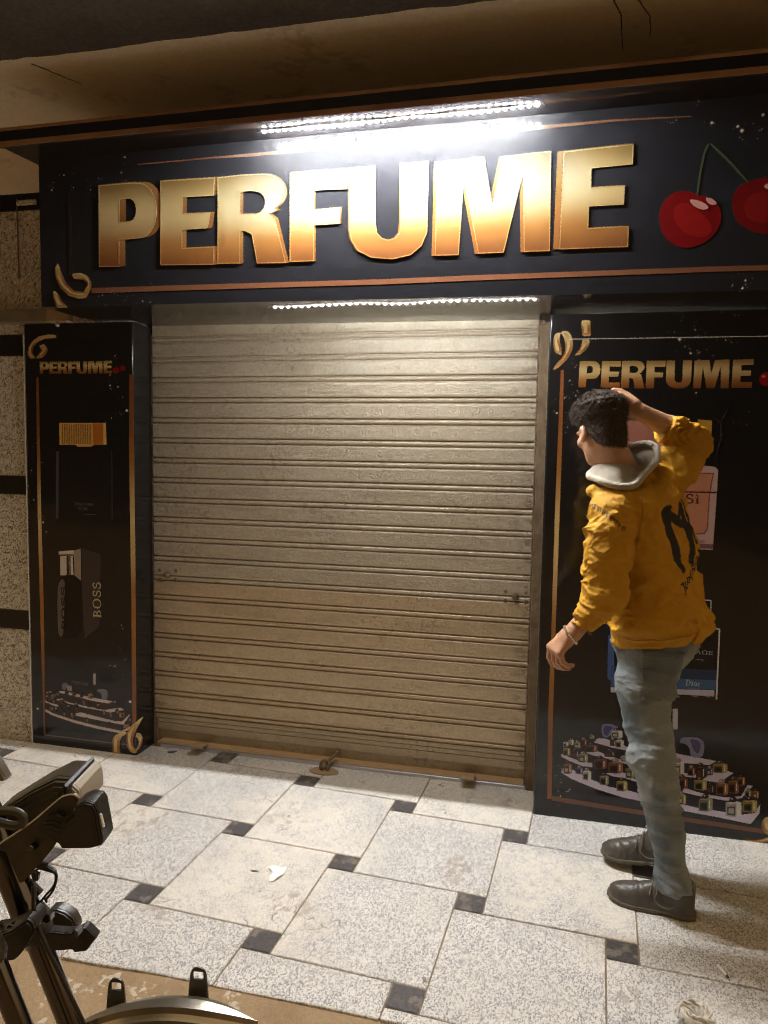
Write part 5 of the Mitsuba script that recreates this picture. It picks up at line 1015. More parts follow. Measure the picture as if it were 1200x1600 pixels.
    ('small_bottle_side',(148,100,63),3,[(3.5616,0.235),(3.5764,0.232),(3.5786,0.1889),(3.5643,0.1818)]),
    ('small_bottle_liquid',(46,29,16),4,[(3.5363,0.2131),(3.5591,0.2176),(3.5607,0.1861),(3.5376,0.1865)]),
    ('small_bottle_top',(148,100,63),4,[(3.5315,0.2273),(3.5616,0.235),(3.5764,0.232),(3.5475,0.2252)]),
    ('small_bottle_label',(20,16,18),5,[(3.5402,0.2082),(3.556,0.2113),(3.557,0.1921),(3.5409,0.1922)]),
    ('small_bottle_shine',(214,206,196),5,[(3.5655,0.2248),(3.5682,0.2246),(3.5697,0.1959),(3.567,0.1942)]),
    ('small_bottle_cap',(120,112,104),5,[(3.564,0.242),(3.5616,0.2355),(3.5548,0.2314),(3.5469,0.2315),(3.5416,0.2359),(3.5412,0.2425),(3.5461,0.2481),(3.5539,0.2502),(3.561,0.2478)]),
    ('small_bottle_cap_shine',(190,180,172),6,[(3.5518,0.2429),(3.5504,0.2404),(3.5475,0.24),(3.546,0.2422),(3.5473,0.2447),(3.5502,0.245)]),
    ('small_bottle_neck',(150,128,92),4,[(3.5488,0.234),(3.5569,0.2355),(3.5571,0.2307),(3.5491,0.2292)]),
    ('small_bottle',(94,56,34),3,[(3.5766,0.243),(3.6035,0.2506),(3.6065,0.1928),(3.5791,0.1934)]),
    ('small_bottle_side',(135,88,60),3,[(3.6035,0.2506),(3.6168,0.247),(3.6192,0.2002),(3.6065,0.1928)]),
    ('small_bottle_liquid',(42,25,15),4,[(3.581,0.2275),(3.6015,0.2318),(3.6032,0.1976),(3.5825,0.1985)]),
    ('small_bottle_top',(135,88,60),4,[(3.5766,0.243),(3.6035,0.2506),(3.6168,0.247),(3.5909,0.2404)]),
    ('small_bottle_label',(20,16,18),5,[(3.5845,0.2221),(3.5988,0.225),(3.5998,0.2042),(3.5854,0.2047)]),
    ('small_bottle_shine',(214,206,196),5,[(3.6071,0.2394),(3.6096,0.2392),(3.6111,0.2079),(3.6088,0.2062)]),
    ('small_bottle_cap',(66,50,48),5,[(3.6056,0.2581),(3.6035,0.2512),(3.5975,0.2468),(3.5904,0.2472),(3.5855,0.2521),(3.5851,0.2592),(3.5895,0.2652),(3.5964,0.2673),(3.6028,0.2645)]),
    ('small_bottle_cap_shine',(190,180,172),6,[(3.5946,0.2594),(3.5934,0.2568),(3.5908,0.2564),(3.5894,0.2588),(3.5906,0.2615),(3.5932,0.2618)]),
    ('small_bottle_neck',(150,128,92),4,[(3.5921,0.2498),(3.5993,0.2513),(3.5995,0.2461),(3.5923,0.2446)]),
    ('small_bottle',(104,66,36),3,[(3.6103,0.2624),(3.6295,0.2675),(3.6313,0.2306),(3.6119,0.2308)]),
    ('small_bottle_side',(148,100,63),3,[(3.6295,0.2675),(3.6389,0.2653),(3.6404,0.2355),(3.6313,0.2306)]),
    ('small_bottle_liquid',(46,29,16),4,[(3.6134,0.2526),(3.6279,0.2554),(3.629,0.2337),(3.6143,0.2341)]),
    ('small_bottle_top',(148,100,63),4,[(3.6103,0.2624),(3.6295,0.2675),(3.6389,0.2653),(3.6205,0.2608)]),
    ('small_bottle_label',(20,16,18),5,[(3.6159,0.2491),(3.626,0.2511),(3.6267,0.2379),(3.6164,0.2381)]),
    ('small_bottle_shine',(214,206,196),5,[(3.632,0.2604),(3.6337,0.2602),(3.6347,0.2403),(3.6331,0.2392)]),
    ('small_bottle_cap',(30,26,34),5,[(3.6309,0.2723),(3.6294,0.2678),(3.6251,0.265),(3.6201,0.2652),(3.6166,0.2683),(3.6164,0.2728),(3.6195,0.2767),(3.6245,0.2781),(3.629,0.2763)]),
    ('small_bottle_cap_shine',(190,180,172),6,[(3.6231,0.273),(3.6223,0.2713),(3.6204,0.2711),(3.6194,0.2726),(3.6203,0.2743),(3.6221,0.2745)]),
    ('small_bottle_neck',(150,128,92),4,[(3.6213,0.2669),(3.6264,0.2678),(3.6266,0.2645),(3.6215,0.2635)]),
    ('small_bottle',(116,100,58),3,[(3.3854,0.1606),(3.4083,0.1669),(3.4104,0.1211),(3.3872,0.1213)]),
    ('small_bottle_side',(163,143,90),3,[(3.4083,0.1669),(3.4196,0.1642),(3.4213,0.1271),(3.4104,0.1211)]),
    ('small_bottle_liquid',(52,45,26),4,[(3.3891,0.1484),(3.4064,0.152),(3.4077,0.1249),(3.3901,0.1254)]),
    ('small_bottle_top',(163,143,90),4,[(3.3854,0.1606),(3.4083,0.1669),(3.4196,0.1642),(3.3976,0.1587)]),
    ('small_bottle_label',(150,142,126),5,[(3.392,0.1441),(3.4041,0.1466),(3.4049,0.1301),(3.3927,0.1303)]),
    ('small_bottle_shine',(214,206,196),5,[(3.4113,0.1581),(3.4134,0.1579),(3.4145,0.1332),(3.4125,0.1318)]),
    ('small_bottle_cap',(120,112,104),5,[(3.4101,0.1729),(3.4083,0.1674),(3.4032,0.1639),(3.3971,0.1641),(3.393,0.1679),(3.3928,0.1736),(3.3965,0.1784),(3.4024,0.1801),(3.4078,0.1779)]),
    ('small_bottle_cap_shine',(190,180,172),6,[(3.4008,0.1738),(3.3998,0.1717),(3.3976,0.1714),(3.3964,0.1733),(3.3974,0.1754),(3.3996,0.1757)]),
    ('small_bottle_neck',(150,128,92),4,[(3.3986,0.1662),(3.4047,0.1674),(3.4049,0.1633),(3.3988,0.162)]),
    ('small_bottle',(98,94,70),3,[(3.469,0.1542),(3.5043,0.1631),(3.5071,0.1046),(3.4713,0.104)]),
    ('small_bottle_side',(140,135,105),3,[(3.5043,0.1631),(3.5216,0.1601),(3.5239,0.1127),(3.5071,0.1046)]),
    ('small_bottle_liquid',(44,42,31),4,[(3.4745,0.1387),(3.5013,0.1439),(3.5029,0.1094),(3.4759,0.1093)]),
    ('small_bottle_top',(140,135,105),4,[(3.469,0.1542),(3.5043,0.1631),(3.5216,0.1601),(3.4876,0.1522)]),
    ('small_bottle_label',(20,16,18),5,[(3.479,0.1334),(3.4976,0.137),(3.4987,0.1159),(3.4798,0.1158)]),
    ('small_bottle_shine',(214,206,196),5,[(3.5088,0.152),(3.512,0.1518),(3.5135,0.1202),(3.5105,0.1183)]),
    ('small_bottle_cap',(46,30,30),5,[(3.5071,0.1709),(3.5043,0.1637),(3.4963,0.1591),(3.4871,0.1591),(3.4808,0.1639),(3.4804,0.1711),(3.4862,0.1774),(3.4953,0.1798),(3.5036,0.1772)]),
    ('small_bottle_cap_shine',(190,180,172),6,[(3.4928,0.1717),(3.4912,0.1689),(3.4878,0.1685),(3.486,0.1708),(3.4876,0.1736),(3.491,0.174)]),
    ('small_bottle_neck',(150,128,92),4,[(3.4893,0.1618),(3.4988,0.1636),(3.499,0.1584),(3.4896,0.1566)]),
    ('small_bottle',(146,140,136),3,[(3.5716,0.1525),(3.6113,0.1626),(3.6146,0.0965),(3.5745,0.0958)]),
    ('small_bottle_side',(200,193,188),3,[(3.6113,0.1626),(3.6307,0.1591),(3.6334,0.1057),(3.6146,0.0965)]),
    ('small_bottle_liquid',(65,63,61),4,[(3.5779,0.135),(3.6079,0.1409),(3.6099,0.1019),(3.5795,0.1018)]),
    ('small_bottle_top',(200,193,188),4,[(3.5716,0.1525),(3.6113,0.1626),(3.6307,0.1591),(3.5926,0.1502)]),
    ('small_bottle_label',(150,142,126),5,[(3.5829,0.129),(3.6039,0.1331),(3.605,0.1092),(3.5839,0.1091)]),
    ('small_bottle_shine',(214,206,196),5,[(3.6163,0.15),(3.6199,0.1498),(3.6217,0.1141),(3.6183,0.112)]),
    ('small_bottle_cap',(30,26,34),5,[(3.6144,0.1713),(3.6112,0.1632),(3.6023,0.158),(3.5919,0.1581),(3.5848,0.1634),(3.5844,0.1716),(3.5909,0.1787),(3.6011,0.1814),(3.6104,0.1785)]),
    ('small_bottle_cap_shine',(190,180,172),6,[(3.5983,0.1723),(3.5965,0.1692),(3.5927,0.1687),(3.5907,0.1713),(3.5924,0.1744),(3.5963,0.1749)]),
    ('small_bottle_neck',(150,128,92),4,[(3.5944,0.1611),(3.605,0.1631),(3.6053,0.1572),(3.5947,0.1552)]),
    ('small_bottle',(116,100,58),3,[(3.6346,0.1673),(3.6709,0.176),(3.6737,0.123),(3.6369,0.1219)]),
    ('small_bottle_side',(163,143,90),3,[(3.6709,0.176),(3.6887,0.1735),(3.691,0.1306),(3.6737,0.123)]),
    ('small_bottle_liquid',(52,45,26),4,[(3.6402,0.1533),(3.6678,0.1585),(3.6694,0.1273),(3.6416,0.1268)]),
    ('small_bottle_top',(163,143,90),4,[(3.6346,0.1673),(3.6709,0.176),(3.6887,0.1735),(3.6538,0.1658)]),
    ('small_bottle_label',(20,16,18),5,[(3.6448,0.1486),(3.664,0.1522),(3.665,0.1331),(3.6456,0.1327)]),
    ('small_bottle_shine',(214,206,196),5,[(3.6755,0.1659),(3.6788,0.1658),(3.6803,0.1372),(3.6771,0.1355)]),
    ('small_bottle_cap',(30,26,34),5,[(3.6738,0.183),(3.6709,0.1764),(3.6627,0.1721),(3.6532,0.172),(3.6467,0.1762),(3.6464,0.1827),(3.6523,0.1885),(3.6617,0.1909),(3.6702,0.1887)]),
    ('small_bottle_cap_shine',(190,180,172),6,[(3.6591,0.1835),(3.6575,0.181),(3.654,0.1805),(3.6521,0.1826),(3.6537,0.1851),(3.6572,0.1856)]),
    ('small_bottle_neck',(150,128,92),4,[(3.6555,0.1745),(3.6652,0.1763),(3.6655,0.1715),(3.6557,0.1697)]),
    ('small_bottle',(80,38,26),3,[(3.4195,0.2795),(3.4392,0.2845),(3.4409,0.2488),(3.4209,0.2489)]),
    ('small_bottle_side',(118,65,50),3,[(3.4392,0.2845),(3.4489,0.2824),(3.4503,0.2535),(3.4409,0.2488)]),
    ('small_bottle_liquid',(36,17,11),4,[(3.4226,0.27),(3.4375,0.2728),(3.4385,0.2518),(3.4234,0.2521)]),
    ('small_bottle_top',(118,65,50),4,[(3.4195,0.2795),(3.4392,0.2845),(3.4489,0.2824),(3.4299,0.278)]),
    ('small_bottle_label',(20,16,18),5,[(3.4251,0.2667),(3.4355,0.2687),(3.4361,0.2558),(3.4256,0.256)]),
    ('small_bottle_shine',(214,206,196),5,[(3.4417,0.2776),(3.4435,0.2775),(3.4444,0.2582),(3.4427,0.2571)]),
    ('small_bottle_cap',(120,112,104),5,[(3.4408,0.2892),(3.4392,0.2849),(3.4347,0.2821),(3.4295,0.2823),(3.426,0.2853),(3.4258,0.2897),(3.429,0.2934),(3.4342,0.2948),(3.4388,0.2931)]),
    ('small_bottle_cap_shine',(190,180,172),6,[(3.4327,0.2899),(3.4319,0.2882),(3.43,0.288),(3.4289,0.2894),(3.4298,0.2911),(3.4317,0.2913)]),
    ('small_bottle_neck',(150,128,92),4,[(3.4308,0.2839),(3.4361,0.2849),(3.4362,0.2817),(3.431,0.2807)]),
    ('small_bottle',(34,26,28),3,[(3.4962,0.2153),(3.5158,0.2204),(3.5175,0.1848),(3.4977,0.1848)]),
    ('small_bottle_side',(60,50,53),3,[(3.5158,0.2204),(3.5254,0.2184),(3.5268,0.1896),(3.5175,0.1848)]),
    ('small_bottle_liquid',(80,38,26),4,[(3.4993,0.2059),(3.5142,0.2088),(3.5152,0.1877),(3.5002,0.188)]),
    ('small_bottle_top',(60,50,53),4,[(3.4962,0.2153),(3.5158,0.2204),(3.5254,0.2184),(3.5066,0.2139)]),
    ('small_bottle_shine',(214,206,196),5,[(3.5183,0.2136),(3.5201,0.2134),(3.521,0.1942),(3.5193,0.1931)]),
    ('small_bottle_cap',(46,30,30),5,[(3.5173,0.2251),(3.5158,0.2208),(3.5114,0.218),(3.5062,0.2181),(3.5027,0.2211),(3.5025,0.2255),(3.5057,0.2292),(3.5108,0.2306),(3.5154,0.229)]),
    ('small_bottle_cap_shine',(190,180,172),6,[(3.5094,0.2257),(3.5085,0.2241),(3.5066,0.2238),(3.5056,0.2253),(3.5065,0.2269),(3.5084,0.2272)]),
    ('small_bottle_neck',(150,128,92),4,[(3.5075,0.2198),(3.5127,0.2208),(3.5129,0.2176),(3.5076,0.2166)]),
    ('small_bottle',(58,50,84),3,[(3.4914,0.2866),(3.508,0.291),(3.5095,0.2587),(3.4927,0.2589)]),
    ('small_bottle_side',(90,80,123),3,[(3.508,0.291),(3.5161,0.289),(3.5174,0.2629),(3.5095,0.2587)]),
    ('small_bottle_liquid',(26,22,37),4,[(3.494,0.278),(3.5066,0.2804),(3.5075,0.2614),(3.4948,0.2618)]),
    ('small_bottle_top',(90,80,123),4,[(3.4914,0.2866),(3.508,0.291),(3.5161,0.289),(3.5002,0.2852)]),
    ('small_bottle_label',(150,142,126),5,[(3.4962,0.275),(3.5049,0.2767),(3.5055,0.265),(3.4966,0.2653)]),
    ('small_bottle_shine',(214,206,196),5,[(3.5101,0.2847),(3.5116,0.2846),(3.5125,0.2672),(3.511,0.2662)]),
    ('small_bottle_cap',(120,112,104),5,[(3.5093,0.2952),(3.5079,0.2913),(3.5042,0.2888),(3.4998,0.289),(3.4969,0.2917),(3.4967,0.2957),(3.4994,0.2991),(3.5037,0.3003),(3.5076,0.2987)]),
    ('small_bottle_cap_shine',(190,180,172),6,[(3.5025,0.2959),(3.5018,0.2944),(3.5002,0.2942),(3.4993,0.2955),(3.5,0.297),(3.5016,0.2972)]),
    ('small_bottle_neck',(150,128,92),4,[(3.5009,0.2905),(3.5053,0.2913),(3.5055,0.2884),(3.501,0.2876)]),
    ('small_bottle',(104,66,36),3,[(3.6689,0.2111),(3.6851,0.2156),(3.6867,0.1836),(3.6703,0.1838)]),
    ('small_bottle_side',(148,100,63),3,[(3.6851,0.2156),(3.693,0.2137),(3.6944,0.1878),(3.6867,0.1836)]),
    ('small_bottle_liquid',(46,29,16),4,[(3.6715,0.2026),(3.6838,0.2051),(3.6848,0.1863),(3.6724,0.1866)]),
    ('small_bottle_top',(148,100,63),4,[(3.6689,0.2111),(3.6851,0.2156),(3.693,0.2137),(3.6775,0.2098)]),
    ('small_bottle_label',(150,142,126),5,[(3.6736,0.1997),(3.6822,0.2014),(3.6828,0.1899),(3.6741,0.1901)]),
    ('small_bottle_shine',(214,206,196),5,[(3.6872,0.2094),(3.6887,0.2093),(3.6896,0.192),(3.6882,0.191)]),
    ('small_bottle_cap',(46,30,30),5,[(3.6863,0.2198),(3.685,0.2159),(3.6814,0.2134),(3.6772,0.2136),(3.6742,0.2163),(3.674,0.2202),(3.6766,0.2236),(3.6808,0.2248),(3.6846,0.2233)]),
    ('small_bottle_cap_shine',(190,180,172),6,[(3.6797,0.2204),(3.679,0.2189),(3.6774,0.2187),(3.6766,0.22),(3.6773,0.2215),(3.6789,0.2217)]),
    ('small_bottle_neck',(150,128,92),4,[(3.6782,0.215),(3.6825,0.2159),(3.6827,0.213),(3.6783,0.2122)]),
    ('small_bottle',(98,94,70),3,[(3.6402,0.2116),(3.6564,0.216),(3.6581,0.184),(3.6416,0.1842)]),
    ('small_bottle_side',(140,135,105),3,[(3.6564,0.216),(3.6645,0.2141),(3.6658,0.1882),(3.6581,0.184)]),
    ('small_bottle_liquid',(44,42,31),4,[(3.6429,0.203),(3.6552,0.2056),(3.6561,0.1866),(3.6437,0.187)]),
    ('small_bottle_top',(140,135,105),4,[(3.6402,0.2116),(3.6564,0.216),(3.6645,0.2141),(3.6488,0.2102)]),
    ('small_bottle_label',(20,16,18),5,[(3.645,0.2001),(3.6535,0.2018),(3.6541,0.1903),(3.6454,0.1905)]),
    ('small_bottle_shine',(214,206,196),5,[(3.6586,0.2099),(3.6601,0.2097),(3.661,0.1924),(3.6595,0.1914)]),
    ('small_bottle_cap',(120,112,104),5,[(3.6577,0.2202),(3.6564,0.2163),(3.6528,0.2139),(3.6485,0.214),(3.6456,0.2167),(3.6454,0.2207),(3.648,0.224),(3.6522,0.2252),(3.656,0.2237)]),
    ('small_bottle_cap_shine',(190,180,172),6,[(3.6511,0.2208),(3.6504,0.2194),(3.6488,0.2192),(3.6479,0.2204),(3.6487,0.2219),(3.6502,0.2221)]),
    ('small_bottle_neck',(150,128,92),4,[(3.6495,0.2155),(3.6539,0.2164),(3.654,0.2135),(3.6497,0.2126)]),
    ('crystal',(112,110,150),3,[(3.0733,0.4153),(3.0785,0.4304),(3.1074,0.4363),(3.1347,0.4279),(3.1446,0.4207),(3.1161,0.4106),(3.1105,0.3768),(3.0808,0.372),(3.076,0.3948)]),
    ('crystal',(118,118,146),3,[(3.3831,0.3845),(3.3885,0.4055),(3.4171,0.4114),(3.4538,0.4125),(3.4783,0.399),(3.4801,0.3607),(3.4743,0.3297),(3.4285,0.3244),(3.4251,0.3647),(3.4074,0.3803),(3.3888,0.3823)]),
    ('crystal_shade',(70,68,100),4,[(3.4211,0.4029),(3.4469,0.4036),(3.4658,0.3915),(3.4653,0.3631),(3.4572,0.3419),(3.4379,0.3601),(3.4294,0.3835)]),
    ('crystal_shade',(64,60,104),4,[(3.0809,0.4182),(3.1,0.4264),(3.1234,0.4205),(3.1048,0.402),(3.1018,0.3809),(3.0842,0.3832)]),
    ('ribbon','G',2,[(3.7097,0.0737),(3.7155,0.0987),(3.7324,0.1139),(3.7644,0.1134),(3.7705,0.0659),(3.7574,0.046),(3.7366,0.0362),(3.718,0.0506)]),
    ('ribbon','G',2,[(3.6522,0.0056),(3.6882,0.0059),(3.7197,0.0184),(3.7474,0.0337),(3.7709,0.0579),(3.775,0.0464),(3.7485,0.0124),(3.7028,-0.0002),(3.6706,-0.0015)]),
]
SPARKLES = {'left':[(0.7316,2.0053,0.0023),(0.7024,1.9121,0.0036),(0.7007,1.8606,0.0041),(0.7443,1.8547,0.0041),(0.7695,1.8032,0.0028),(0.75,1.7279,0.0018),(0.7077,1.703,0.0031),(0.7918,1.7403,0.0073),(0.2578,1.5565,0.0018),(0.2418,1.4349,0.0031),(0.3102,1.4764,0.0018),(0.2229,1.3545,0.0031),(0.253,1.2839,0.0038),(0.2553,1.2829,0.0018),(0.3047,1.1715,0.0062),(0.3222,1.1224,0.0033),(0.7478,0.6675,0.0031),(0.7546,0.65,0.0028),(0.7392,0.5423,0.0018),(0.7674,0.4929,0.0028),(0.7069,0.4534,0.0038),(0.7151,0.4613,0.0018),(0.6848,0.4542,0.0031),(0.7021,0.3982,0.0018),(0.7491,0.3896,0.0021),(0.7734,0.3389,0.0018),(0.7926,0.2769,0.0084),(0.2496,0.1871,0.0062),(0.2186,0.4433,0.0031)],'right':[(3.2892,2.0498,0.0018),(3.3653,2.0573,0.0031),(3.3096,2.0211,0.0073),(3.3308,1.9923,0.0028),(3.3538,1.9661,0.005),(3.386,1.969,0.0031),(3.3793,2.0355,0.0023),(3.3175,2.1082,0.0018),(3.5065,2.1106,0.0021),(3.4785,2.0157,0.0031),(3.5022,2.005,0.0018),(2.8927,1.8623,0.0041),(2.9233,1.8204,0.0028),(2.9193,1.8003,0.0036),(2.8361,1.7356,0.0021),(2.8458,1.7292,0.0041),(2.8754,1.7923,0.0031),(2.8872,1.6831,0.0018),(2.8916,1.671,0.0018),(3.4127,1.9803,0.0018),(3.3857,1.9385,0.0031),(3.3807,1.811,0.0031),(3.4832,1.6483,0.0031),(3.571,1.6877,0.0018),(2.902,1.9328,0.0018),(2.912,1.9167,0.0028),(2.9539,0.1291,0.0039),(2.9471,0.1189,0.0028),(2.9171,0.095,0.0033),(2.9411,0.0712,0.0021),(2.9181,0.1578,0.0021),(2.9064,0.2288,0.0018),(2.8959,0.185,0.0018)],'sign':[(1.0291,2.7807,0.0041),(1.0111,2.7191,0.0033),(0.9032,2.7027,0.0023),(0.7333,2.7276,0.0033),(0.7797,2.6727,0.0031),(0.6791,2.6792,0.0018),(0.6714,2.6689,0.0036),(0.8497,2.6663,0.0018),(0.8631,2.6584,0.0031),(1.038,2.6866,0.0018),(0.9579,2.2239,0.0021),(0.9723,2.2171,0.0018),(1.0445,2.2237,0.0018),(0.913,2.2118,0.0031),(0.9301,2.1723,0.0026),(1.0193,2.1859,0.0021),(1.1082,2.1813,0.0033),(1.1494,2.253,0.0018),(1.1436,2.1775,0.0018),(3.2937,2.8044,0.0031),(3.2047,2.7388,0.0021),(3.2229,2.7464,0.0018),(3.3418,2.728,0.0062),(3.4263,2.7083,0.0056),(3.4408,2.6935,0.0073),(3.5055,2.7402,0.0062),(3.4963,2.6883,0.0018),(3.434,2.67,0.0018),(3.47,2.154,0.0045),(3.4797,2.1666,0.0021),(3.478,2.1803,0.0041),(3.437,2.1645,0.0018)]}
# ---------------------------------------------------------------- pillars and their posters, printed motifs
def lin(c):
    c = np.array(c, float) / 255
    return np.where(c < 0.04045, c / 12.92, ((c + 0.055) / 1.055) ** 2.4)


def wrap(x0, x1, y, z0, z1, yb=0.236, r=0.011):
    """Glossy banner wrapped round a pillar, its front edges rounded."""
    pts = [(x0, yb)]
    for c, a0 in (((x0 + r, y + r), 180), ((x1 - r, y + r), 270)):
        pts += [(c[0] + r * math.cos(math.radians(a)), c[1] + r * math.sin(math.radians(a))) for a in np.linspace(a0, a0 + 90, 7)]
    pts.append((x1, yb))
    return move(prism(Polygon(pts), z1 - z0), 0, 0, z0)


def flat(poly, y, layer, thick=0.0005):
    return upright(prism(poly, thick), y - 0.0007 * layer)


def ok_poly(pts):
    q = Polygon(pts).buffer(0)
    return max(q.geoms, key=lambda g: g.area) if hasattr(q, 'geoms') else q


def slices(poly, n=9):
    """The polygon cut into level strips, so that a colour can run up it."""
    x0, y0, x1, y1 = poly.bounds
    ys = np.linspace(y0, y1, n + 1)
    return unary_union([poly.intersection(sbox(x0 - 1, a, x1 + 1, b)) for a, b in zip(ys[:-1], ys[1:])])


def gold(mesh, v):
    return dict(mesh=mesh, uv=np.stack([v * 0 + 0.5, np.clip(v, 0.01, 0.99)], 1))


def print_shape(parent, y, name, col, layer, pts):
    if name.split('_')[0] in ('cherry', 'ribbon', 'crystal', 'flacon'):
        for _ in range(2):             # rounded outlines
            c = np.array(pts)
            nx = np.roll(c, -1, 0)
            if name == 'ribbon':       # keep the pointed ends
                pts = densify(pts, 0.012)
                c = np.array(pts)
                nx = np.roll(c, -1, 0)
            pts = np.stack([0.75 * c + 0.25 * nx, 0.25 * c + 0.75 * nx], 1).reshape(-1, 2)
    q = ok_poly(pts)
    if name == 'ribbon':
        q = q.buffer(0.0008)
    if q.area < 1e-7:
        return
    m = gradient_mesh(q, y, layer, 10)[0] if isinstance(col, str) else flat(q, y, layer)
    v = m.vertices
    if isinstance(col, str):
        if col == 'G':
            z0, z1 = v[:, 2].min(), v[:, 2].max()
            g = 0.20 + 0.50 * np.abs(((v[:, 2] - z0) / (z1 - z0) * 1.7 + 0.35) % 2 - 1)
            key = part(name, m, 'm_gold_print', parent, uv=np.stack([g * 0, np.clip(g - 0.08, 0.02, 1)], 1))
            w_ = 2 * q.area / q.length           # the lit middle of the curl
            core = q.buffer(-0.42 * w_)
            for c in getattr(core, 'geoms', [core]):
                if not c.is_empty and c.area > 1e-5:
                    m, v_ = gradient_mesh(affinity.translate(c, -0.10 * w_, 0.10 * w_), y, layer + 1, 10)
                    g = 0.42 + 0.20 * np.sin(3.0 * v_ + 0.4)
                    part('ribbon_sheen', m, 'm_gold_print', key, uv=np.stack([g * 0, g], 1))
        else:                         # frame line: the printed gold alternates along its length
            g = 0.02 + 0.56 * np.exp(-((v[:, 2] - 1.17) / 0.33) ** 2) + 0.20 * np.exp(-((v[:, 2] - 0.62) / 0.20) ** 2)
            part(name, m, 'm_gold_print', parent, uv=np.stack([g * 0, g], 1))
        return
    part(name, m, 'm_print', parent, color=np.tile(lin(col), (len(v), 1)))


def densify(poly, step):
    out = []
    c = np.array(poly)
    for a, b in zip(c, np.roll(c, -1, 0)):
        n = max(1, int(np.linalg.norm(b - a) / step))
        out += [tuple(a + (b - a) * k / n) for k in range(n)]
    return out


def gradient_mesh(poly, y, layer, n=14):
    x0, z0, x1, z1 = poly.bounds
    zs = np.linspace(z0, z1, n + 1)
    ms = []
    for a, b in zip(zs[:-1], zs[1:]):
        q = poly.intersection(sbox(x0 - 1, a, x1 + 1, b))
        if not q.is_empty:
            try:
                ms.append(flat(q, y, layer))
            except ValueError:
                pass
    m = cat(ms)
    return m, (m.vertices[:, 2] - z0) / (z1 - z0)


def title(parent, y, x0, x1, z0, z1, layer=2, big=False):
    """The word in block capitals; each letter has printed sides that run towards the middle of the word."""
    a = np.array([p for _, o, _, _ in SIGN_LETTERS for p in o])
    lo, hi = a.min(0), a.max(0)
    k = np.array([(x1 - x0) / (hi[0] - lo[0]), (z1 - z0) / (hi[1] - lo[1])])
    f = (lambda pts: pts) if big else (lambda pts: [tuple((np.array(p) - lo) * k + [x0, z0]) for p in pts])
    s = 1.0 if big else k[0]
    for ch, o, h, side in SIGN_LETTERS:
        q = ok_poly(f(o))
        if h:
            q = q.difference(ok_poly(f(h)))
        q = q.buffer(0.0015 * s, join_style=1).buffer(-0.0015 * s)
        d = side * s
        sweep = unary_union([affinity.translate(q, d * t, 0.10 * abs(d) * t) for t in np.linspace(0.15, 1, 8)]).difference(q.buffer(0.0004 * s))
        m, v = gradient_mesh(q, y, layer)
        key = part('letter', m, 'm_gold_print', parent, uv=np.stack([v * 0, np.clip(v, .01, .99)], 1))
        if big:
            for g in getattr(sweep, 'geoms', [sweep]):
                if g.area > 2e-5:
                    m, v = gradient_mesh(g, y, layer - 1)
                    part('letter_side', m, 'm_gold_print', key, uv=np.stack([v * 0, 0.10 + 0.22 * v], 1))
            rim = q.difference(q.buffer(-0.0042, join_style=2)).buffer(-0.0002)
            m, v = gradient_mesh(rim, y, layer + 1)
            part('letter_rim', m, 'm_gold_print', key, uv=np.stack([v * 0, 0.30 + 0.35 * v], 1))


def word(parent, name, text, y, x0, z0, x1, z1, col, layer=4, bold=False, turn=False):
    m = meshkit.text_mesh(text, 1.0, 0.02, bold)
    if turn:
        v = m.vertices.copy()
        m.vertices = np.stack([-v[:, 1], v[:, 0], v[:, 2]], 1)
    lo, hi = m.bounds
    s = np.array([(x1 - x0) / (hi[0] - lo[0]), (z1 - z0) / (hi[1] - lo[1]), 0.0005 / 0.02])
    m.vertices = (m.vertices - [lo[0], lo[1], 0]) * s + [x0, z0, 0]
    m = upright(m, y - 0.0007 * layer)
    part(name, m, 'm_print', parent, color=np.tile(lin(col), (len(m.vertices), 1)))


def serif(parent, name, glyphs, y, x0, z0, x1, z1, col, layer=4, turn=False):
    """Capitals with serifs, drawn as strokes in a unit box per letter."""
    P = []
    x = 0.0
    for g in glyphs:
        q, w = SERIF[g]
        P.append(affinity.translate(q, x, 0))
        x += w + 0.14
    q = unary_union(P)
    if turn:
        q = affinity.rotate(q, 90, origin=(0, 0))
    a = q.bounds
    k = ((x1 - x0) / (a[2] - a[0]), (z1 - z0) / (a[3] - a[1]))
    q = affinity.translate(affinity.scale(affinity.translate(q, -a[0], -a[1]), k[0], k[1], origin=(0, 0)), x0, z0)
    m = flat(q, y, layer)
    part(name, m, 'm_print', parent, color=np.tile(lin(col), (len(m.vertices), 1)))


def bar(x0, y0, x1, y1, w):
    return LineString([(x0, y0), (x1, y1)]).buffer(w / 2, cap_style=2)


def oval(cx, cy, rx, ry, tx, ty):
    c = affinity.scale(sbox(0, 0, 0, 0).centroid.buffer(1.0, 16), rx, ry)
    i = affinity.scale(sbox(0, 0, 0, 0).centroid.buffer(1.0, 16), rx - tx, ry - ty)
    return affinity.translate(c.difference(i), cx, cy)


def s_curve():
    t = np.linspace(0, 1, 30)
    a = np.radians(20 + 250 * t[:15] * 1.0)
    up = [(0.28 + 0.20 * math.cos(b), 0.74 + 0.22 * math.sin(b)) for b in np.radians(np.linspace(25, 265, 12))]
    dn = [(0.27 + 0.23 * math.cos(b), 0.27 + 0.24 * math.sin(b)) for b in np.radians(np.linspace(80, -155, 12))]
    return LineString(up + dn).buffer(0.055).union(bar(0.48, 0.68, 0.48, 0.95, 0.05)).union(bar(0.05, 0.05, 0.05, 0.34, 0.05))


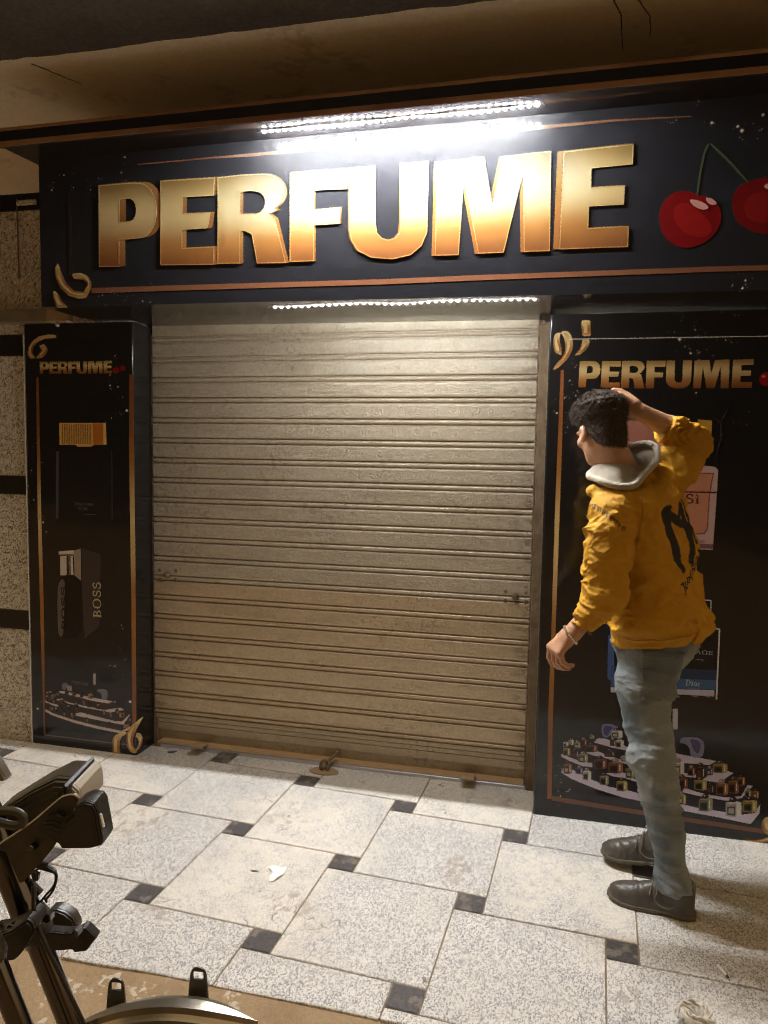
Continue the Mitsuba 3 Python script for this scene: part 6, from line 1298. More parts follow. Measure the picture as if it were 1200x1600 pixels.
SERIF = {
    'B': (unary_union([bar(0.17, 0, 0.17, 1, 0.15), bar(0, 0.03, 0.35, 0.03, 0.06), bar(0, 0.97, 0.35, 0.97, 0.06), oval(0.33, 0.745, 0.24, 0.255, 0.12, 0.06).intersection(sbox(0.17, 0, 1, 1)), oval(0.33, 0.26, 0.30, 0.26, 0.13, 0.06).intersection(sbox(0.17, 0, 1, 1)), bar(0.17, 0.51, 0.36, 0.51, 0.06)]), 0.64),
    'O': (oval(0.42, 0.5, 0.42, 0.52, 0.14, 0.06), 0.84),
    'S': (s_curve(), 0.54),
    'D': (unary_union([bar(0.17, 0, 0.17, 1, 0.13), bar(0, 0.03, 0.4, 0.03, 0.05), bar(0, 0.97, 0.4, 0.97, 0.05), oval(0.36, 0.5, 0.44, 0.5, 0.12, 0.05).intersection(sbox(0.2, 0, 1, 1))]), 0.8),
    'i': (unary_union([bar(0.13, 0, 0.13, 0.62, 0.12), bar(0, 0.025, 0.26, 0.025, 0.05), bar(0, 0.6, 0.16, 0.6, 0.05), sbox(0.06, 0.78, 0.20, 0.92)]), 0.26),
    'o': (oval(0.28, 0.31, 0.28, 0.33, 0.11, 0.05), 0.56),
    'r': (unary_union([bar(0.13, 0, 0.13, 0.62, 0.12), bar(0, 0.025, 0.28, 0.025, 0.05), bar(0, 0.6, 0.16, 0.6, 0.05), bar(0.16, 0.48, 0.36, 0.60, 0.09)]), 0.40),
    'ì': (unary_union([bar(0.13, 0, 0.13, 0.62, 0.12), bar(0, 0.025, 0.26, 0.025, 0.05), bar(0, 0.6, 0.16, 0.6, 0.05), bar(0.02, 0.95, 0.2, 0.76, 0.08)]), 0.26),
    'A': (unary_union([bar(0.05, 0, 0.36, 1, 0.06), bar(0.36, 1, 0.66, 0, 0.13), bar(0.16, 0.33, 0.55, 0.33, 0.05), bar(-0.05, 0.02, 0.17, 0.02, 0.05), bar(0.5, 0.02, 0.8, 0.02, 0.05)]), 0.76),
    'U': (unary_union([bar(0.15, 0.3, 0.15, 1, 0.13), bar(0.62, 0.3, 0.62, 1, 0.06), oval(0.385, 0.32, 0.28, 0.32, 0.1, 0.06).intersection(sbox(0, 0, 1, 0.32)), bar(0, 0.97, 0.3, 0.97, 0.05), bar(0.5, 0.97, 0.74, 0.97, 0.05)]), 0.74),
    'V': (unary_union([bar(0.1, 1, 0.38, 0, 0.13), bar(0.38, 0, 0.64, 1, 0.06), bar(-0.04, 0.97, 0.26, 0.97, 0.05), bar(0.52, 0.97, 0.76, 0.97, 0.05)]), 0.74),
    'G': (unary_union([oval(0.42, 0.5, 0.42, 0.52, 0.14, 0.06).difference(sbox(0.5, 0.36, 1, 0.66)), bar(0.72, 0.05, 0.72, 0.42, 0.12), bar(0.56, 0.42, 0.84, 0.42, 0.05), bar(0.76, 0.68, 0.76, 0.95, 0.05)]), 0.86),
    'E': (unary_union([bar(0.17, 0, 0.17, 1, 0.13), bar(0, 0.03, 0.6, 0.03, 0.05), bar(0, 0.97, 0.57, 0.97, 0.05), bar(0.17, 0.52, 0.44, 0.52, 0.05), bar(0.58, 0, 0.58, 0.25, 0.05), bar(0.55, 0.76, 0.55, 1, 0.05), bar(0.44, 0.4, 0.44, 0.64, 0.05)]), 0.62),
}


def sparkle_dust(parent, y, pts, layer):
    ms = []
    for x, z, r in pts:
        n = 8
        ms.append(flat(Polygon([(x + r * math.cos(a) * (1, 0.7)[k % 2], z + r * math.sin(a) * (1, 0.7)[k % 2]) for k, a in enumerate(np.linspace(0, 2 * math.pi, n + 1)[:-1])]), y, layer))
        for _ in range(3):             # finer dust about each
            dx, dz, s = rng.normal(0, 0.02), rng.normal(0, 0.02), 0.0007 + 0.0006 * rng.random()
            ms.append(flat(Polygon([(x + dx - s, z + dz), (x + dx, z + dz - s), (x + dx + s, z + dz), (x + dx, z + dz + s)]), y, layer))
    m = cat(ms)
    part('sparkle_print', m, 'm_print', parent, kind='stuff', color=np.tile(lin((225, 215, 195)), (len(m.vertices), 1)))


# --- on the big sign
for t in SIGN_PRINT:
    print_shape(sign, SY, *t)
title(sign, SY, 0, 0, 0, 0, 3, big=True)
sparkle_dust(sign, SY, SPARKLES['sign'], 2)

# --- left pillar
LY = 0.015
lp = thing('poster_pillar', 'narrow pillar left of the shutter wrapped in a glossy black perfume poster', 'pillar', None)
part('banner_wrap', wrap(0.2115, 0.8265, LY, 0.0, 2.168), 'm_vinyl_gloss', lp, smooth=40)
part('white_edge', block(0.2068, 0.2110, LY + 0.001, 0.05, 0.0, 2.12), 'm_white', lp)
for t in LEFT_PRINT:
    print_shape(lp, LY, *t)
title(lp, LY, 0.305, 0.714, 1.918, 1.982)
sparkle_dust(lp, LY, SPARKLES['left'], 1)
word(lp, 'printed_word', 'TOM FORD', LY, 0.490, 1.264, 0.594, 1.278, (104, 98, 92))
word(lp, 'printed_word', 'NOIR', LY, 0.516, 1.243, 0.565, 1.256, (104, 98, 92))
word(lp, 'printed_word', 'PERFUME', LY, 0.458, 0.338, 0.556, 0.357, (92, 78, 76), bold=True)
serif(lp, 'printed_word', 'BOSS', LY, 0.588, 0.696, 0.636, 0.878, (176, 158, 128), turn=True)
word(lp, 'printed_word', 'BOSS', LY, 0.4035, 0.622, 0.434, 0.846, (13, 12, 13), 4, True, True)

# --- right pillar
RY = -0.075
rp_ = thing('poster_pillar', 'wide pillar right of the shutter with a glossy black perfume poster behind the man', 'pillar', None)
part('banner_wrap', wrap(2.804, 4.55, RY, 0.0, 2.130), 'm_vinyl_gloss', rp_, smooth=40)
for t in RIGHT_PRINT:
    print_shape(rp_, RY, *t)
title(rp_, RY, 2.928, 3.584, 1.827, 1.941)
sparkle_dust(rp_, RY, SPARKLES['right'], 1)
serif(rp_, 'printed_word', 'Sì', RY, 3.360, 1.370, 3.412, 1.410, (64, 36, 32), 5)
serif(rp_, 'printed_word', 'Dior', RY, 3.396, 0.6255, 3.452, 0.650, (196, 196, 200))
serif(rp_, 'printed_word', 'SAUVAGE', RY, 3.345, 0.7595, 3.492, 0.776, (168, 168, 170))
word(rp_, 'printed_word', 'PARFUMS', RY, 3.408, 0.612, 3.446, 0.618, (120, 122, 130))
word(rp_, 'printed_word', 'ARMANI', RY, 3.372, 1.213, 3.441, 1.225, (110, 92, 96), 5)
m = flat(sbox(3.430, 0.7355, 3.459, 0.7375), RY, 4)
part('bottle_line', m, 'm_print', rp_, color=np.tile(lin((150, 150, 152)), (len(m.vertices), 1)))
part('banner_seam', tube([(2.88, RY - .0012, 2.0300), (3.2, RY - .0012, 2.0285), (3.9, RY - .0012, 2.0265), (4.5, RY - .0012, 2.025)], 0.0014, 6), 'm_white', rp_)
# lifted wrinkles of the film right of the man
for pts, r in (([(3.485, 1.735), (3.478, 1.690), (3.481, 1.63), (3.470, 1.57), (3.474, 1.50)], 0.003), ([(3.505, 1.76), (3.492, 1.725), (3.484, 1.71)], 0.004), ([(3.440, 1.705), (3.455, 1.712), (3.472, 1.700), (3.468, 1.688)], 0.003), ([(3.545, 1.703), (3.553, 1.709)], 0.003), ([(3.566, 1.704), (3.570, 1.708)], 0.002), ([(3.44, 2.02), (3.432, 2.0), (3.428, 1.985)], 0.002), ([(3.502, 2.022), (3.497, 2.005)], 0.002)):
    q = smooth_path([(x, RY - 0.0005, z) for x, z in pts], 14)
    part('film_wrinkle', tube(q, np.maximum(0.0006, r * np.sin(np.linspace(0.15, 3.0, len(q)))), 8), 'm_vinyl_gloss', rp_, smooth=True)
mt = thing('metal_bar', 'dull brown metal bar on the speckled wall above the narrow poster pillar', 'bar')
part('bar', bevel_box(-1.2, 0.40, -0.018, 0.028, 2.172, 2.234, 0.003), 'm_dull_metal', mt)
br = part('bracket', bevel_box(0.372, 0.488, -0.024, 0.03, 2.170, 2.232, 0.004), 'm_ledge', mt)
part('bolt', lathe([(0.0001, 0), (0.012, 0), (0.0115, 0.005), (0.006, 0.010), (0.0001, 0.011)], (0.432, -0.012, 2.158), [0, -1, -0.2], 14), 'm_steel', br, smooth=30)
# ---------------------------------------------------------------- the man: signed distance fields meshed with surface nets
def surface_nets(fn, lo, hi, h, detail=None, band=0.02):
    """Mesh of the zero set of fn (negative inside). detail(P) is added near the surface only."""
    lo, hi = np.array(lo, float), np.array(hi, float)
    n = np.ceil((hi - lo) / h).astype(int) + 1
    ax = [lo[k] + h * np.arange(n[k]) for k in range(3)]
    P = np.stack(np.meshgrid(*ax, indexing='ij'), -1).reshape(-1, 3)
    D = fn(P)
    if detail is not None:
        near = np.abs(D) < band
        D[near] += detail(P[near])
    D = D.reshape(n)
    inside = D < 0
    c = [inside[i:n[0] - 1 + i, j:n[1] - 1 + j, k:n[2] - 1 + k] for i in (0, 1) for j in (0, 1) for k in (0, 1)]
    s = sum(x.astype(np.int8) for x in c)
    cells = np.argwhere((s > 0) & (s < 8))
    ids = -np.ones(n - 1, int)
    ids[tuple(cells.T)] = np.arange(len(cells))
    acc, cnt = np.zeros((len(cells), 3)), np.zeros((len(cells), 1))
    corners = np.array([(i, j, k) for i in (0, 1) for j in (0, 1) for k in (0, 1)])
    for a in range(8):
        for b in range(a + 1, 8):
            if np.abs(corners[a] - corners[b]).sum() != 1:
                continue
            da, db = D[tuple((cells + corners[a]).T)], D[tuple((cells + corners[b]).T)]
            m = (da < 0) != (db < 0)
            t = np.where(m, da / np.where(m, da - db, 1), 0)[:, None]
            acc += m[:, None] * (corners[a] + t * (corners[b] - corners[a]))
            cnt += m[:, None]
    V = lo + h * (cells + acc / np.maximum(cnt, 1))
    F = []
    for d in range(3):
        e, g = (d + 1) % 3, (d + 2) % 3
        sl0, sl1 = [slice(1, -1)] * 3, [slice(1, -1)] * 3
        sl0[d], sl1[d] = slice(0, -1), slice(1, None)
        A, Bm = inside[tuple(sl0)], inside[tuple(sl1)]
        at = np.argwhere(A != Bm)
        base = at + 1
        base[:, d] -= 1
        ue, ug = np.eye(3, dtype=int)[e], np.eye(3, dtype=int)[g]
        q = np.stack([ids[tuple((base - x).T)] for x in (ue + ug, ug, 0 * ug, ue)], 1)
        flip = ~A[tuple(at.T)]
        q[flip] = q[flip][:, ::-1]
        F.append(q[(q >= 0).all(1)])
    F = np.vstack(F)
    return trimesh.Trimesh(V, np.vstack([F[:, [0, 1, 2]], F[:, [0, 2, 3]]]), process=False)


def cap(P, a, b, ra, rb):
    a, b = np.array(a), np.array(b)
    d = b - a
    t = np.clip((P - a) @ d / (d @ d), 0, 1)
    return np.linalg.norm(P - a - t[:, None] * d, axis=1) - (ra + (rb - ra) * t)


def ellipsoid(P, c, r, R=None):
    q = P - np.array(c)
    if R is not None:
        q = q @ np.array(R).T
    r = np.array(r)
    k0, k1 = np.linalg.norm(q / r, axis=1), np.linalg.norm(q / r ** 2, axis=1)
    return k0 * (k0 - 1) / np.maximum(k1, 1e-9)


def smin(a, b, k):
    h = np.clip(0.5 + 0.5 * (b - a) / k, 0, 1)
    return b * (1 - h) + a * h - k * h * (1 - h)


def union(ds, k):
    out = ds[0]
    for d in ds[1:]:
        out = smin(out, d, k)
    return out


def chain(P, pts, radii, k=0.01):
    return union([cap(P, a, b, ra, rb) for a, b, ra, rb in zip(pts[:-1], pts[1:], radii[:-1], radii[1:])], k)


def unit(v):
    v = np.array(v, float)
    return v / np.linalg.norm(v)


FACE = unit((-0.75, 0.66, 0))            # where the body looks: along the wall to the left and towards it
RIGHT = unit((0.66, 0.75, 0))
man = thing('person', 'man in mustard yellow jacket and grey jeans seen from behind, one arm raised', 'person')

# joints
PEL, WAI, CHE, NEK = map(np.array, ((3.220, -0.530, 0.915), (3.208, -0.540, 1.08), (3.170, -0.550, 1.300), (3.085, -0.560, 1.490)))
HEAD = np.array((2.999, -0.580, 1.636))
SHL, ELL, WRL = map(np.array, ((3.034, -0.690, 1.365), (3.024, -0.730, 1.095), (2.930, -0.740, 0.975)))
SHR, ELR, WRR = map(np.array, ((3.222, -0.440, 1.470), (3.348, -0.335, 1.610), (3.135, -0.455, 1.712)))
HIL, KNL, ANL = map(np.array, ((3.170, -0.590, 0.880), (3.192, -0.655, 0.510), (3.300, -0.660, 0.095)))
HIR, KNR, ANR = map(np.array, ((3.270, -0.465, 0.870), (3.170, -0.480, 0.520), (3.262, -0.415, 0.105)))

hp = math.radians(19)
HF = unit(np.array((-0.44, 0.898, 0)) * math.cos(hp) + np.array((0, 0, -1)) * math.sin(hp))
HR = unit(np.cross(HF, (0, 0, 1)))
HU = np.cross(HR, HF)
HM = np.array([HR, HF, HU])               # world -> (right, forward, up) of the head


HS = 0.94                                  # head size


def head_pt(r, f, u):
    return HEAD + HS * (r * HR + f * HF + u * HU)


def head_sdf(P):
    q = (P - HEAD) @ HM.T / HS
    d = ellipsoid(q, (0, -0.006, 0.030), (0.074, 0.094, 0.088))
    d = smin(d, ellipsoid(q, (0, 0.030, -0.035), (0.058, 0.062, 0.075)), 0.03)
    d = smin(d, ellipsoid(q, (0, 0.062, -0.085), (0.032, 0.030, 0.026)), 0.03)      # chin
    d = smin(d, cap(q, (0, 0.092, 0.012), (0, 0.112, -0.022), 0.008, 0.012), 0.012)  # nose
    for s in (-1, 1):
        d = smin(d, ellipsoid(q, (s * 0.033, 0.078, 0.022), (0.026, 0.014, 0.010)), 0.012)   # brow
        d = smin(d, ellipsoid(q, (s * 0.046, 0.064, -0.020), (0.020, 0.018, 0.018)), 0.02)   # cheek
        d = np.maximum(d, -ellipsoid(q, (s * 0.032, 0.101, 0.004), (0.014, 0.012, 0.008)))   # eye hollow
        d = smin(d, ellipsoid(q, (s * 0.032, 0.084, 0.003), (0.012, 0.011, 0.009)), 0.003)
        e = ellipsoid(q, (s * 0.079, -0.006, -0.012), (0.012, 0.022, 0.033))
        e = np.maximum(e, -ellipsoid(q, (s * 0.092, 0.001, -0.010), (0.010, 0.012, 0.021)))
        d = smin(d, e, 0.006)
    d = smin(d, ellipsoid(q, (0, 0.088, -0.052), (0.024, 0.012, 0.007)), 0.008)     # lips
    d = np.maximum(d, -cap(q, (-0.02, 0.102, -0.052), (0.02, 0.102, -0.052), 0.003, 0.003))
    neck = cap(P, head_pt(0, -0.035, -0.05), NEK + (0.0, 0.0, -0.02), 0.051, 0.058)
    return smin(d * HS, neck, 0.03)


def hand_sdf(P, W, K, lat, seg_dirs, thumb_dir, s=1.0):
    """Palm from wrist W to the knuckles' middle K; fingers from index to little along lat; thumb from the side of the palm."""
    d = cap(P, W, W + 0.35 * (K - W), 0.026 * s, 0.026 * s)
    for o, r in ((0.030, 0.0135), (0.010, 0.0140), (-0.010, 0.0135), (-0.028, 0.0125)):
        d = smin(d, cap(P, W + 0.25 * (K - W) + lat * o * 0.45, K + lat * o, 0.019 * s, r * s), 0.012)
    for i, (o, L) in enumerate(((0.031, 0.92), (0.0105, 1.0), (-0.0105, 0.95), (-0.030, 0.76))):
        p = K + lat * o + np.array(seg_dirs[0][0]) * 0.0 - (K - W) * 0.03
        pts, rad = [p], [0.0105]
        for k, l in enumerate((0.043, 0.027, 0.021)):
            p = p + unit(seg_dirs[i][k]) * l * L
            pts.append(p)
            rad.append((0.0092, 0.0084, 0.0070)[k])
        d = smin(d, chain(P, pts, rad, 0.002), 0.005)
    b = W + 0.30 * (K - W) + lat * 0.024
    t1 = b + unit(thumb_dir[0]) * 0.040
    t2 = t1 + unit(thumb_dir[1]) * 0.030
    t3 = t2 + unit(thumb_dir[2]) * 0.024
    return smin(d, chain(P, [b, t1, t2, t3], [0.016, 0.0125, 0.0108, 0.0085], 0.004), 0.012)


KNUL = np.array((2.868, -0.742, 0.905))
LATL = unit((-0.50, 0.80, 0.12))
DIRL = [[(-0.10, 0.05, -1.0), (0.35, 0.25, -0.9), (0.8, 0.35, -0.5)], [(0.02, 0.05, -1.0), (0.5, 0.25, -0.8), (0.9, 0.3, -0.3)],
        [(0.12, 0.02, -1.0), (0.65, 0.2, -0.7), (1.0, 0.25, -0.1)], [(0.25, 0.0, -0.95), (0.8, 0.15, -0.5), (1.0, 0.2, 0.15)]]


def left_hand(P):
    d = hand_sdf(P, WRL, KNUL, LATL, DIRL, [(-0.45, 0.75, -0.5), (-0.05, 0.5, -0.9), (0.15, 0.3, -1.0)])
    return smin(d, cap(P, ELL, WRL, 0.042, 0.0275), 0.015)


KNUR = np.array((3.052, -0.470, 1.742))
LATR = unit((0.25, -0.35, 0.9))
DIRR = [[(-0.9, -0.1, 0.15), (-0.85, -0.3, -0.2), (-0.6, -0.4, -0.5)], [(-0.95, -0.1, 0.0), (-0.85, -0.35, -0.25), (-0.6, -0.5, -0.5)],
        [(-0.95, -0.1, -0.15), (-0.85, -0.35, -0.3), (-0.6, -0.5, -0.5)], [(-0.9, -0.05, -0.3), (-0.8, -0.3, -0.45), (-0.6, -0.4, -0.6)]]


def right_hand(P):
    d = hand_sdf(P, WRR, KNUR, LATR, DIRR, [(-0.6, 0.3, 0.6), (-0.85, 0.0, 0.5), (-0.9, -0.2, 0.2)])
    return smin(d, chain(P, [ELR, 0.55 * ELR + 0.45 * WRR, WRR], [0.043, 0.042, 0.029], 0.02), 0.012)


def trunk_sdf(P):
    d = chain(P, [PEL, WAI, CHE, 0.5 * (CHE + NEK)], [0.080, 0.080, 0.085, 0.06], 0.04)
    d = smin(d, cap(P, NEK + (0, 0, -0.10), NEK, 0.06, 0.052), 0.05)
    d = smin(d, chain(P, [SHL, ELL, WRL], [0.042, 0.038, 0.027], 0.01), 0.03)
    d = smin(d, chain(P, [SHR, ELR, WRR], [0.042, 0.038, 0.027], 0.01), 0.03)
    d = smin(d, chain(P, [np.array(x) for x in ((3.180, -0.580, 0.865), (3.178, -0.600, 0.715), (3.203, -0.640, 0.538), (3.262, -0.660, 0.262), (3.290, -0.660, 0.09))], [0.060, 0.055, 0.042, 0.034, 0.034], 0.01), 0.03)
    return smin(d, chain(P, [np.array(x) for x in ((3.240, -0.475, 0.865), (3.200, -0.480, 0.74), (3.186, -0.480, 0.619), (3.250, -0.460, 0.351), (3.285, -0.430, 0.12))], [0.060, 0.055, 0.042, 0.034, 0.034], 0.01), 0.03)


def to_man(m):
    import manifold3d as m3
    mm = m3.Manifold(m3.Mesh(vert_properties=np.asarray(m.vertices, np.float32), tri_verts=np.asarray(m.faces, np.uint32)))
    return mm if not mm.is_empty() else None


pieces = [surface_nets(head_sdf, HEAD - (0.18, 0.18, 0.25), HEAD + (0.22, 0.18, 0.16), 0.0040),
          surface_nets(left_hand, WRL - (0.13, 0.11, 0.17), WRL + (0.15, 0.12, 0.15), 0.0030),
          surface_nets(right_hand, (2.94, -0.60, 1.55), (3.42, -0.25, 1.82), 0.0036),
          surface_nets(trunk_sdf, (2.85, -0.82, 0.02), (3.50, -0.22, 1.60), 0.011)]
mans = [to_man(m) for m in pieces]
if all(m is not None for m in mans):
    body = mans[0]
    for m in mans[1:]:
        body = body + m
    body = tri(body)
else:
    body = cat(pieces)


def skin(p, n, uv):
    m = F(p.x * 24, p.y * 24, p.z * 24, 3)
    return mikit.mix((0.36, 0.185, 0.105), (0.50, 0.285, 0.175), m) * (0.94 + 0.12 * N(p.x * 400, p.y * 400, p.z * 400))


mat('m_skin', mikit.proc(skin), rough=0.48, spec=0.4, bump=lambda p, n, uv: F(p.x * 180, p.y * 180, p.z * 180, 2), bump_scale=(0.0006, 5e-4))
body_key = part('body', body, 'm_skin', man, smooth=True)


# ---- jacket
def loft(P, zs, cx, cy, a, b):
    """A trunk with an elliptical section that changes with height."""
    z = P[:, 2]
    q = np.stack([P[:, 0] - np.interp(z, zs, cx), P[:, 1] - np.interp(z, zs, cy)], 1)
    A, Bv = np.interp(z, zs, a), np.interp(z, zs, b)
    r, f = q @ RIGHT[:2], q @ FACE[:2]
    k = (np.abs(r / A) ** 2.3 + np.abs(f / Bv) ** 2.3) ** (1 / 2.3)
    return (k - 1) * np.minimum(A, Bv) * 0.93


JZ = [0.90, 0.935, 0.965, 1.02, 1.10, 1.20, 1.30, 1.40, 1.46, 1.52]
JX = [3.212, 3.212, 3.213, 3.213, 3.203, 3.187, 3.170, 3.150, 3.128, 3.10]
JY = [-.535, -.535, -.535, -.537, -.54, -.545, -.55, -.555, -.557, -.56]
JA = [.150, .158, .172, .176, .168, .168, .174, .164, .108, .060]
JB = [.118, .124, .138, .140, .128, .124, .124, .112, .088, .055]
HOOD = [(2.975, -0.655, 1.430), (3.040, -0.690, 1.412), (3.115, -0.685, 1.395), (3.185, -0.625, 1.415), (3.200, -0.545, 1.470), (3.155, -0.490, 1.520)]
sleeveL = [SHL + (0.008, 0.005, 0.01), 0.5 * (SHL + ELL) + (-0.006, -0.004, 0), ELL + (0.0, 0, 0.01), 0.30 * ELL + 0.70 * WRL + (0.01, 0, 0.008)]
sleeveR = [SHR + (-0.01, 0.0, -0.005), 0.5 * (SHR + ELR), ELR + (-0.005, 0, -0.002), 0.45 * ELR + 0.55 * WRR]
sleeve_dirs = (unit(SHL - ELL), unit(ELL - WRL), unit(SHR - ELR), unit(ELR - WRR))


def arms(P):
    return [cap(P, sleeveL[0], sleeveL[1], 0.076, 0.076), cap(P, sleeveL[1], sleeveL[2], 0.076, 0.066), cap(P, sleeveL[2], sleeveL[3], 0.066, 0.048),
            cap(P, sleeveR[0], sleeveR[1], 0.086, 0.072), cap(P, sleeveR[1], sleeveR[2], 0.072, 0.054), cap(P, sleeveR[2], sleeveR[3], 0.054, 0.055)]


def jacket_sdf(P):
    d = loft(P, JZ, JX, JY, JA, JB)
    hem = 0.915 + 0.14 * np.clip(P[:, 0] - 3.12, 0, 0.3)
    d = np.maximum(d, hem - P[:, 2])
    d = np.maximum(d, P[:, 2] - 1.50)
    a = arms(P)
    left = union(a[:3], 0.015)
    right = union(a[3:], 0.012)
    d = smin(d, left, 0.010)
    d = smin(d, right, 0.045)
    d = smin(d, cap(P, SHL + (0.02, 0.01, 0.01), NEK + (0, 0, -0.115), 0.066, 0.068), 0.04)
    d = smin(d, cap(P, SHR + (-0.02, -0.02, -0.02), NEK + (0.02, 0, -0.105), 0.072, 0.070), 0.04)
    # open cuffs: the sleeves end before the wrists
    cl, cr = unit(WRL - ELL), unit(WRR - ELR)
    d = np.maximum(d, np.where(np.linalg.norm(P - WRL, axis=1) < 0.12, (P - (0.22 * ELL + 0.78 * WRL)) @ cl, -1))
    d = np.maximum(d, np.where(np.linalg.norm(P - WRR, axis=1) < 0.16, (P - (0.42 * ELR + 0.58 * WRR)) @ cr, -1))
    d = np.maximum(d, -cap(P, WRL, 0.30 * ELL + 0.70 * WRL, 0.040, 0.034))
    h = chain(P, [np.array(x) for x in HOOD], [0.020, 0.030, 0.050, 0.054, 0.046, 0.036], 0.03)
    d = smin(d, h, 0.012)
    # hollow in which the hood's lining lies round the neck
    return np.maximum(d, -ellipsoid(P, (3.065, -0.605, 1.560), (0.118, 0.122, 0.105)))


def ridged(Q, seed, octaves=2):
    out, amp = 0, 1.0
    for o in range(octaves):
        n = meshkit.noise(Q * 2 ** o, seed + o)
        out = out + amp * (1 - np.abs(2 * n - 1)) ** 2
        amp *= 0.45
    return out


def folds(P, axis, along, across, seed, warp=0.5):
    """Sharp creases across an axis: their slant wanders and they come and go."""
    axis = unit(axis)
    s = P @ axis
    w = meshkit.noise(P * 8.0, seed + 50)
    w2 = meshkit.noise(P * 11.0, seed + 60)
    rest = P - s[:, None] * axis
    t1 = unit(np.cross(axis, (0.3, 0.2, 1.0)))
    t2 = np.cross(axis, t1)
    a, b = rest @ t1, rest @ t2
    a, b = a - a.mean(), b - b.mean()
    Q = np.stack([(s + 1.3 * (w - 0.35) * a + 0.9 * (w2 - 0.5) * b + 0.05 * warp * (2 * w2 - 1)) * along, a * across, b * across], 1)
    n = meshkit.noise(Q, seed)
    r = (1 - np.abs(2 * n - 1)) ** 1.9
    n2 = meshkit.noise(Q * 1.9 + 7, seed + 1)
    r2 = (1 - np.abs(2 * n2 - 1)) ** 1.8
    gate = np.clip((meshkit.noise(P * 13.0, seed + 70) - 0.28) / 0.35, 0, 1)
    return (r + 0.42 * r2) * (0.40 + 0.80 * gate)


def jacket_detail(P):
    a = arms(P)
    tr = loft(P, JZ, JX, JY, JA, JB)
    al, ar = np.minimum(np.minimum(a[0], a[1]), a[2]), np.minimum(np.minimum(a[3], a[4]), a[5])
    hood = chain(P, [np.array(x) for x in HOOD], [0.020, 0.030, 0.050, 0.054, 0.046, 0.036], 0.03)

    def w(d):
        return 1 / (np.maximum(d + 0.02, 0.004)) ** 3
    ws = np.stack([w(tr), w(np.minimum(a[0], a[1])), w(a[2]), w(np.minimum(a[3], a[4])), w(a[5]), w(hood)], 1)
    ws /= ws.sum(1, keepdims=True)
    low = np.clip((1.16 - P[:, 2]) / 0.18, 0, 1)
    f = [folds(P, (0.35, 0.1, 1.0), 12, 3.0, 3) * (0.0110 + 0.0140 * low), folds(P, unit(SHL - ELL) + (0.25, 0, 0), 22, 6, 11) * 0.0170, folds(P, ELL - WRL, 30, 7, 17) * 0.0185,
         folds(P, SHR - ELR, 24, 7, 23) * 0.0140, folds(P, ELR - WRR, 34, 8, 29) * 0.0185, folds(P, (0.6, 0.5, 0.5), 20, 8, 31) * 0.0120]
    d = -sum(ws[:, k] * f[k] for k in range(6))
    d -= 0.0042 * (ridged(P * np.array([26, 26, 34]) + 3 * meshkit.noise(P * 12, 91)[:, None], 77, 2) - 0.5)
    d -= 0.004 * np.exp(-((P[:, 2] - (0.958 + 0.14 * np.clip(P[:, 0] - 3.12, 0, 0.3))) / 0.006) ** 2) * -1.0   # seam above the hem band
    return d + 0.009


jacket = surface_nets(jacket_sdf, (2.885, -0.86, 0.88), (3.455, -0.24, 1.70), 0.0048, jacket_detail, 0.035)
bits = jacket.split(only_watertight=False)
jacket = max(bits, key=lambda m: len(m.faces)) if len(bits) > 1 else jacket


def seg(px, py, ax, ay, bx, by):
    dx, dy = bx - ax, by - ay
    t = dr.clip(((px - ax) * dx + (py - ay) * dy) / (dx * dx + dy * dy), 0, 1)
    return dr.sqrt(dr.square(px - ax - t * dx) + dr.square(py - ay - t * dy))


# print on the back: strokes in the plane of the back (right, up), metres, with half widths
BACK_O = np.array((3.250, -0.62, 1.30))
PRINT = [(-0.075, 0.075, 0.005, 0.035, 0.012), (-0.075, 0.080, -0.030, -0.075, 0.014), (0.030, 0.085, 0.060, -0.085, 0.016), (0.005, 0.035, 0.070, 0.020, 0.011), (0.065, 0.022, 0.095, -0.03, 0.008), (0.075, 0.11, 0.085, 0.02, 0.011), (-0.005, 0.055, 0.02, 0.085, 0.007), (-0.032, -0.070, -0.002, -0.118, 0.009)]
SCRIPT, SLV = [], []
srng = np.random.default_rng(12)
for k in range(9):                       # a line of brush script, slanting up to the right
    x, y = -0.012 + 0.0175 * k, -0.185 + 0.0135 * k
    h = (0.024, 0.012, 0.012, 0.020, 0.026, 0.011, 0.022, 0.012, 0.014)[k]
    SCRIPT.append((x, y - 0.012, x + 0.006, y + h, 0.0032))
    SCRIPT.append((x + 0.002, y + srng.uniform(-0.010, 0.010), x + 0.014, y + srng.uniform(-0.012, 0.014), 0.0028))
    if k % 2 == 0:
        SCRIPT.append((x - 0.004, y + h * 0.8, x + 0.013, y + h * 0.9, 0.0025))
for k in range(9):                       # small lettering across the sleeve head
    x, y = -0.056 + 0.0125 * k, 0.020 - 0.0042 * k - 0.00055 * k * k
    SLV.append((x, y - 0.006, x + srng.uniform(-0.001, 0.003), y + 0.007, 0.0019))
    SLV.append((x, y + srng.uniform(-0.006, 0.007), x + 0.008, y + srng.uniform(-0.006, 0.007), 0.0017))
    if k % 3 != 1:
        SLV.append((x + 0.007, y - 0.006, x + 0.008, y + 0.004, 0.0017))


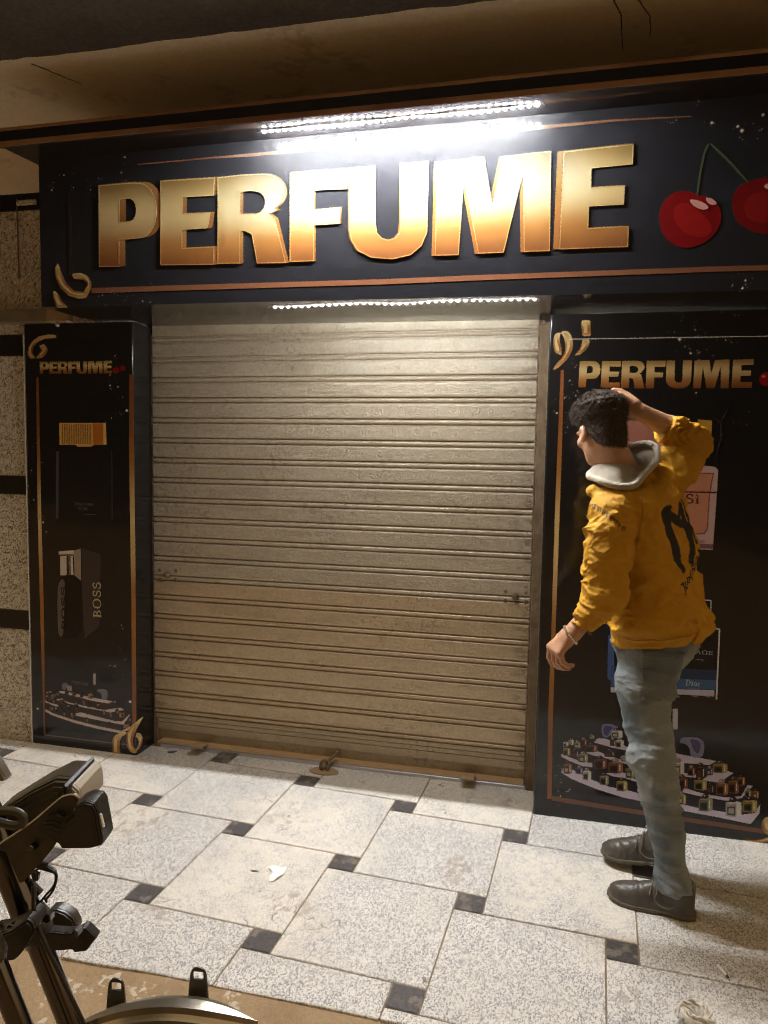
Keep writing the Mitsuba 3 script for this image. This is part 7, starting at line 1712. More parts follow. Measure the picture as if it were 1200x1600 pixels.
def jacket_colour(p, n, uv):
    c = mikit.mix((0.37, 0.180, 0.009), (0.48, 0.245, 0.014), F(p.x * 14, p.y * 14, p.z * 14, 3))
    c = c * (0.93 + 0.14 * N(p.x * 300, p.y * 300, p.z * 300))
    q = [p.x - BACK_O[0], p.y - BACK_O[1], p.z - BACK_O[2]]
    r, u = q[0] * RIGHT[0] + q[1] * RIGHT[1], q[2]
    ink = mi.Float(0)
    for ax, ay, bx, by, wdt in PRINT:
        ink = dr.maximum(ink, S(1.3 * wdt + 0.002, 1.3 * wdt - 0.002, seg(r + 0.006 * N(p.z * 60, p.x * 60, 3) - 0.003, u, ax, ay, bx, by)))
    for ax, ay, bx, by, wdt in SCRIPT:
        ink = dr.maximum(ink, S(wdt + 0.0015, wdt - 0.001, seg(r, u, ax, ay, bx, by)))
    back = n.x * FACE[0] + n.y * FACE[1]
    ink = ink * S(0.15, -0.15, back)
    r2, u2 = p.x - 3.020, p.z - 1.372
    ink2 = mi.Float(0)
    for ax, ay, bx, by, wdt in SLV:
        ink2 = dr.maximum(ink2, S(wdt + 0.0012, wdt - 0.0008, seg(r2, u2, ax, ay, bx, by)))
    ink2 = ink2 * S(-0.64, -0.70, p.y)
    return mikit.mix(c, (0.022, 0.020, 0.018), dr.maximum(ink, 0.85 * ink2))


mat('m_jacket', mikit.proc(jacket_colour), rough=0.72, spec=0.25, sheen=0.25, bump=lambda p, n, uv: F(p.x * 70, p.y * 70, p.z * 70, 4), bump_scale=(0.0045, 1e-3))
jk = part('jacket', jacket, 'm_jacket', man, smooth=True, label='mustard yellow cotton jacket with a dark print and script on the back')

# ---- fleece lining of the hood lying open round the neck
rim = np.array([(2.982, -0.655, 1.478), (3.000, -0.702, 1.470), (3.050, -0.726, 1.456), (3.098, -0.716, 1.460), (3.130, -0.690, 1.495), (3.172, -0.640, 1.540), (3.178, -0.580, 1.583),
                (3.150, -0.525, 1.600), (3.095, -0.490, 1.585), (3.030, -0.485, 1.545), (2.980, -0.520, 1.505), (2.963, -0.590, 1.485)])
rl = []
for k in range(12):
    q = [rim[(k + j) % 12] for j in (-1, 0, 1, 2)]
    for t in np.linspace(0, 1, 8, endpoint=False):
        rl.append(0.5 * ((2 * q[1]) + (q[2] - q[0]) * t + (2 * q[0] - 5 * q[1] + 4 * q[2] - q[3]) * t * t + (3 * q[1] - q[0] - 3 * q[2] + q[3]) * t ** 3))
rl = np.array(rl)
neck_c = np.array((3.042, -0.575, 1.530))
out_ = rl - neck_c
out_[:, 2] = 0
out_ /= np.linalg.norm(out_, axis=1, keepdims=True)
collar = neck_c + out_ * 0.060 + np.array([0, 0, 1.0]) * (0.16 * (out_[:, :1] * 0.060) + 0.004)
hollow_ = np.clip(out_ @ unit((0.85, 0.25, 0)) + 0.15, 0, 1)          # deep at the back, turned out at the near side
rings = []
for t in np.linspace(0, 1, 14):
    ring = rl * (1 - t) + collar * t
    ring[:, 2] += (-0.050 * hollow_ + 0.010 * (1 - hollow_)) * np.sin(np.pi * t)
    ring += (0.016 * np.sin(np.pi * t) * (meshkit.noise(ring * 24, 4) - 0.5))[:, None] * np.array([0.5, -0.7, 1])
    rings.append(ring)
nr = len(rl)
v = np.vstack(rings)
f = [(i * nr + j, i * nr + (j + 1) % nr, (i + 1) * nr + (j + 1) % nr, (i + 1) * nr + j) for i in range(13) for j in range(nr)]
bowl = trimesh.Trimesh(*quads(v, f), process=False)
under = bowl.copy()
under.vertices = under.vertices + np.array([0.002, 0, -0.010])
under.invert()
lining = cat(bowl, under, tube(rl, 0.0105 + 0.003 * meshkit.noise(rl * 30, 8), 10, closed=True))
mat('m_fleece', mikit.proc(lambda p, n, uv: mikit.mix((0.27, 0.235, 0.18), (0.40, 0.36, 0.29), F(p.x * 60, p.y * 60, p.z * 60, 3))), rough=0.95, spec=0.1, sheen=0.4, bump=lambda p, n, uv: F(p.x * 160, p.y * 160, p.z * 160, 3), bump_scale=(0.004, 1e-3))
part('hood_lining', lining, 'm_fleece', man, smooth=True, label='grey fleece lining of the hood lying open round his neck')

# ---- hair
def hair_sdf(P):
    q = (P - HEAD) @ HM.T / HS
    r, f, u = q.T
    top = np.clip((u - 0.020) / 0.07, 0, 1)
    front = np.clip((f + 0.02) / 0.10, 0, 1)
    skull = ellipsoid(q, (0, -0.006, 0.030), (0.074, 0.094, 0.088))
    nape = cap(P, head_pt(0, -0.035, -0.04), head_pt(0, -0.040, -0.085), 0.056, 0.049) / HS
    d = smin(skull, nape, 0.03) - (0.0060 + 0.023 * top + 0.004 * top * front)
    d = smin(d, ellipsoid(q, (0, 0.040, 0.108), (0.060, 0.062, 0.030)), 0.03)       # fuller over the forehead
    line = np.interp(f, [-0.12, -0.085, -0.060, -0.036, -0.022, 0.000, 0.010, 0.024, 0.036, 0.070, 0.12], [-0.088, -0.086, -0.066, -0.036, 0.004, 0.016, -0.002, -0.010, 0.035, 0.062, 0.075])
    return np.maximum(d, (line - u) * 0.8) * HS


def hair_detail(P):
    q = (P - HEAD) @ HM.T
    top = np.clip((q[:, 2] - 0.02) / 0.06, 0, 1)
    w = meshkit.fbm(q * 22, 2, 3)
    Q = np.stack([q[:, 0] * 70 + 4 * w, q[:, 1] * 26 + 3 * w, q[:, 2] * 40], 1)
    fine = np.stack([q[:, 0] * 260 + 5 * w, q[:, 1] * 90, q[:, 2] * 120 + 4 * w], 1)
    return -(0.0050 * top + 0.0010) * (ridged(Q, 4, 2) - 0.5) - 0.0016 * (meshkit.noise(fine, 9) - 0.5)


hair = surface_nets(hair_sdf, HEAD - (0.15, 0.15, 0.13), HEAD + (0.15, 0.15, 0.185), 0.0026, hair_detail, 0.02)
mat('m_hair', mikit.proc(lambda p, n, uv: mikit.mix((0.024, 0.018, 0.013), (0.075, 0.056, 0.041), N(p.x * 260, p.y * 260, p.z * 160))), rough=0.8, spec=0.12, bump=lambda p, n, uv: N(p.x * 520, p.y * 520, p.z * 260), bump_scale=(0.0012, 4e-4))
hk = part('hair', hair, 'm_hair', man, smooth=True, label='thick dark hair, short at the nape')
locks = []
hv, hn = hair.vertices, hair.vertex_normals
up_ = (hv - HEAD) @ HU
sel = np.where((up_ > -0.085) & ((hv - HEAD) @ HF < 0.11))[0]
prob = np.where(up_[sel] > 0.04, 1.0, 0.45)
for i in rng.choice(sel, 5200, replace=False, p=prob / prob.sum()):
    o, nn = hv[i], hn[i]
    lie = unit(np.cross(nn, HR) * rng.normal(0, 0.5) + HF * 0.9 + HR * rng.normal(0, 0.5) + nn * 0.5)
    lie = unit(lie - nn * (lie @ nn) * 0.5)
    crown = np.clip((up_[i] - 0.02) / 0.05, 0, 1)
    if crown < 0.5:
        lie = unit(-HU * 0.8 - HF * 0.4 + nn * 0.5 + 0.3 * rng.normal(0, 1, 3))
    L = 0.004 + (0.006 + 0.014 * crown) * rng.random()
    side = unit(np.cross(lie, nn)) * 0.0006
    p0, p1, p2 = o - nn * 0.002, o + lie * L * 0.55 + nn * 0.0035, o + lie * L + nn * 0.0015
    vv = np.array([p0 - side, p0 + side, p0 + nn * 0.0010, p1 - side * .8, p1 + side * .8, p1 + nn * 0.0008, p2])
    locks.append(trimesh.Trimesh(vv, [(0, 3, 4), (0, 4, 1), (1, 4, 5), (1, 5, 2), (2, 5, 3), (2, 3, 0), (3, 6, 4), (4, 6, 5), (5, 6, 3)], process=False))
part('lock', cat(locks), 'm_hair', hk, kind='stuff')

# ---- jeans
def legs(P):
    L = chain(P, [np.array(x) for x in ((3.180, -0.580, 0.865), (3.178, -0.600, 0.715), (3.203, -0.640, 0.538), (3.232, -0.655, 0.413), (3.262, -0.660, 0.262), (3.290, -0.660, 0.118))], [0.094, 0.082, 0.066, 0.052, 0.049, 0.051], 0.02)
    Rr = chain(P, [np.array(x) for x in ((3.240, -0.475, 0.865), (3.200, -0.480, 0.74), (3.186, -0.480, 0.619), (3.250, -0.460, 0.351), (3.285, -0.430, 0.160))], [0.090, 0.078, 0.066, 0.050, 0.049], 0.02)
    return L, Rr


def jeans_sdf(P):
    L, Rr = legs(P)
    d = smin(L, Rr, 0.02)
    d = smin(d, ellipsoid(P, (3.210, -0.525, 0.915), (0.138, 0.130, 0.095)), 0.05)
    d = smin(d, ellipsoid(P, (3.252, -0.560, 0.915), (0.075, 0.080, 0.075)), 0.05)
    d = np.maximum(d, P[:, 2] - 0.985)
    d = np.maximum(d, 0.086 + 0.10 * (3.30 - P[:, 0]) - P[:, 2])
    hollow = np.minimum(cap(P, (3.292, -0.66, 0.05), (3.284, -0.66, 0.15), 0.044, 0.040), cap(P, (3.290, -0.425, 0.05), (3.280, -0.43, 0.16), 0.043, 0.039))
    return np.maximum(d, -hollow)


def jeans_detail(P):
    z = P[:, 2]
    knee = np.exp(-((z - 0.45) / 0.13) ** 2)
    cuff = np.exp(-((z - 0.13) / 0.06) ** 2)
    hip = np.clip((z - 0.66) / 0.15, 0, 1)
    d = -(0.006 + 0.0135 * knee + 0.0125 * cuff) * folds(P, (0.22, 0.05, 1.0), 25, 5, 41)
    d -= (0.0085 * hip + 0.0055) * folds(P, (0.55, 0.1, 1.0), 13, 4, 47)
    seam = np.exp(-((P[:, 1] + 0.665 + 0.06 * np.clip(z - 0.5, 0, 1)) / 0.004) ** 2) * 0
    return d + seam + 0.008 + 0.0008 * (meshkit.noise(P * 90, 3) - 0.5)


jeans = surface_nets(jeans_sdf, (3.03, -0.79, 0.05), (3.42, -0.33, 1.0), 0.0055, jeans_detail, 0.03)


def denim(p, n, uv):
    z = p.z
    worn = S(0.40, 0.62, F(p.x * 9, p.y * 9, p.z * 6, 3))
    c = mikit.mix((0.100, 0.124, 0.138), (0.185, 0.207, 0.210), worn)
    whisk = S(0.56, 0.70, N(p.x * 12 + p.z * 14, p.y * 10, p.z * 34))
    c = mikit.mix(c, (0.31, 0.32, 0.30), 0.22 * whisk)
    weave = N(p.x * 500 + p.z * 300, p.y * 500, p.z * 600)
    return c * (0.82 + 0.36 * weave)


mat('m_denim', mikit.proc(denim), rough=0.82, spec=0.2, bump=lambda p, n, uv: F(p.x * 60, p.y * 60, p.z * 90, 4), bump_scale=(0.0045, 1e-3))
mat('m_denim_dark', mikit.proc(lambda p, n, uv: denim(p, n, uv) * 0.75), rough=0.82, spec=0.2)
mat('m_thread', (0.34, 0.29, 0.19), rough=0.8)
je = part('jeans', jeans, 'm_denim', man, smooth=True, label='faded grey blue jeans creased at the knee')


def patch(mesh, test, lift):
    c, n = mesh.triangles_center, mesh.face_normals
    keep = test(c, n)
    m = trimesh.Trimesh(mesh.vertices, mesh.faces[keep], process=False)
    m.remove_unreferenced_vertices()
    vn = trimesh.Trimesh(mesh.vertices, mesh.faces, process=False).vertex_normals
    idx = np.unique(mesh.faces[keep])
    m.vertices = mesh.vertices[idx] + vn[idx] * lift
    return m


pk = patch(jeans, lambda c, n: (c[:, 0] > 3.155 + 0.02 * (c[:, 2] - 0.75)) & (c[:, 0] < 3.285) & (c[:, 2] > 0.745 - 0.25 * np.abs(c[:, 0] - 3.225)) & (c[:, 2] < 0.905) & (n[:, 1] < -0.15), 0.0028)
if len(pk.faces):
    pocket = part('back_pocket', pk, 'm_denim_dark', je, smooth=True, label='darker back pocket')


def on_side(mesh, pts, lift=0.001):
    """Points (x, z) laid on the street side of a garment."""
    v = mesh.vertices
    out = []
    for x, z in pts:
        m = (np.abs(v[:, 0] - x) < 0.009) & (np.abs(v[:, 2] - z) < 0.009)
        if m.any():
            w = v[m]
            out.append((x, w[:, 1].min() - lift, z))
    return np.array(out)


def along(pts, step):
    p = np.array(pts, float)
    s = np.concatenate([[0], np.cumsum(np.linalg.norm(np.diff(p, axis=0), axis=1))])
    t = np.arange(0, s[-1], step)
    return np.stack([np.interp(t, s, p[:, k]) for k in (0, 1)], 1)


st = []
for line in ([(3.150, 0.925), (3.156, 0.84), (3.160, 0.775), (3.190, 0.762), (3.235, 0.748), (3.268, 0.770), (3.272, 0.835)], [(3.146, 0.925), (3.151, 0.84), (3.154, 0.77)], [(3.160, 0.890), (3.21, 0.884), (3.262, 0.892)]):
    q = on_side(jeans, along(line, 0.0045), 0.0008)
    st += [tube(q[k:k + 2] + [0, -0.0006, 0], 0.0009, 5) for k in range(0, len(q) - 1, 2)]
part('stitching', cat(st), 'm_thread', je, kind='stuff')
mat('m_seam', (0.30, 0.125, 0.005), rough=0.8)
for line in ([(3.070, 0.948), (3.13, 0.945), (3.20, 0.954), (3.27, 0.966), (3.33, 0.976)], [(3.118, 1.425), (3.128, 1.37), (3.120, 1.30), (3.106, 1.24), (3.098, 1.18)], [(2.962, 1.000), (2.975, 0.975), (2.992, 0.955)]):
    q = on_side(jacket, along(line, 0.006), 0.0)
    if len(q) > 3:
        q[1:-1, 1] = (q[:-2, 1] + q[1:-1, 1] + q[2:, 1]) / 3
        part('seam', tube(q, 0.0016, 6), 'm_seam', jk, smooth=True)
bt = lathe([(0.130, -0.016), (0.1335, -0.016), (0.1335, 0.016), (0.130, 0.016), (0.130, -0.016)], (0, 0, 0), [0, 0, 1], 48)
bt.vertices = bt.vertices * [1.0, 0.86, 1.0]
bt.apply_transform(trimesh.transformations.rotation_matrix(math.atan2(RIGHT[1], RIGHT[0]), [0, 0, 1]))
bt.apply_translation((3.212, -0.530, 0.958))
mat('m_belt', (0.020, 0.014, 0.010), rough=0.5)
part('belt', bt, 'm_belt', man, smooth=30)

# ---- shoes
mat('m_leather', mikit.proc(lambda p, n, uv: mikit.mix((0.040, 0.034, 0.027), (0.085, 0.073, 0.058), F(p.x * 26, p.y * 26, p.z * 26, 3))), rough=0.42, spec=0.5, bump=lambda p, n, uv: F(p.x * 90, p.y * 90, p.z * 90, 3), bump_scale=(0.0014, 1e-3))
mat('m_sole', (0.085, 0.070, 0.045), rough=0.7)
mat('m_lace', (0.13, 0.115, 0.085), rough=0.8)


def shoe(heel, toe, lift, label):
    heel, toe = np.array(heel), np.array(toe)
    L = np.linalg.norm(toe - heel)
    fx = unit(toe - heel)
    sx = unit(np.cross((0, 0, 1), fx))
    ux = np.cross(fx, sx)
    M = np.array([fx, sx, ux])

    def loc(P):
        return (P - heel) @ M.T

    def wide(x):
        return np.interp(x / L, [0, 0.05, 0.15, 0.35, 0.55, 0.72, 0.86, 0.95, 1.0], [0.018, 0.030, 0.036, 0.034, 0.042, 0.048, 0.043, 0.030, 0.010])

    def upper(P):
        q = loc(P)
        x, y, z = q.T
        w = wide(x)
        tip = np.interp(x / L, [0, 0.1, 0.25, 0.42, 0.60, 0.78, 0.92, 1.0], [0.100, 0.112, 0.108, 0.092, 0.072, 0.058, 0.046, 0.030])
        k = ((np.abs(y) / w) ** 2.2 + (np.clip(z - 0.012, 0, 1) / tip) ** 2.2) ** (1 / 2.2)
        d = (k - 1) * np.minimum(w, tip) * 0.9
        d = np.maximum(d, 0.010 - z)
        d = np.maximum(d, np.maximum(-x + 0.004, x - L + 0.004))
        d = smin(d, cap(q, (0.062, 0, 0.075), (0.060, 0, 0.120), 0.043, 0.040), 0.02)
        d = np.maximum(d, z - 0.125)
        return np.maximum(d, -cap(q, (0.064, 0, 0.09), (0.062, 0, 0.16), 0.033, 0.036))

    def crease(P):
        q = loc(P)
        x, y, z = q.T
        bend = np.exp(-((x - 0.66 * L) / 0.035) ** 2)
        return 0.0008 * bend * np.sin(x * 200 + y * 60 + 5 * meshkit.noise(P * 30, 2)) + 0.0016 * (meshkit.fbm(P * 30, 2, 6) - 0.5) + 0.0020 * np.exp(-((x - 0.46 * L - 0.25 * np.abs(y)) / 0.0030) ** 2)

    def sole(P):
        x, y, z = loc(P).T
        w = wide(x) + 0.0035
        d = np.maximum(np.abs(y) - w, np.maximum(-x - 0.003, x - L - 0.003))
        rise = 0.010 * np.clip((x / L - 0.75) / 0.25, 0, 1) ** 2
        gap = np.where((x > 0.30 * L) & (x < 0.42 * L), 0.006, 0.0)
        return np.maximum(d, np.maximum(z - 0.0165 - rise, rise + gap - z))

    c = 0.5 * (heel + toe)
    ext = np.array([0.20, 0.12, 0.0])
    u = surface_nets(upper, c - ext + (0, 0, -0.03), c + ext + (0, 0, 0.16), 0.0042, crease, 0.02)
    s = surface_nets(sole, c - ext + (0, 0, -0.03), c + ext + (0, 0, 0.06), 0.0040)
    key = part('shoe', u, 'm_leather', man, smooth=True, label=label)
    part('sole', s, 'm_sole', key, smooth=40)
    W = lambda *q: heel + np.array(q) @ M
    for pts in ([(0.122, -0.034, 0.084), (0.120, -0.012, 0.108), (0.120, 0.015, 0.108), (0.124, 0.040, 0.080)], [(0.142, -0.034, 0.074), (0.140, 0.0, 0.099), (0.146, 0.042, 0.066)], [(0.122, 0.041, 0.082), (0.128, 0.047, 0.058), (0.112, 0.048, 0.040), (0.086, 0.046, 0.036), (0.070, 0.044, 0.044)]):
        pts = [(x, y * 1.0, z) for x, y, z in pts]
        part('lace', tube(smooth_path([W(*p) for p in pts], 16), 0.0024, 6), 'm_lace', key, smooth=True)


shoe((3.362, -0.668, 0.0), (3.082, -0.612, 0.0), 0, 'dark grey leather shoe on the near foot')
shoe((3.345, -0.440, 0.052), (3.075, -0.372, 0.020), 0, 'dark grey leather shoe on the far foot, lifted off the ground')

# ---- silver bead bracelet on the left wrist
mat('m_silver', (0.70, 0.68, 0.64), rough=0.22, metallic=1.0)
ba = unit(KNUL - WRL)
b1 = unit(np.cross(ba, (0, 0, 1)))
b2 = np.cross(ba, b1)
bo = 0.78 * WRL + 0.22 * KNUL
bkey = part('bracelet', tube([bo + 0.0335 * (math.cos(a) * b1 + math.sin(a) * b2) + ba * 0.006 * math.sin(a) for a in np.linspace(0, 2 * np.pi, 37)[:-1]], 0.0014, 6, closed=True), 'm_silver', man, smooth=True, label='silver bead bracelet on the left wrist')
for a in np.linspace(0, 2 * np.pi, 25)[:-1]:
    s = trimesh.creation.icosphere(1, 0.0040)
    part('bead', move(s, *(bo + 0.0335 * (math.cos(a) * b1 + math.sin(a) * b2) + ba * 0.006 * math.sin(a))), 'm_silver', bkey, smooth=True)
# ---------------------------------------------------------------- motorcycle: side outlines (along, height) in metres, each at its own offset from the middle plane
BIKE = {
    'plate': (0.0, [(-0.0543, 0.9478), (-0.0445, 0.9544), (0.0045, 0.9885), (0.0468, 1.0258), (0.0597, 1.0326), (0.0693, 1.0338), (0.0757, 1.0299), (0.0783, 1.025), (0.0689, 1.0066), (0.0457, 0.9646), (0.0357, 0.9477), (0.0176, 0.9256), (-0.0097, 0.8949), (-0.0154, 0.8931), (-0.0351, 0.9415)]),
    'sig_stalk': (-0.01, [(0.0228, 0.9911), (0.0318, 1.0028), (0.0477, 1.0047), (0.0571, 0.9999), (0.0732, 1.0117), (0.0829, 1.025), (0.102, 1.027), (0.1043, 0.9727), (0.0565, 0.9669), (0.0502, 0.9701), (0.0408, 0.9782), (0.025, 0.9829)]),
    'sig': (-0.02, [(0.0872, 1.0357), (0.0999, 1.0416), (0.1139, 1.0386), (0.1193, 1.0289), (0.127, 0.9818), (0.1249, 0.976), (0.1083, 0.9716), (0.0673, 0.9709), (0.0612, 0.9806), (0.0679, 1.0036), (0.0838, 1.0169)]),
    'slit': (-0.045, [(0.1244, 1.0258), (0.1273, 1.0263), (0.1315, 1.0068), (0.1284, 1.0061)]),
    'lamp': (0.14, [(-0.1129, 0.9403), (-0.1073, 0.9479), (-0.0449, 0.9883), (-0.0066, 1.0085), (0.0159, 1.007), (0.022, 0.995), (0.0224, 0.9595), (-0.0007, 0.9347), (-0.0683, 0.911), (-0.1008, 0.918), (-0.1113, 0.9329)]),
    'rim': (0.13, [(0.0201, 1.0106), (0.0255, 1.0089), (0.0269, 0.9886), (0.0271, 0.9654), (0.0248, 0.964), (0.0228, 0.9885), (0.0206, 1.0051)]),
    'lens': (0.14, [(0.0213, 1.0043), (0.0276, 1.0026), (0.0365, 0.9944), (0.0395, 0.9785), (0.0396, 0.9598), (0.0233, 0.9599)]),
    'loop': (-0.12, [(0.0129, 1.0662), (0.0214, 1.0666), (0.0398, 1.0664), (0.0497, 1.0617), (0.0526, 1.0551), (0.0501, 1.0484), (0.0379, 1.0467), (0.021, 1.0509), (0.0125, 1.0515)]),
    'lever': (-0.05, [(-0.0262, 1.1181), (-0.0159, 1.1058), (-0.0043, 1.0841), (-0.0014, 1.0802), (-0.0075, 1.0775), (-0.015, 1.08), (-0.0271, 1.0853)]),
    'tag': (0.05, [(-0.0384, 0.8613), (-0.0239, 0.8668), (-0.0058, 0.8477), (-0.0153, 0.8378), (-0.0195, 0.8377)]),
    'tag2': (0.05, [(-0.022, 0.8783), (-0.0169, 0.8801), (-0.0099, 0.8767), (-0.0121, 0.8661), (-0.0172, 0.8669), (-0.0213, 0.873)]),
    'strap': (0.05, [(-0.0167, 0.889), (-0.0073, 0.8953), (0.0036, 0.8928), (0.0161, 0.8834), (0.0168, 0.8781), (0.0017, 0.8822), (-0.0117, 0.8864)]),
    'cable': (0.06, [(-0.0393, 0.8551), (-0.0335, 0.8668), (-0.02, 0.8768), (-0.0063, 0.8833), (0.0072, 0.8755), (0.0112, 0.8658), (0.0067, 0.8497), (-0.0056, 0.8352), (-0.0134, 0.8252)]),
    'cable2': (0.06, [(0.0106, 0.8765), (0.0124, 0.864), (0.0066, 0.8443), (-0.004, 0.8298), (-0.0065, 0.8298), (-0.0041, 0.8227)]),
    'conn': (0.06, [(-0.0195, 0.8197), (-0.0143, 0.8252), (0.0041, 0.8049), (-0.0011, 0.7994)]),
    'horn': (0.09, [(-0.0133, 0.7923), (-0.0079, 0.7979), (0.0027, 0.799), (0.0166, 0.7937), (0.0287, 0.7838), (0.0347, 0.771), (0.0351, 0.7627), (0.0265, 0.7579), (-0.0122, 0.7572), (-0.0191, 0.7663), (-0.0188, 0.7811)]),
    'bracket': (0.02, [(0.014, 0.8027), (0.0207, 0.8072), (0.0438, 0.8055), (0.062, 0.8065), (0.0737, 0.8151), (0.0786, 0.8143), (0.0941, 0.7981), (0.078, 0.7769), (0.0598, 0.7745), (0.0565, 0.7791), (0.0466, 0.7781), (0.0167, 0.7758), (0.012, 0.7897)]),
    'clamp': (-0.03, [(-0.041, 0.8401), (-0.022, 0.8438), (-0.0029, 0.8524), (0.0195, 0.8693), (0.0272, 0.8628), (0.0302, 0.8538), (0.0203, 0.8346), (0.0056, 0.8111), (-0.0008, 0.8056), (-0.0167, 0.804), (-0.0327, 0.7971), (-0.0421, 0.7969)]),
}
BK_O, BK_X, BK_N = np.array((2.1, -2.3, 0.0)), np.array((0.9735, 0.2288, 0.0)), np.array((-0.2288, 0.9735, 0.0))


def pillow(key, thick, r=0.006, n=3):
    """The outline as a plate with rounded edges, standing in the bike's side plane."""
    off, pts = BIKE[key]
    q = ok_poly(pts)
    rows = []
    ang = np.linspace(0, np.pi / 2, n + 1)
    zs = [(-thick / 2 + r * (1 - math.sin(a)), r * (1 - math.cos(a))) for a in ang[::-1]]
    levels = zs + [(-z, i) for z, i in zs[::-1]]
    ms = []
    import manifold3d as m3
    man_ = None
    for (z0, i0), (z1, i1) in zip(levels[:-1], levels[1:]):
        g = q.buffer(-(i0 + i1) / 2, join_style=1)
        if g.is_empty:
            continue
        m = prism(g, z1 - z0 + 1e-4)
        m.apply_translation((0, 0, z0))
        mm = m3.Manifold(m3.Mesh(vert_properties=np.asarray(m.vertices, np.float32), tri_verts=np.asarray(m.faces, np.uint32)))
        man_ = mm if man_ is None else man_ + mm
    m = tri(man_)
    v = m.vertices
    m.vertices = BK_O + (off + v[:, 2:3]) * BK_N + v[:, 0:1] * BK_X + v[:, 1:2] * np.array((0, 0, 1.0))
    m.fix_normals()
    return m


def side_pts(key):
    off, pts = BIKE[key]
    return [BK_O + off * BK_N + s * BK_X + np.array((0, 0, z)) for s, z in pts]


mat('m_olive_paint', mikit.proc(lambda p, n, uv: mikit.mix((0.020, 0.018, 0.013), (0.055, 0.047, 0.032), F(p.x * 40, p.y * 40, p.z * 40, 4))), rough=0.35, spec=0.5)
mat('m_dark_chrome', (0.105, 0.10, 0.098), rough=0.13, metallic=1.0)
mat('m_lens', (0.30, 0.265, 0.205), rough=0.12, spec=0.6, clearcoat=0.6)
mat('m_silver_paint', mikit.proc(lambda p, n, uv: mikit.mix((0.26, 0.235, 0.185), (0.36, 0.33, 0.27), F(p.x * 30, p.y * 30, p.z * 30, 3))), rough=0.27, metallic=0.85)
bike = thing('motorcycle', 'front end of a dark motorcycle parked at the pavement edge, with a silver mudguard', 'motorcycle')
FU = np.array((0.3727, 0.0376, -0.9272))
FR, FL = np.array((2.121, -2.257, 0.667)), np.array((2.137, -2.395, 0.796))
fk = part('fork_leg', tube([FR + FU * t for t in (-0.13, 0.05, 0.40)], 0.0178, 24), 'm_dark_chrome', bike, smooth=40)
part('fork_cover', tube([FR + FU * t for t in (-0.46, -0.30, -0.15, -0.13)], [0.0225, 0.0225, 0.0225, 0.020], 24), 'm_dark_chrome', fk, smooth=40)
part('collar', lathe([(0.019, 0.0), (0.0285, 0.001), (0.030, 0.012), (0.0285, 0.020), (0.0295, 0.024), (0.0275, 0.034), (0.021, 0.040), (0.019, 0.044)], FR + FU * -0.155, FU, 28), 'm_olive_paint', fk, smooth=35)
fk2 = part('fork_leg', tube([FL + FU * t for t in (-0.055, 0.1, 0.5)], 0.0150, 24), 'm_dark_chrome', bike, smooth=40)
part('collar', lathe([(0.016, 0.0), (0.020, 0.002), (0.021, 0.02), (0.016, 0.03)], FL + FU * -0.075, FU, 24), 'm_olive_paint', fk2, smooth=35)
part('fork_clamp', pillow('clamp', 0.05, 0.010), 'm_black_plastic', bike, smooth=35)
part('headlamp_bracket', pillow('plate', 0.006, 0.002), 'm_olive_paint', bike, smooth=35)
pl = side_pts('plate')
part('bracket_rim', tube(smooth_path([p - BK_N * 0.004 for p in pl[1:9]], 40), 0.0016, 6), 'm_chrome', bike, smooth=True)
part('indicator_stalk', pillow('sig_stalk', 0.040, 0.014, 4), 'm_black_plastic', bike, smooth=40)
sg = part('indicator', pillow('sig', 0.052, 0.010, 4), 'm_black_plastic', bike, smooth=40)
part('reflector', pillow('slit', 0.004, 0.001, 1), 'm_white', sg, label='small white reflector slit')
lm = part('headlamp', pillow('lamp', 0.110, 0.030, 5), 'm_olive_paint', bike, smooth=40, label='dusty dark lamp housing')
part('rim', pillow('rim', 0.114, 0.004, 2), 'm_black_plastic', lm, smooth=35)
part('lens', pillow('lens', 0.106, 0.010, 3), 'm_lens', lm, smooth=35)
lp_ = side_pts('loop')
part('cable_loop', tube(smooth_path(lp_, 40), 0.0060, 8), 'm_olive_paint', bike, smooth=True)
part('brake_lever', pillow('lever', 0.022, 0.005, 2), 'm_silver_paint', bike, smooth=35)
part('connector', pillow('tag', 0.010, 0.002, 1), 'm_black_plastic', bike)
part('connector', pillow('tag2', 0.012, 0.003, 1), 'm_black_plastic', bike)
part('strap', pillow('strap', 0.008, 0.002, 1), 'm_black_plastic', bike)
part('cable', tube(smooth_path(side_pts('cable'), 40), 0.0019, 6), 'm_black_plastic', bike, smooth=True)
part('cable', tube(smooth_path(side_pts('cable2'), 30), 0.0019, 6), 'm_black_plastic', bike, smooth=True)
part('connector', pillow('conn', 0.010, 0.002, 1), 'm_black_plastic', bike)
part('horn', pillow('horn', 0.030, 0.009, 3), 'm_olive_paint', bike, smooth=40)
part('horn_bracket', pillow('bracket', 0.020, 0.004, 2), 'm_black_plastic', bike, smooth=35)
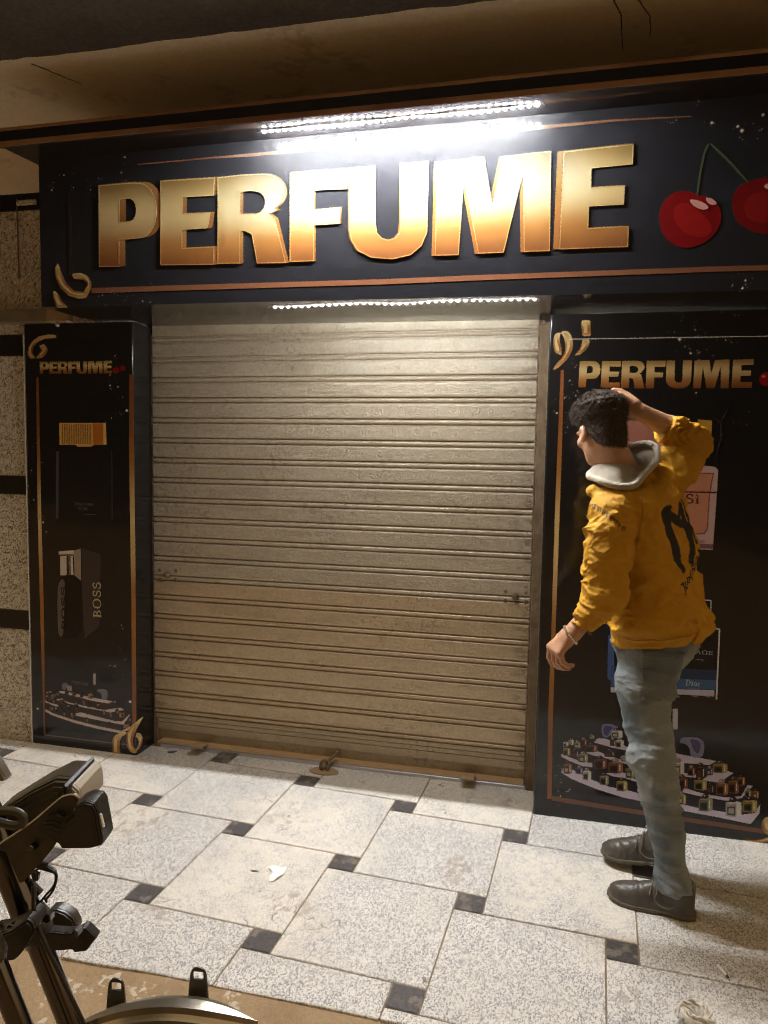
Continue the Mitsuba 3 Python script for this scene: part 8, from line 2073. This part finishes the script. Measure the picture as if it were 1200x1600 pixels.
# mudguard and wheel
WC, WR = np.array((2.325, -2.205, 0.300)), 0.368
HDG, LAT = unit((0.995, 0.10, 0)), unit((-0.10, 0.995, 0))
sec = [(-0.058, -0.030), (-0.056, -0.016), (-0.046, -0.006), (-0.030, -0.002), (-0.025, 0.0065), (-0.019, 0.0065), (-0.013, 0.000), (0.020, 0.000), (0.040, -0.005), (0.054, -0.016), (0.057, -0.030)]
gv, nsec, na = [], len(sec), 41
for a in np.linspace(math.radians(-70), math.radians(16), na):
    end = np.clip((a - math.radians(-2)) / math.radians(18), 0, 1)
    for w_, d_ in sec:
        ww = 0.62 * w_ * (1 - 0.80 * end ** 2.0)
        R_ = WR + d_ - 0.004 * end
        gv.append(WC + HDG * math.sin(a) * R_ + np.array((0, 0, math.cos(a) * R_)) + LAT * ww)
gv = np.array(gv)
gf = [(i * nsec + j, i * nsec + j + 1, (i + 1) * nsec + j + 1, (i + 1) * nsec + j) for i in range(na - 1) for j in range(nsec - 1)]
gm = trimesh.Trimesh(*quads(gv, gf), process=False)
inn = gm.copy()
inn.vertices = WC + (inn.vertices - WC) * 0.992
inn.invert()
edge_a, edge_b = gv.reshape(na, nsec, 3)[:, 0], gv.reshape(na, nsec, 3)[:, -1]
part('mudguard', cat(gm, inn, tube(edge_a, 0.0026, 6), tube(edge_b, 0.0026, 6)), 'm_silver_paint', bike, smooth=18, label='silver metal mudguard')
for a, s in ((-2, 1), (-26, 1)):
    c = WC + HDG * math.sin(math.radians(a)) * (WR - 0.012) + np.array((0, 0, math.cos(math.radians(a)) * (WR - 0.012))) + LAT * 0.036
    q = Polygon([(-0.017, -0.012), (0.017, -0.012), (0.0135, 0.034)] + [(0.0125 * math.cos(b), 0.038 + 0.0125 * math.sin(b)) for b in np.linspace(0.2, math.pi - 0.2, 9)] + [(-0.0135, 0.034)])
    q = q.difference(affinity.scale(sbox(-0.0065, 0.031, 0.0065, 0.041).buffer(0.002), 1, 1))
    m = prism(q, 0.003)
    v = m.vertices * [1.05, 0.88, 1.0]
    m.vertices = c + v[:, 0:1] * HDG + v[:, 1:2] * unit((-0.05, 0.10, 1.0)) + v[:, 2:3] * LAT
    part('mudguard_tab', m, 'm_olive_paint', bike)
ty = []
ang = np.linspace(0, 2 * np.pi, 65)[:-1]
mat('m_rubber', mikit.proc(lambda p, n, uv: mikit.mix((0.010, 0.009, 0.008), (0.045, 0.036, 0.026), F(p.x * 25, p.y * 25, p.z * 25, 4))), rough=0.8, spec=0.3)
wh = part('wheel', tube([WC + HDG * math.cos(a) * 0.235 + np.array((0, 0, math.sin(a) * 0.235)) for a in ang], 0.016, 10, closed=True), 'm_dark_chrome', bike, smooth=True)
part('tyre', tube([WC + HDG * math.cos(a) * 0.270 + np.array((0, 0, math.sin(a) * 0.270)) for a in ang], 0.044, 14, closed=True), 'm_rubber', wh, smooth=True)
part('hub', tube([WC - LAT * 0.05, WC + LAT * 0.05], 0.04, 20), 'm_dark_chrome', wh, smooth=40)
for k in range(18):
    a = k * 2 * np.pi / 18
    e = HDG * math.cos(a) + np.array((0, 0, math.sin(a)))
    part('spoke', tube([WC + LAT * 0.03 * (-1) ** k + e * 0.035, WC + e * 0.232], 0.0018, 6), 'm_dark_chrome', wh)
part('axle', tube([WC - LAT * 0.09, WC + LAT * 0.09], 0.009, 12), 'm_dark_chrome', bike, smooth=40)

for c, nrm, r in (((2.128, -2.300, 0.842), (0.3, -1, 0.2), 0.0075), ((2.098, -2.338, 0.846), (0.2, -1, 0.3), 0.0065), ((2.148, -2.290, 1.004), (0.1, -1, 0.25), 0.0070), ((2.112, -2.310, 0.955), (0.1, -1, 0.1), 0.0055), ((2.172, -2.292, 0.820), (0.2, -1, 0.1), 0.0055)):
    part('bolt', lathe([(0.0001, -0.012), (r, -0.012), (r, 0.003), (r * 0.8, 0.0045), (0.0001, 0.005)], np.array(c), unit(nrm), 6), 'm_dark_chrome', bike, smooth=20)
for pts, r in (([(2.118, -2.315, 0.90), (2.13, -2.325, 0.85), (2.165, -2.315, 0.76), (2.19, -2.30, 0.68), (2.22, -2.29, 0.58)], 0.0034), ([(2.02, -2.33, 0.97), (2.07, -2.34, 0.92), (2.06, -2.34, 0.87), (2.09, -2.33, 0.83)], 0.0025)):
    part('cable', tube(smooth_path(pts, 40), r, 8), 'm_black_plastic', bike, smooth=True)
# ---------------------------------------------------------------- small things on the pavement
pp = ok_poly([(1.855, -0.762), (1.878, -0.745), (1.905, -0.752), (1.926, -0.748), (1.930, -0.778), (1.921, -0.812), (1.908, -0.838), (1.894, -0.842), (1.884, -0.812), (1.888, -0.790), (1.872, -0.770)])
m = prism(pp, 0.0008).subdivide_to_size(0.012)
m.vertices[:, 2] += 0.0015 + 0.009 * meshkit.noise(m.vertices * np.array([38, 38, 1]), 2)
k = part('paper_scrap', m, 'm_white')
labels[k] = {'label': 'torn scrap of white paper on the pavement tiles', 'category': 'paper'}
k = part('cigarette_butt', cat(tube([(3.385, -0.905, 0.0045), (3.402, -0.945, 0.0045)], 0.0042, 10)), 'm_white', smooth=40)
labels[k] = {'label': 'white cigarette end lying on the tiles at the right', 'category': 'cigarette'}
part('burnt_tip', tube([(3.402, -0.945, 0.0045), (3.405, -0.953, 0.0045)], [0.0042, 0.003], 10), 'm_black_plastic', k)
fl = []
for i in range(26):
    a = rng.uniform(0, 2 * np.pi)
    c = np.array((3.275, -1.165, 0.0))
    q = [c + (0.036 * math.cos(a + t * 2.2) * (0.4 + t), 0.030 * math.sin(a + t * 2.2) * (0.4 + t), 0.012 + 0.035 * math.sin(t * 2.6) * rng.uniform(.5, 1)) for t in np.linspace(0, 1, 7)]
    fl.append(tube(smooth_path(q, 18), rng.uniform(0.002, 0.0042), 6))
mat('m_rag', (0.52, 0.49, 0.42), rough=0.9)
k = part('white_cloth_knot', cat(fl), 'm_rag', smooth=True)
labels[k] = {'label': 'frayed knot of white cloth strips on the tiles at the bottom edge', 'category': 'cloth'}
k = part('leaf_bit', move(prism(Polygon([(0, 0), (0.018, 0.006), (0.03, 0.002), (0.014, -0.006)]), 0.002), 1.80, -0.792, 0.001), 'm_rust')
labels[k] = {'label': 'tiny dark scrap on the tile left of the torn paper', 'category': 'litter'}
k = part('blue_scrap', move(prism(Polygon([(0, 0), (0.03, 0.02), (0.045, 0.018), (0.02, -0.008)]), 0.006), 0.955, 0.090, 0.001), 'm_scrap_blue')
mat('m_scrap_blue', (0.10, 0.11, 0.16), rough=0.6)
labels[k] = {'label': 'small bluish scrap by the left end of the shutter threshold', 'category': 'litter'}
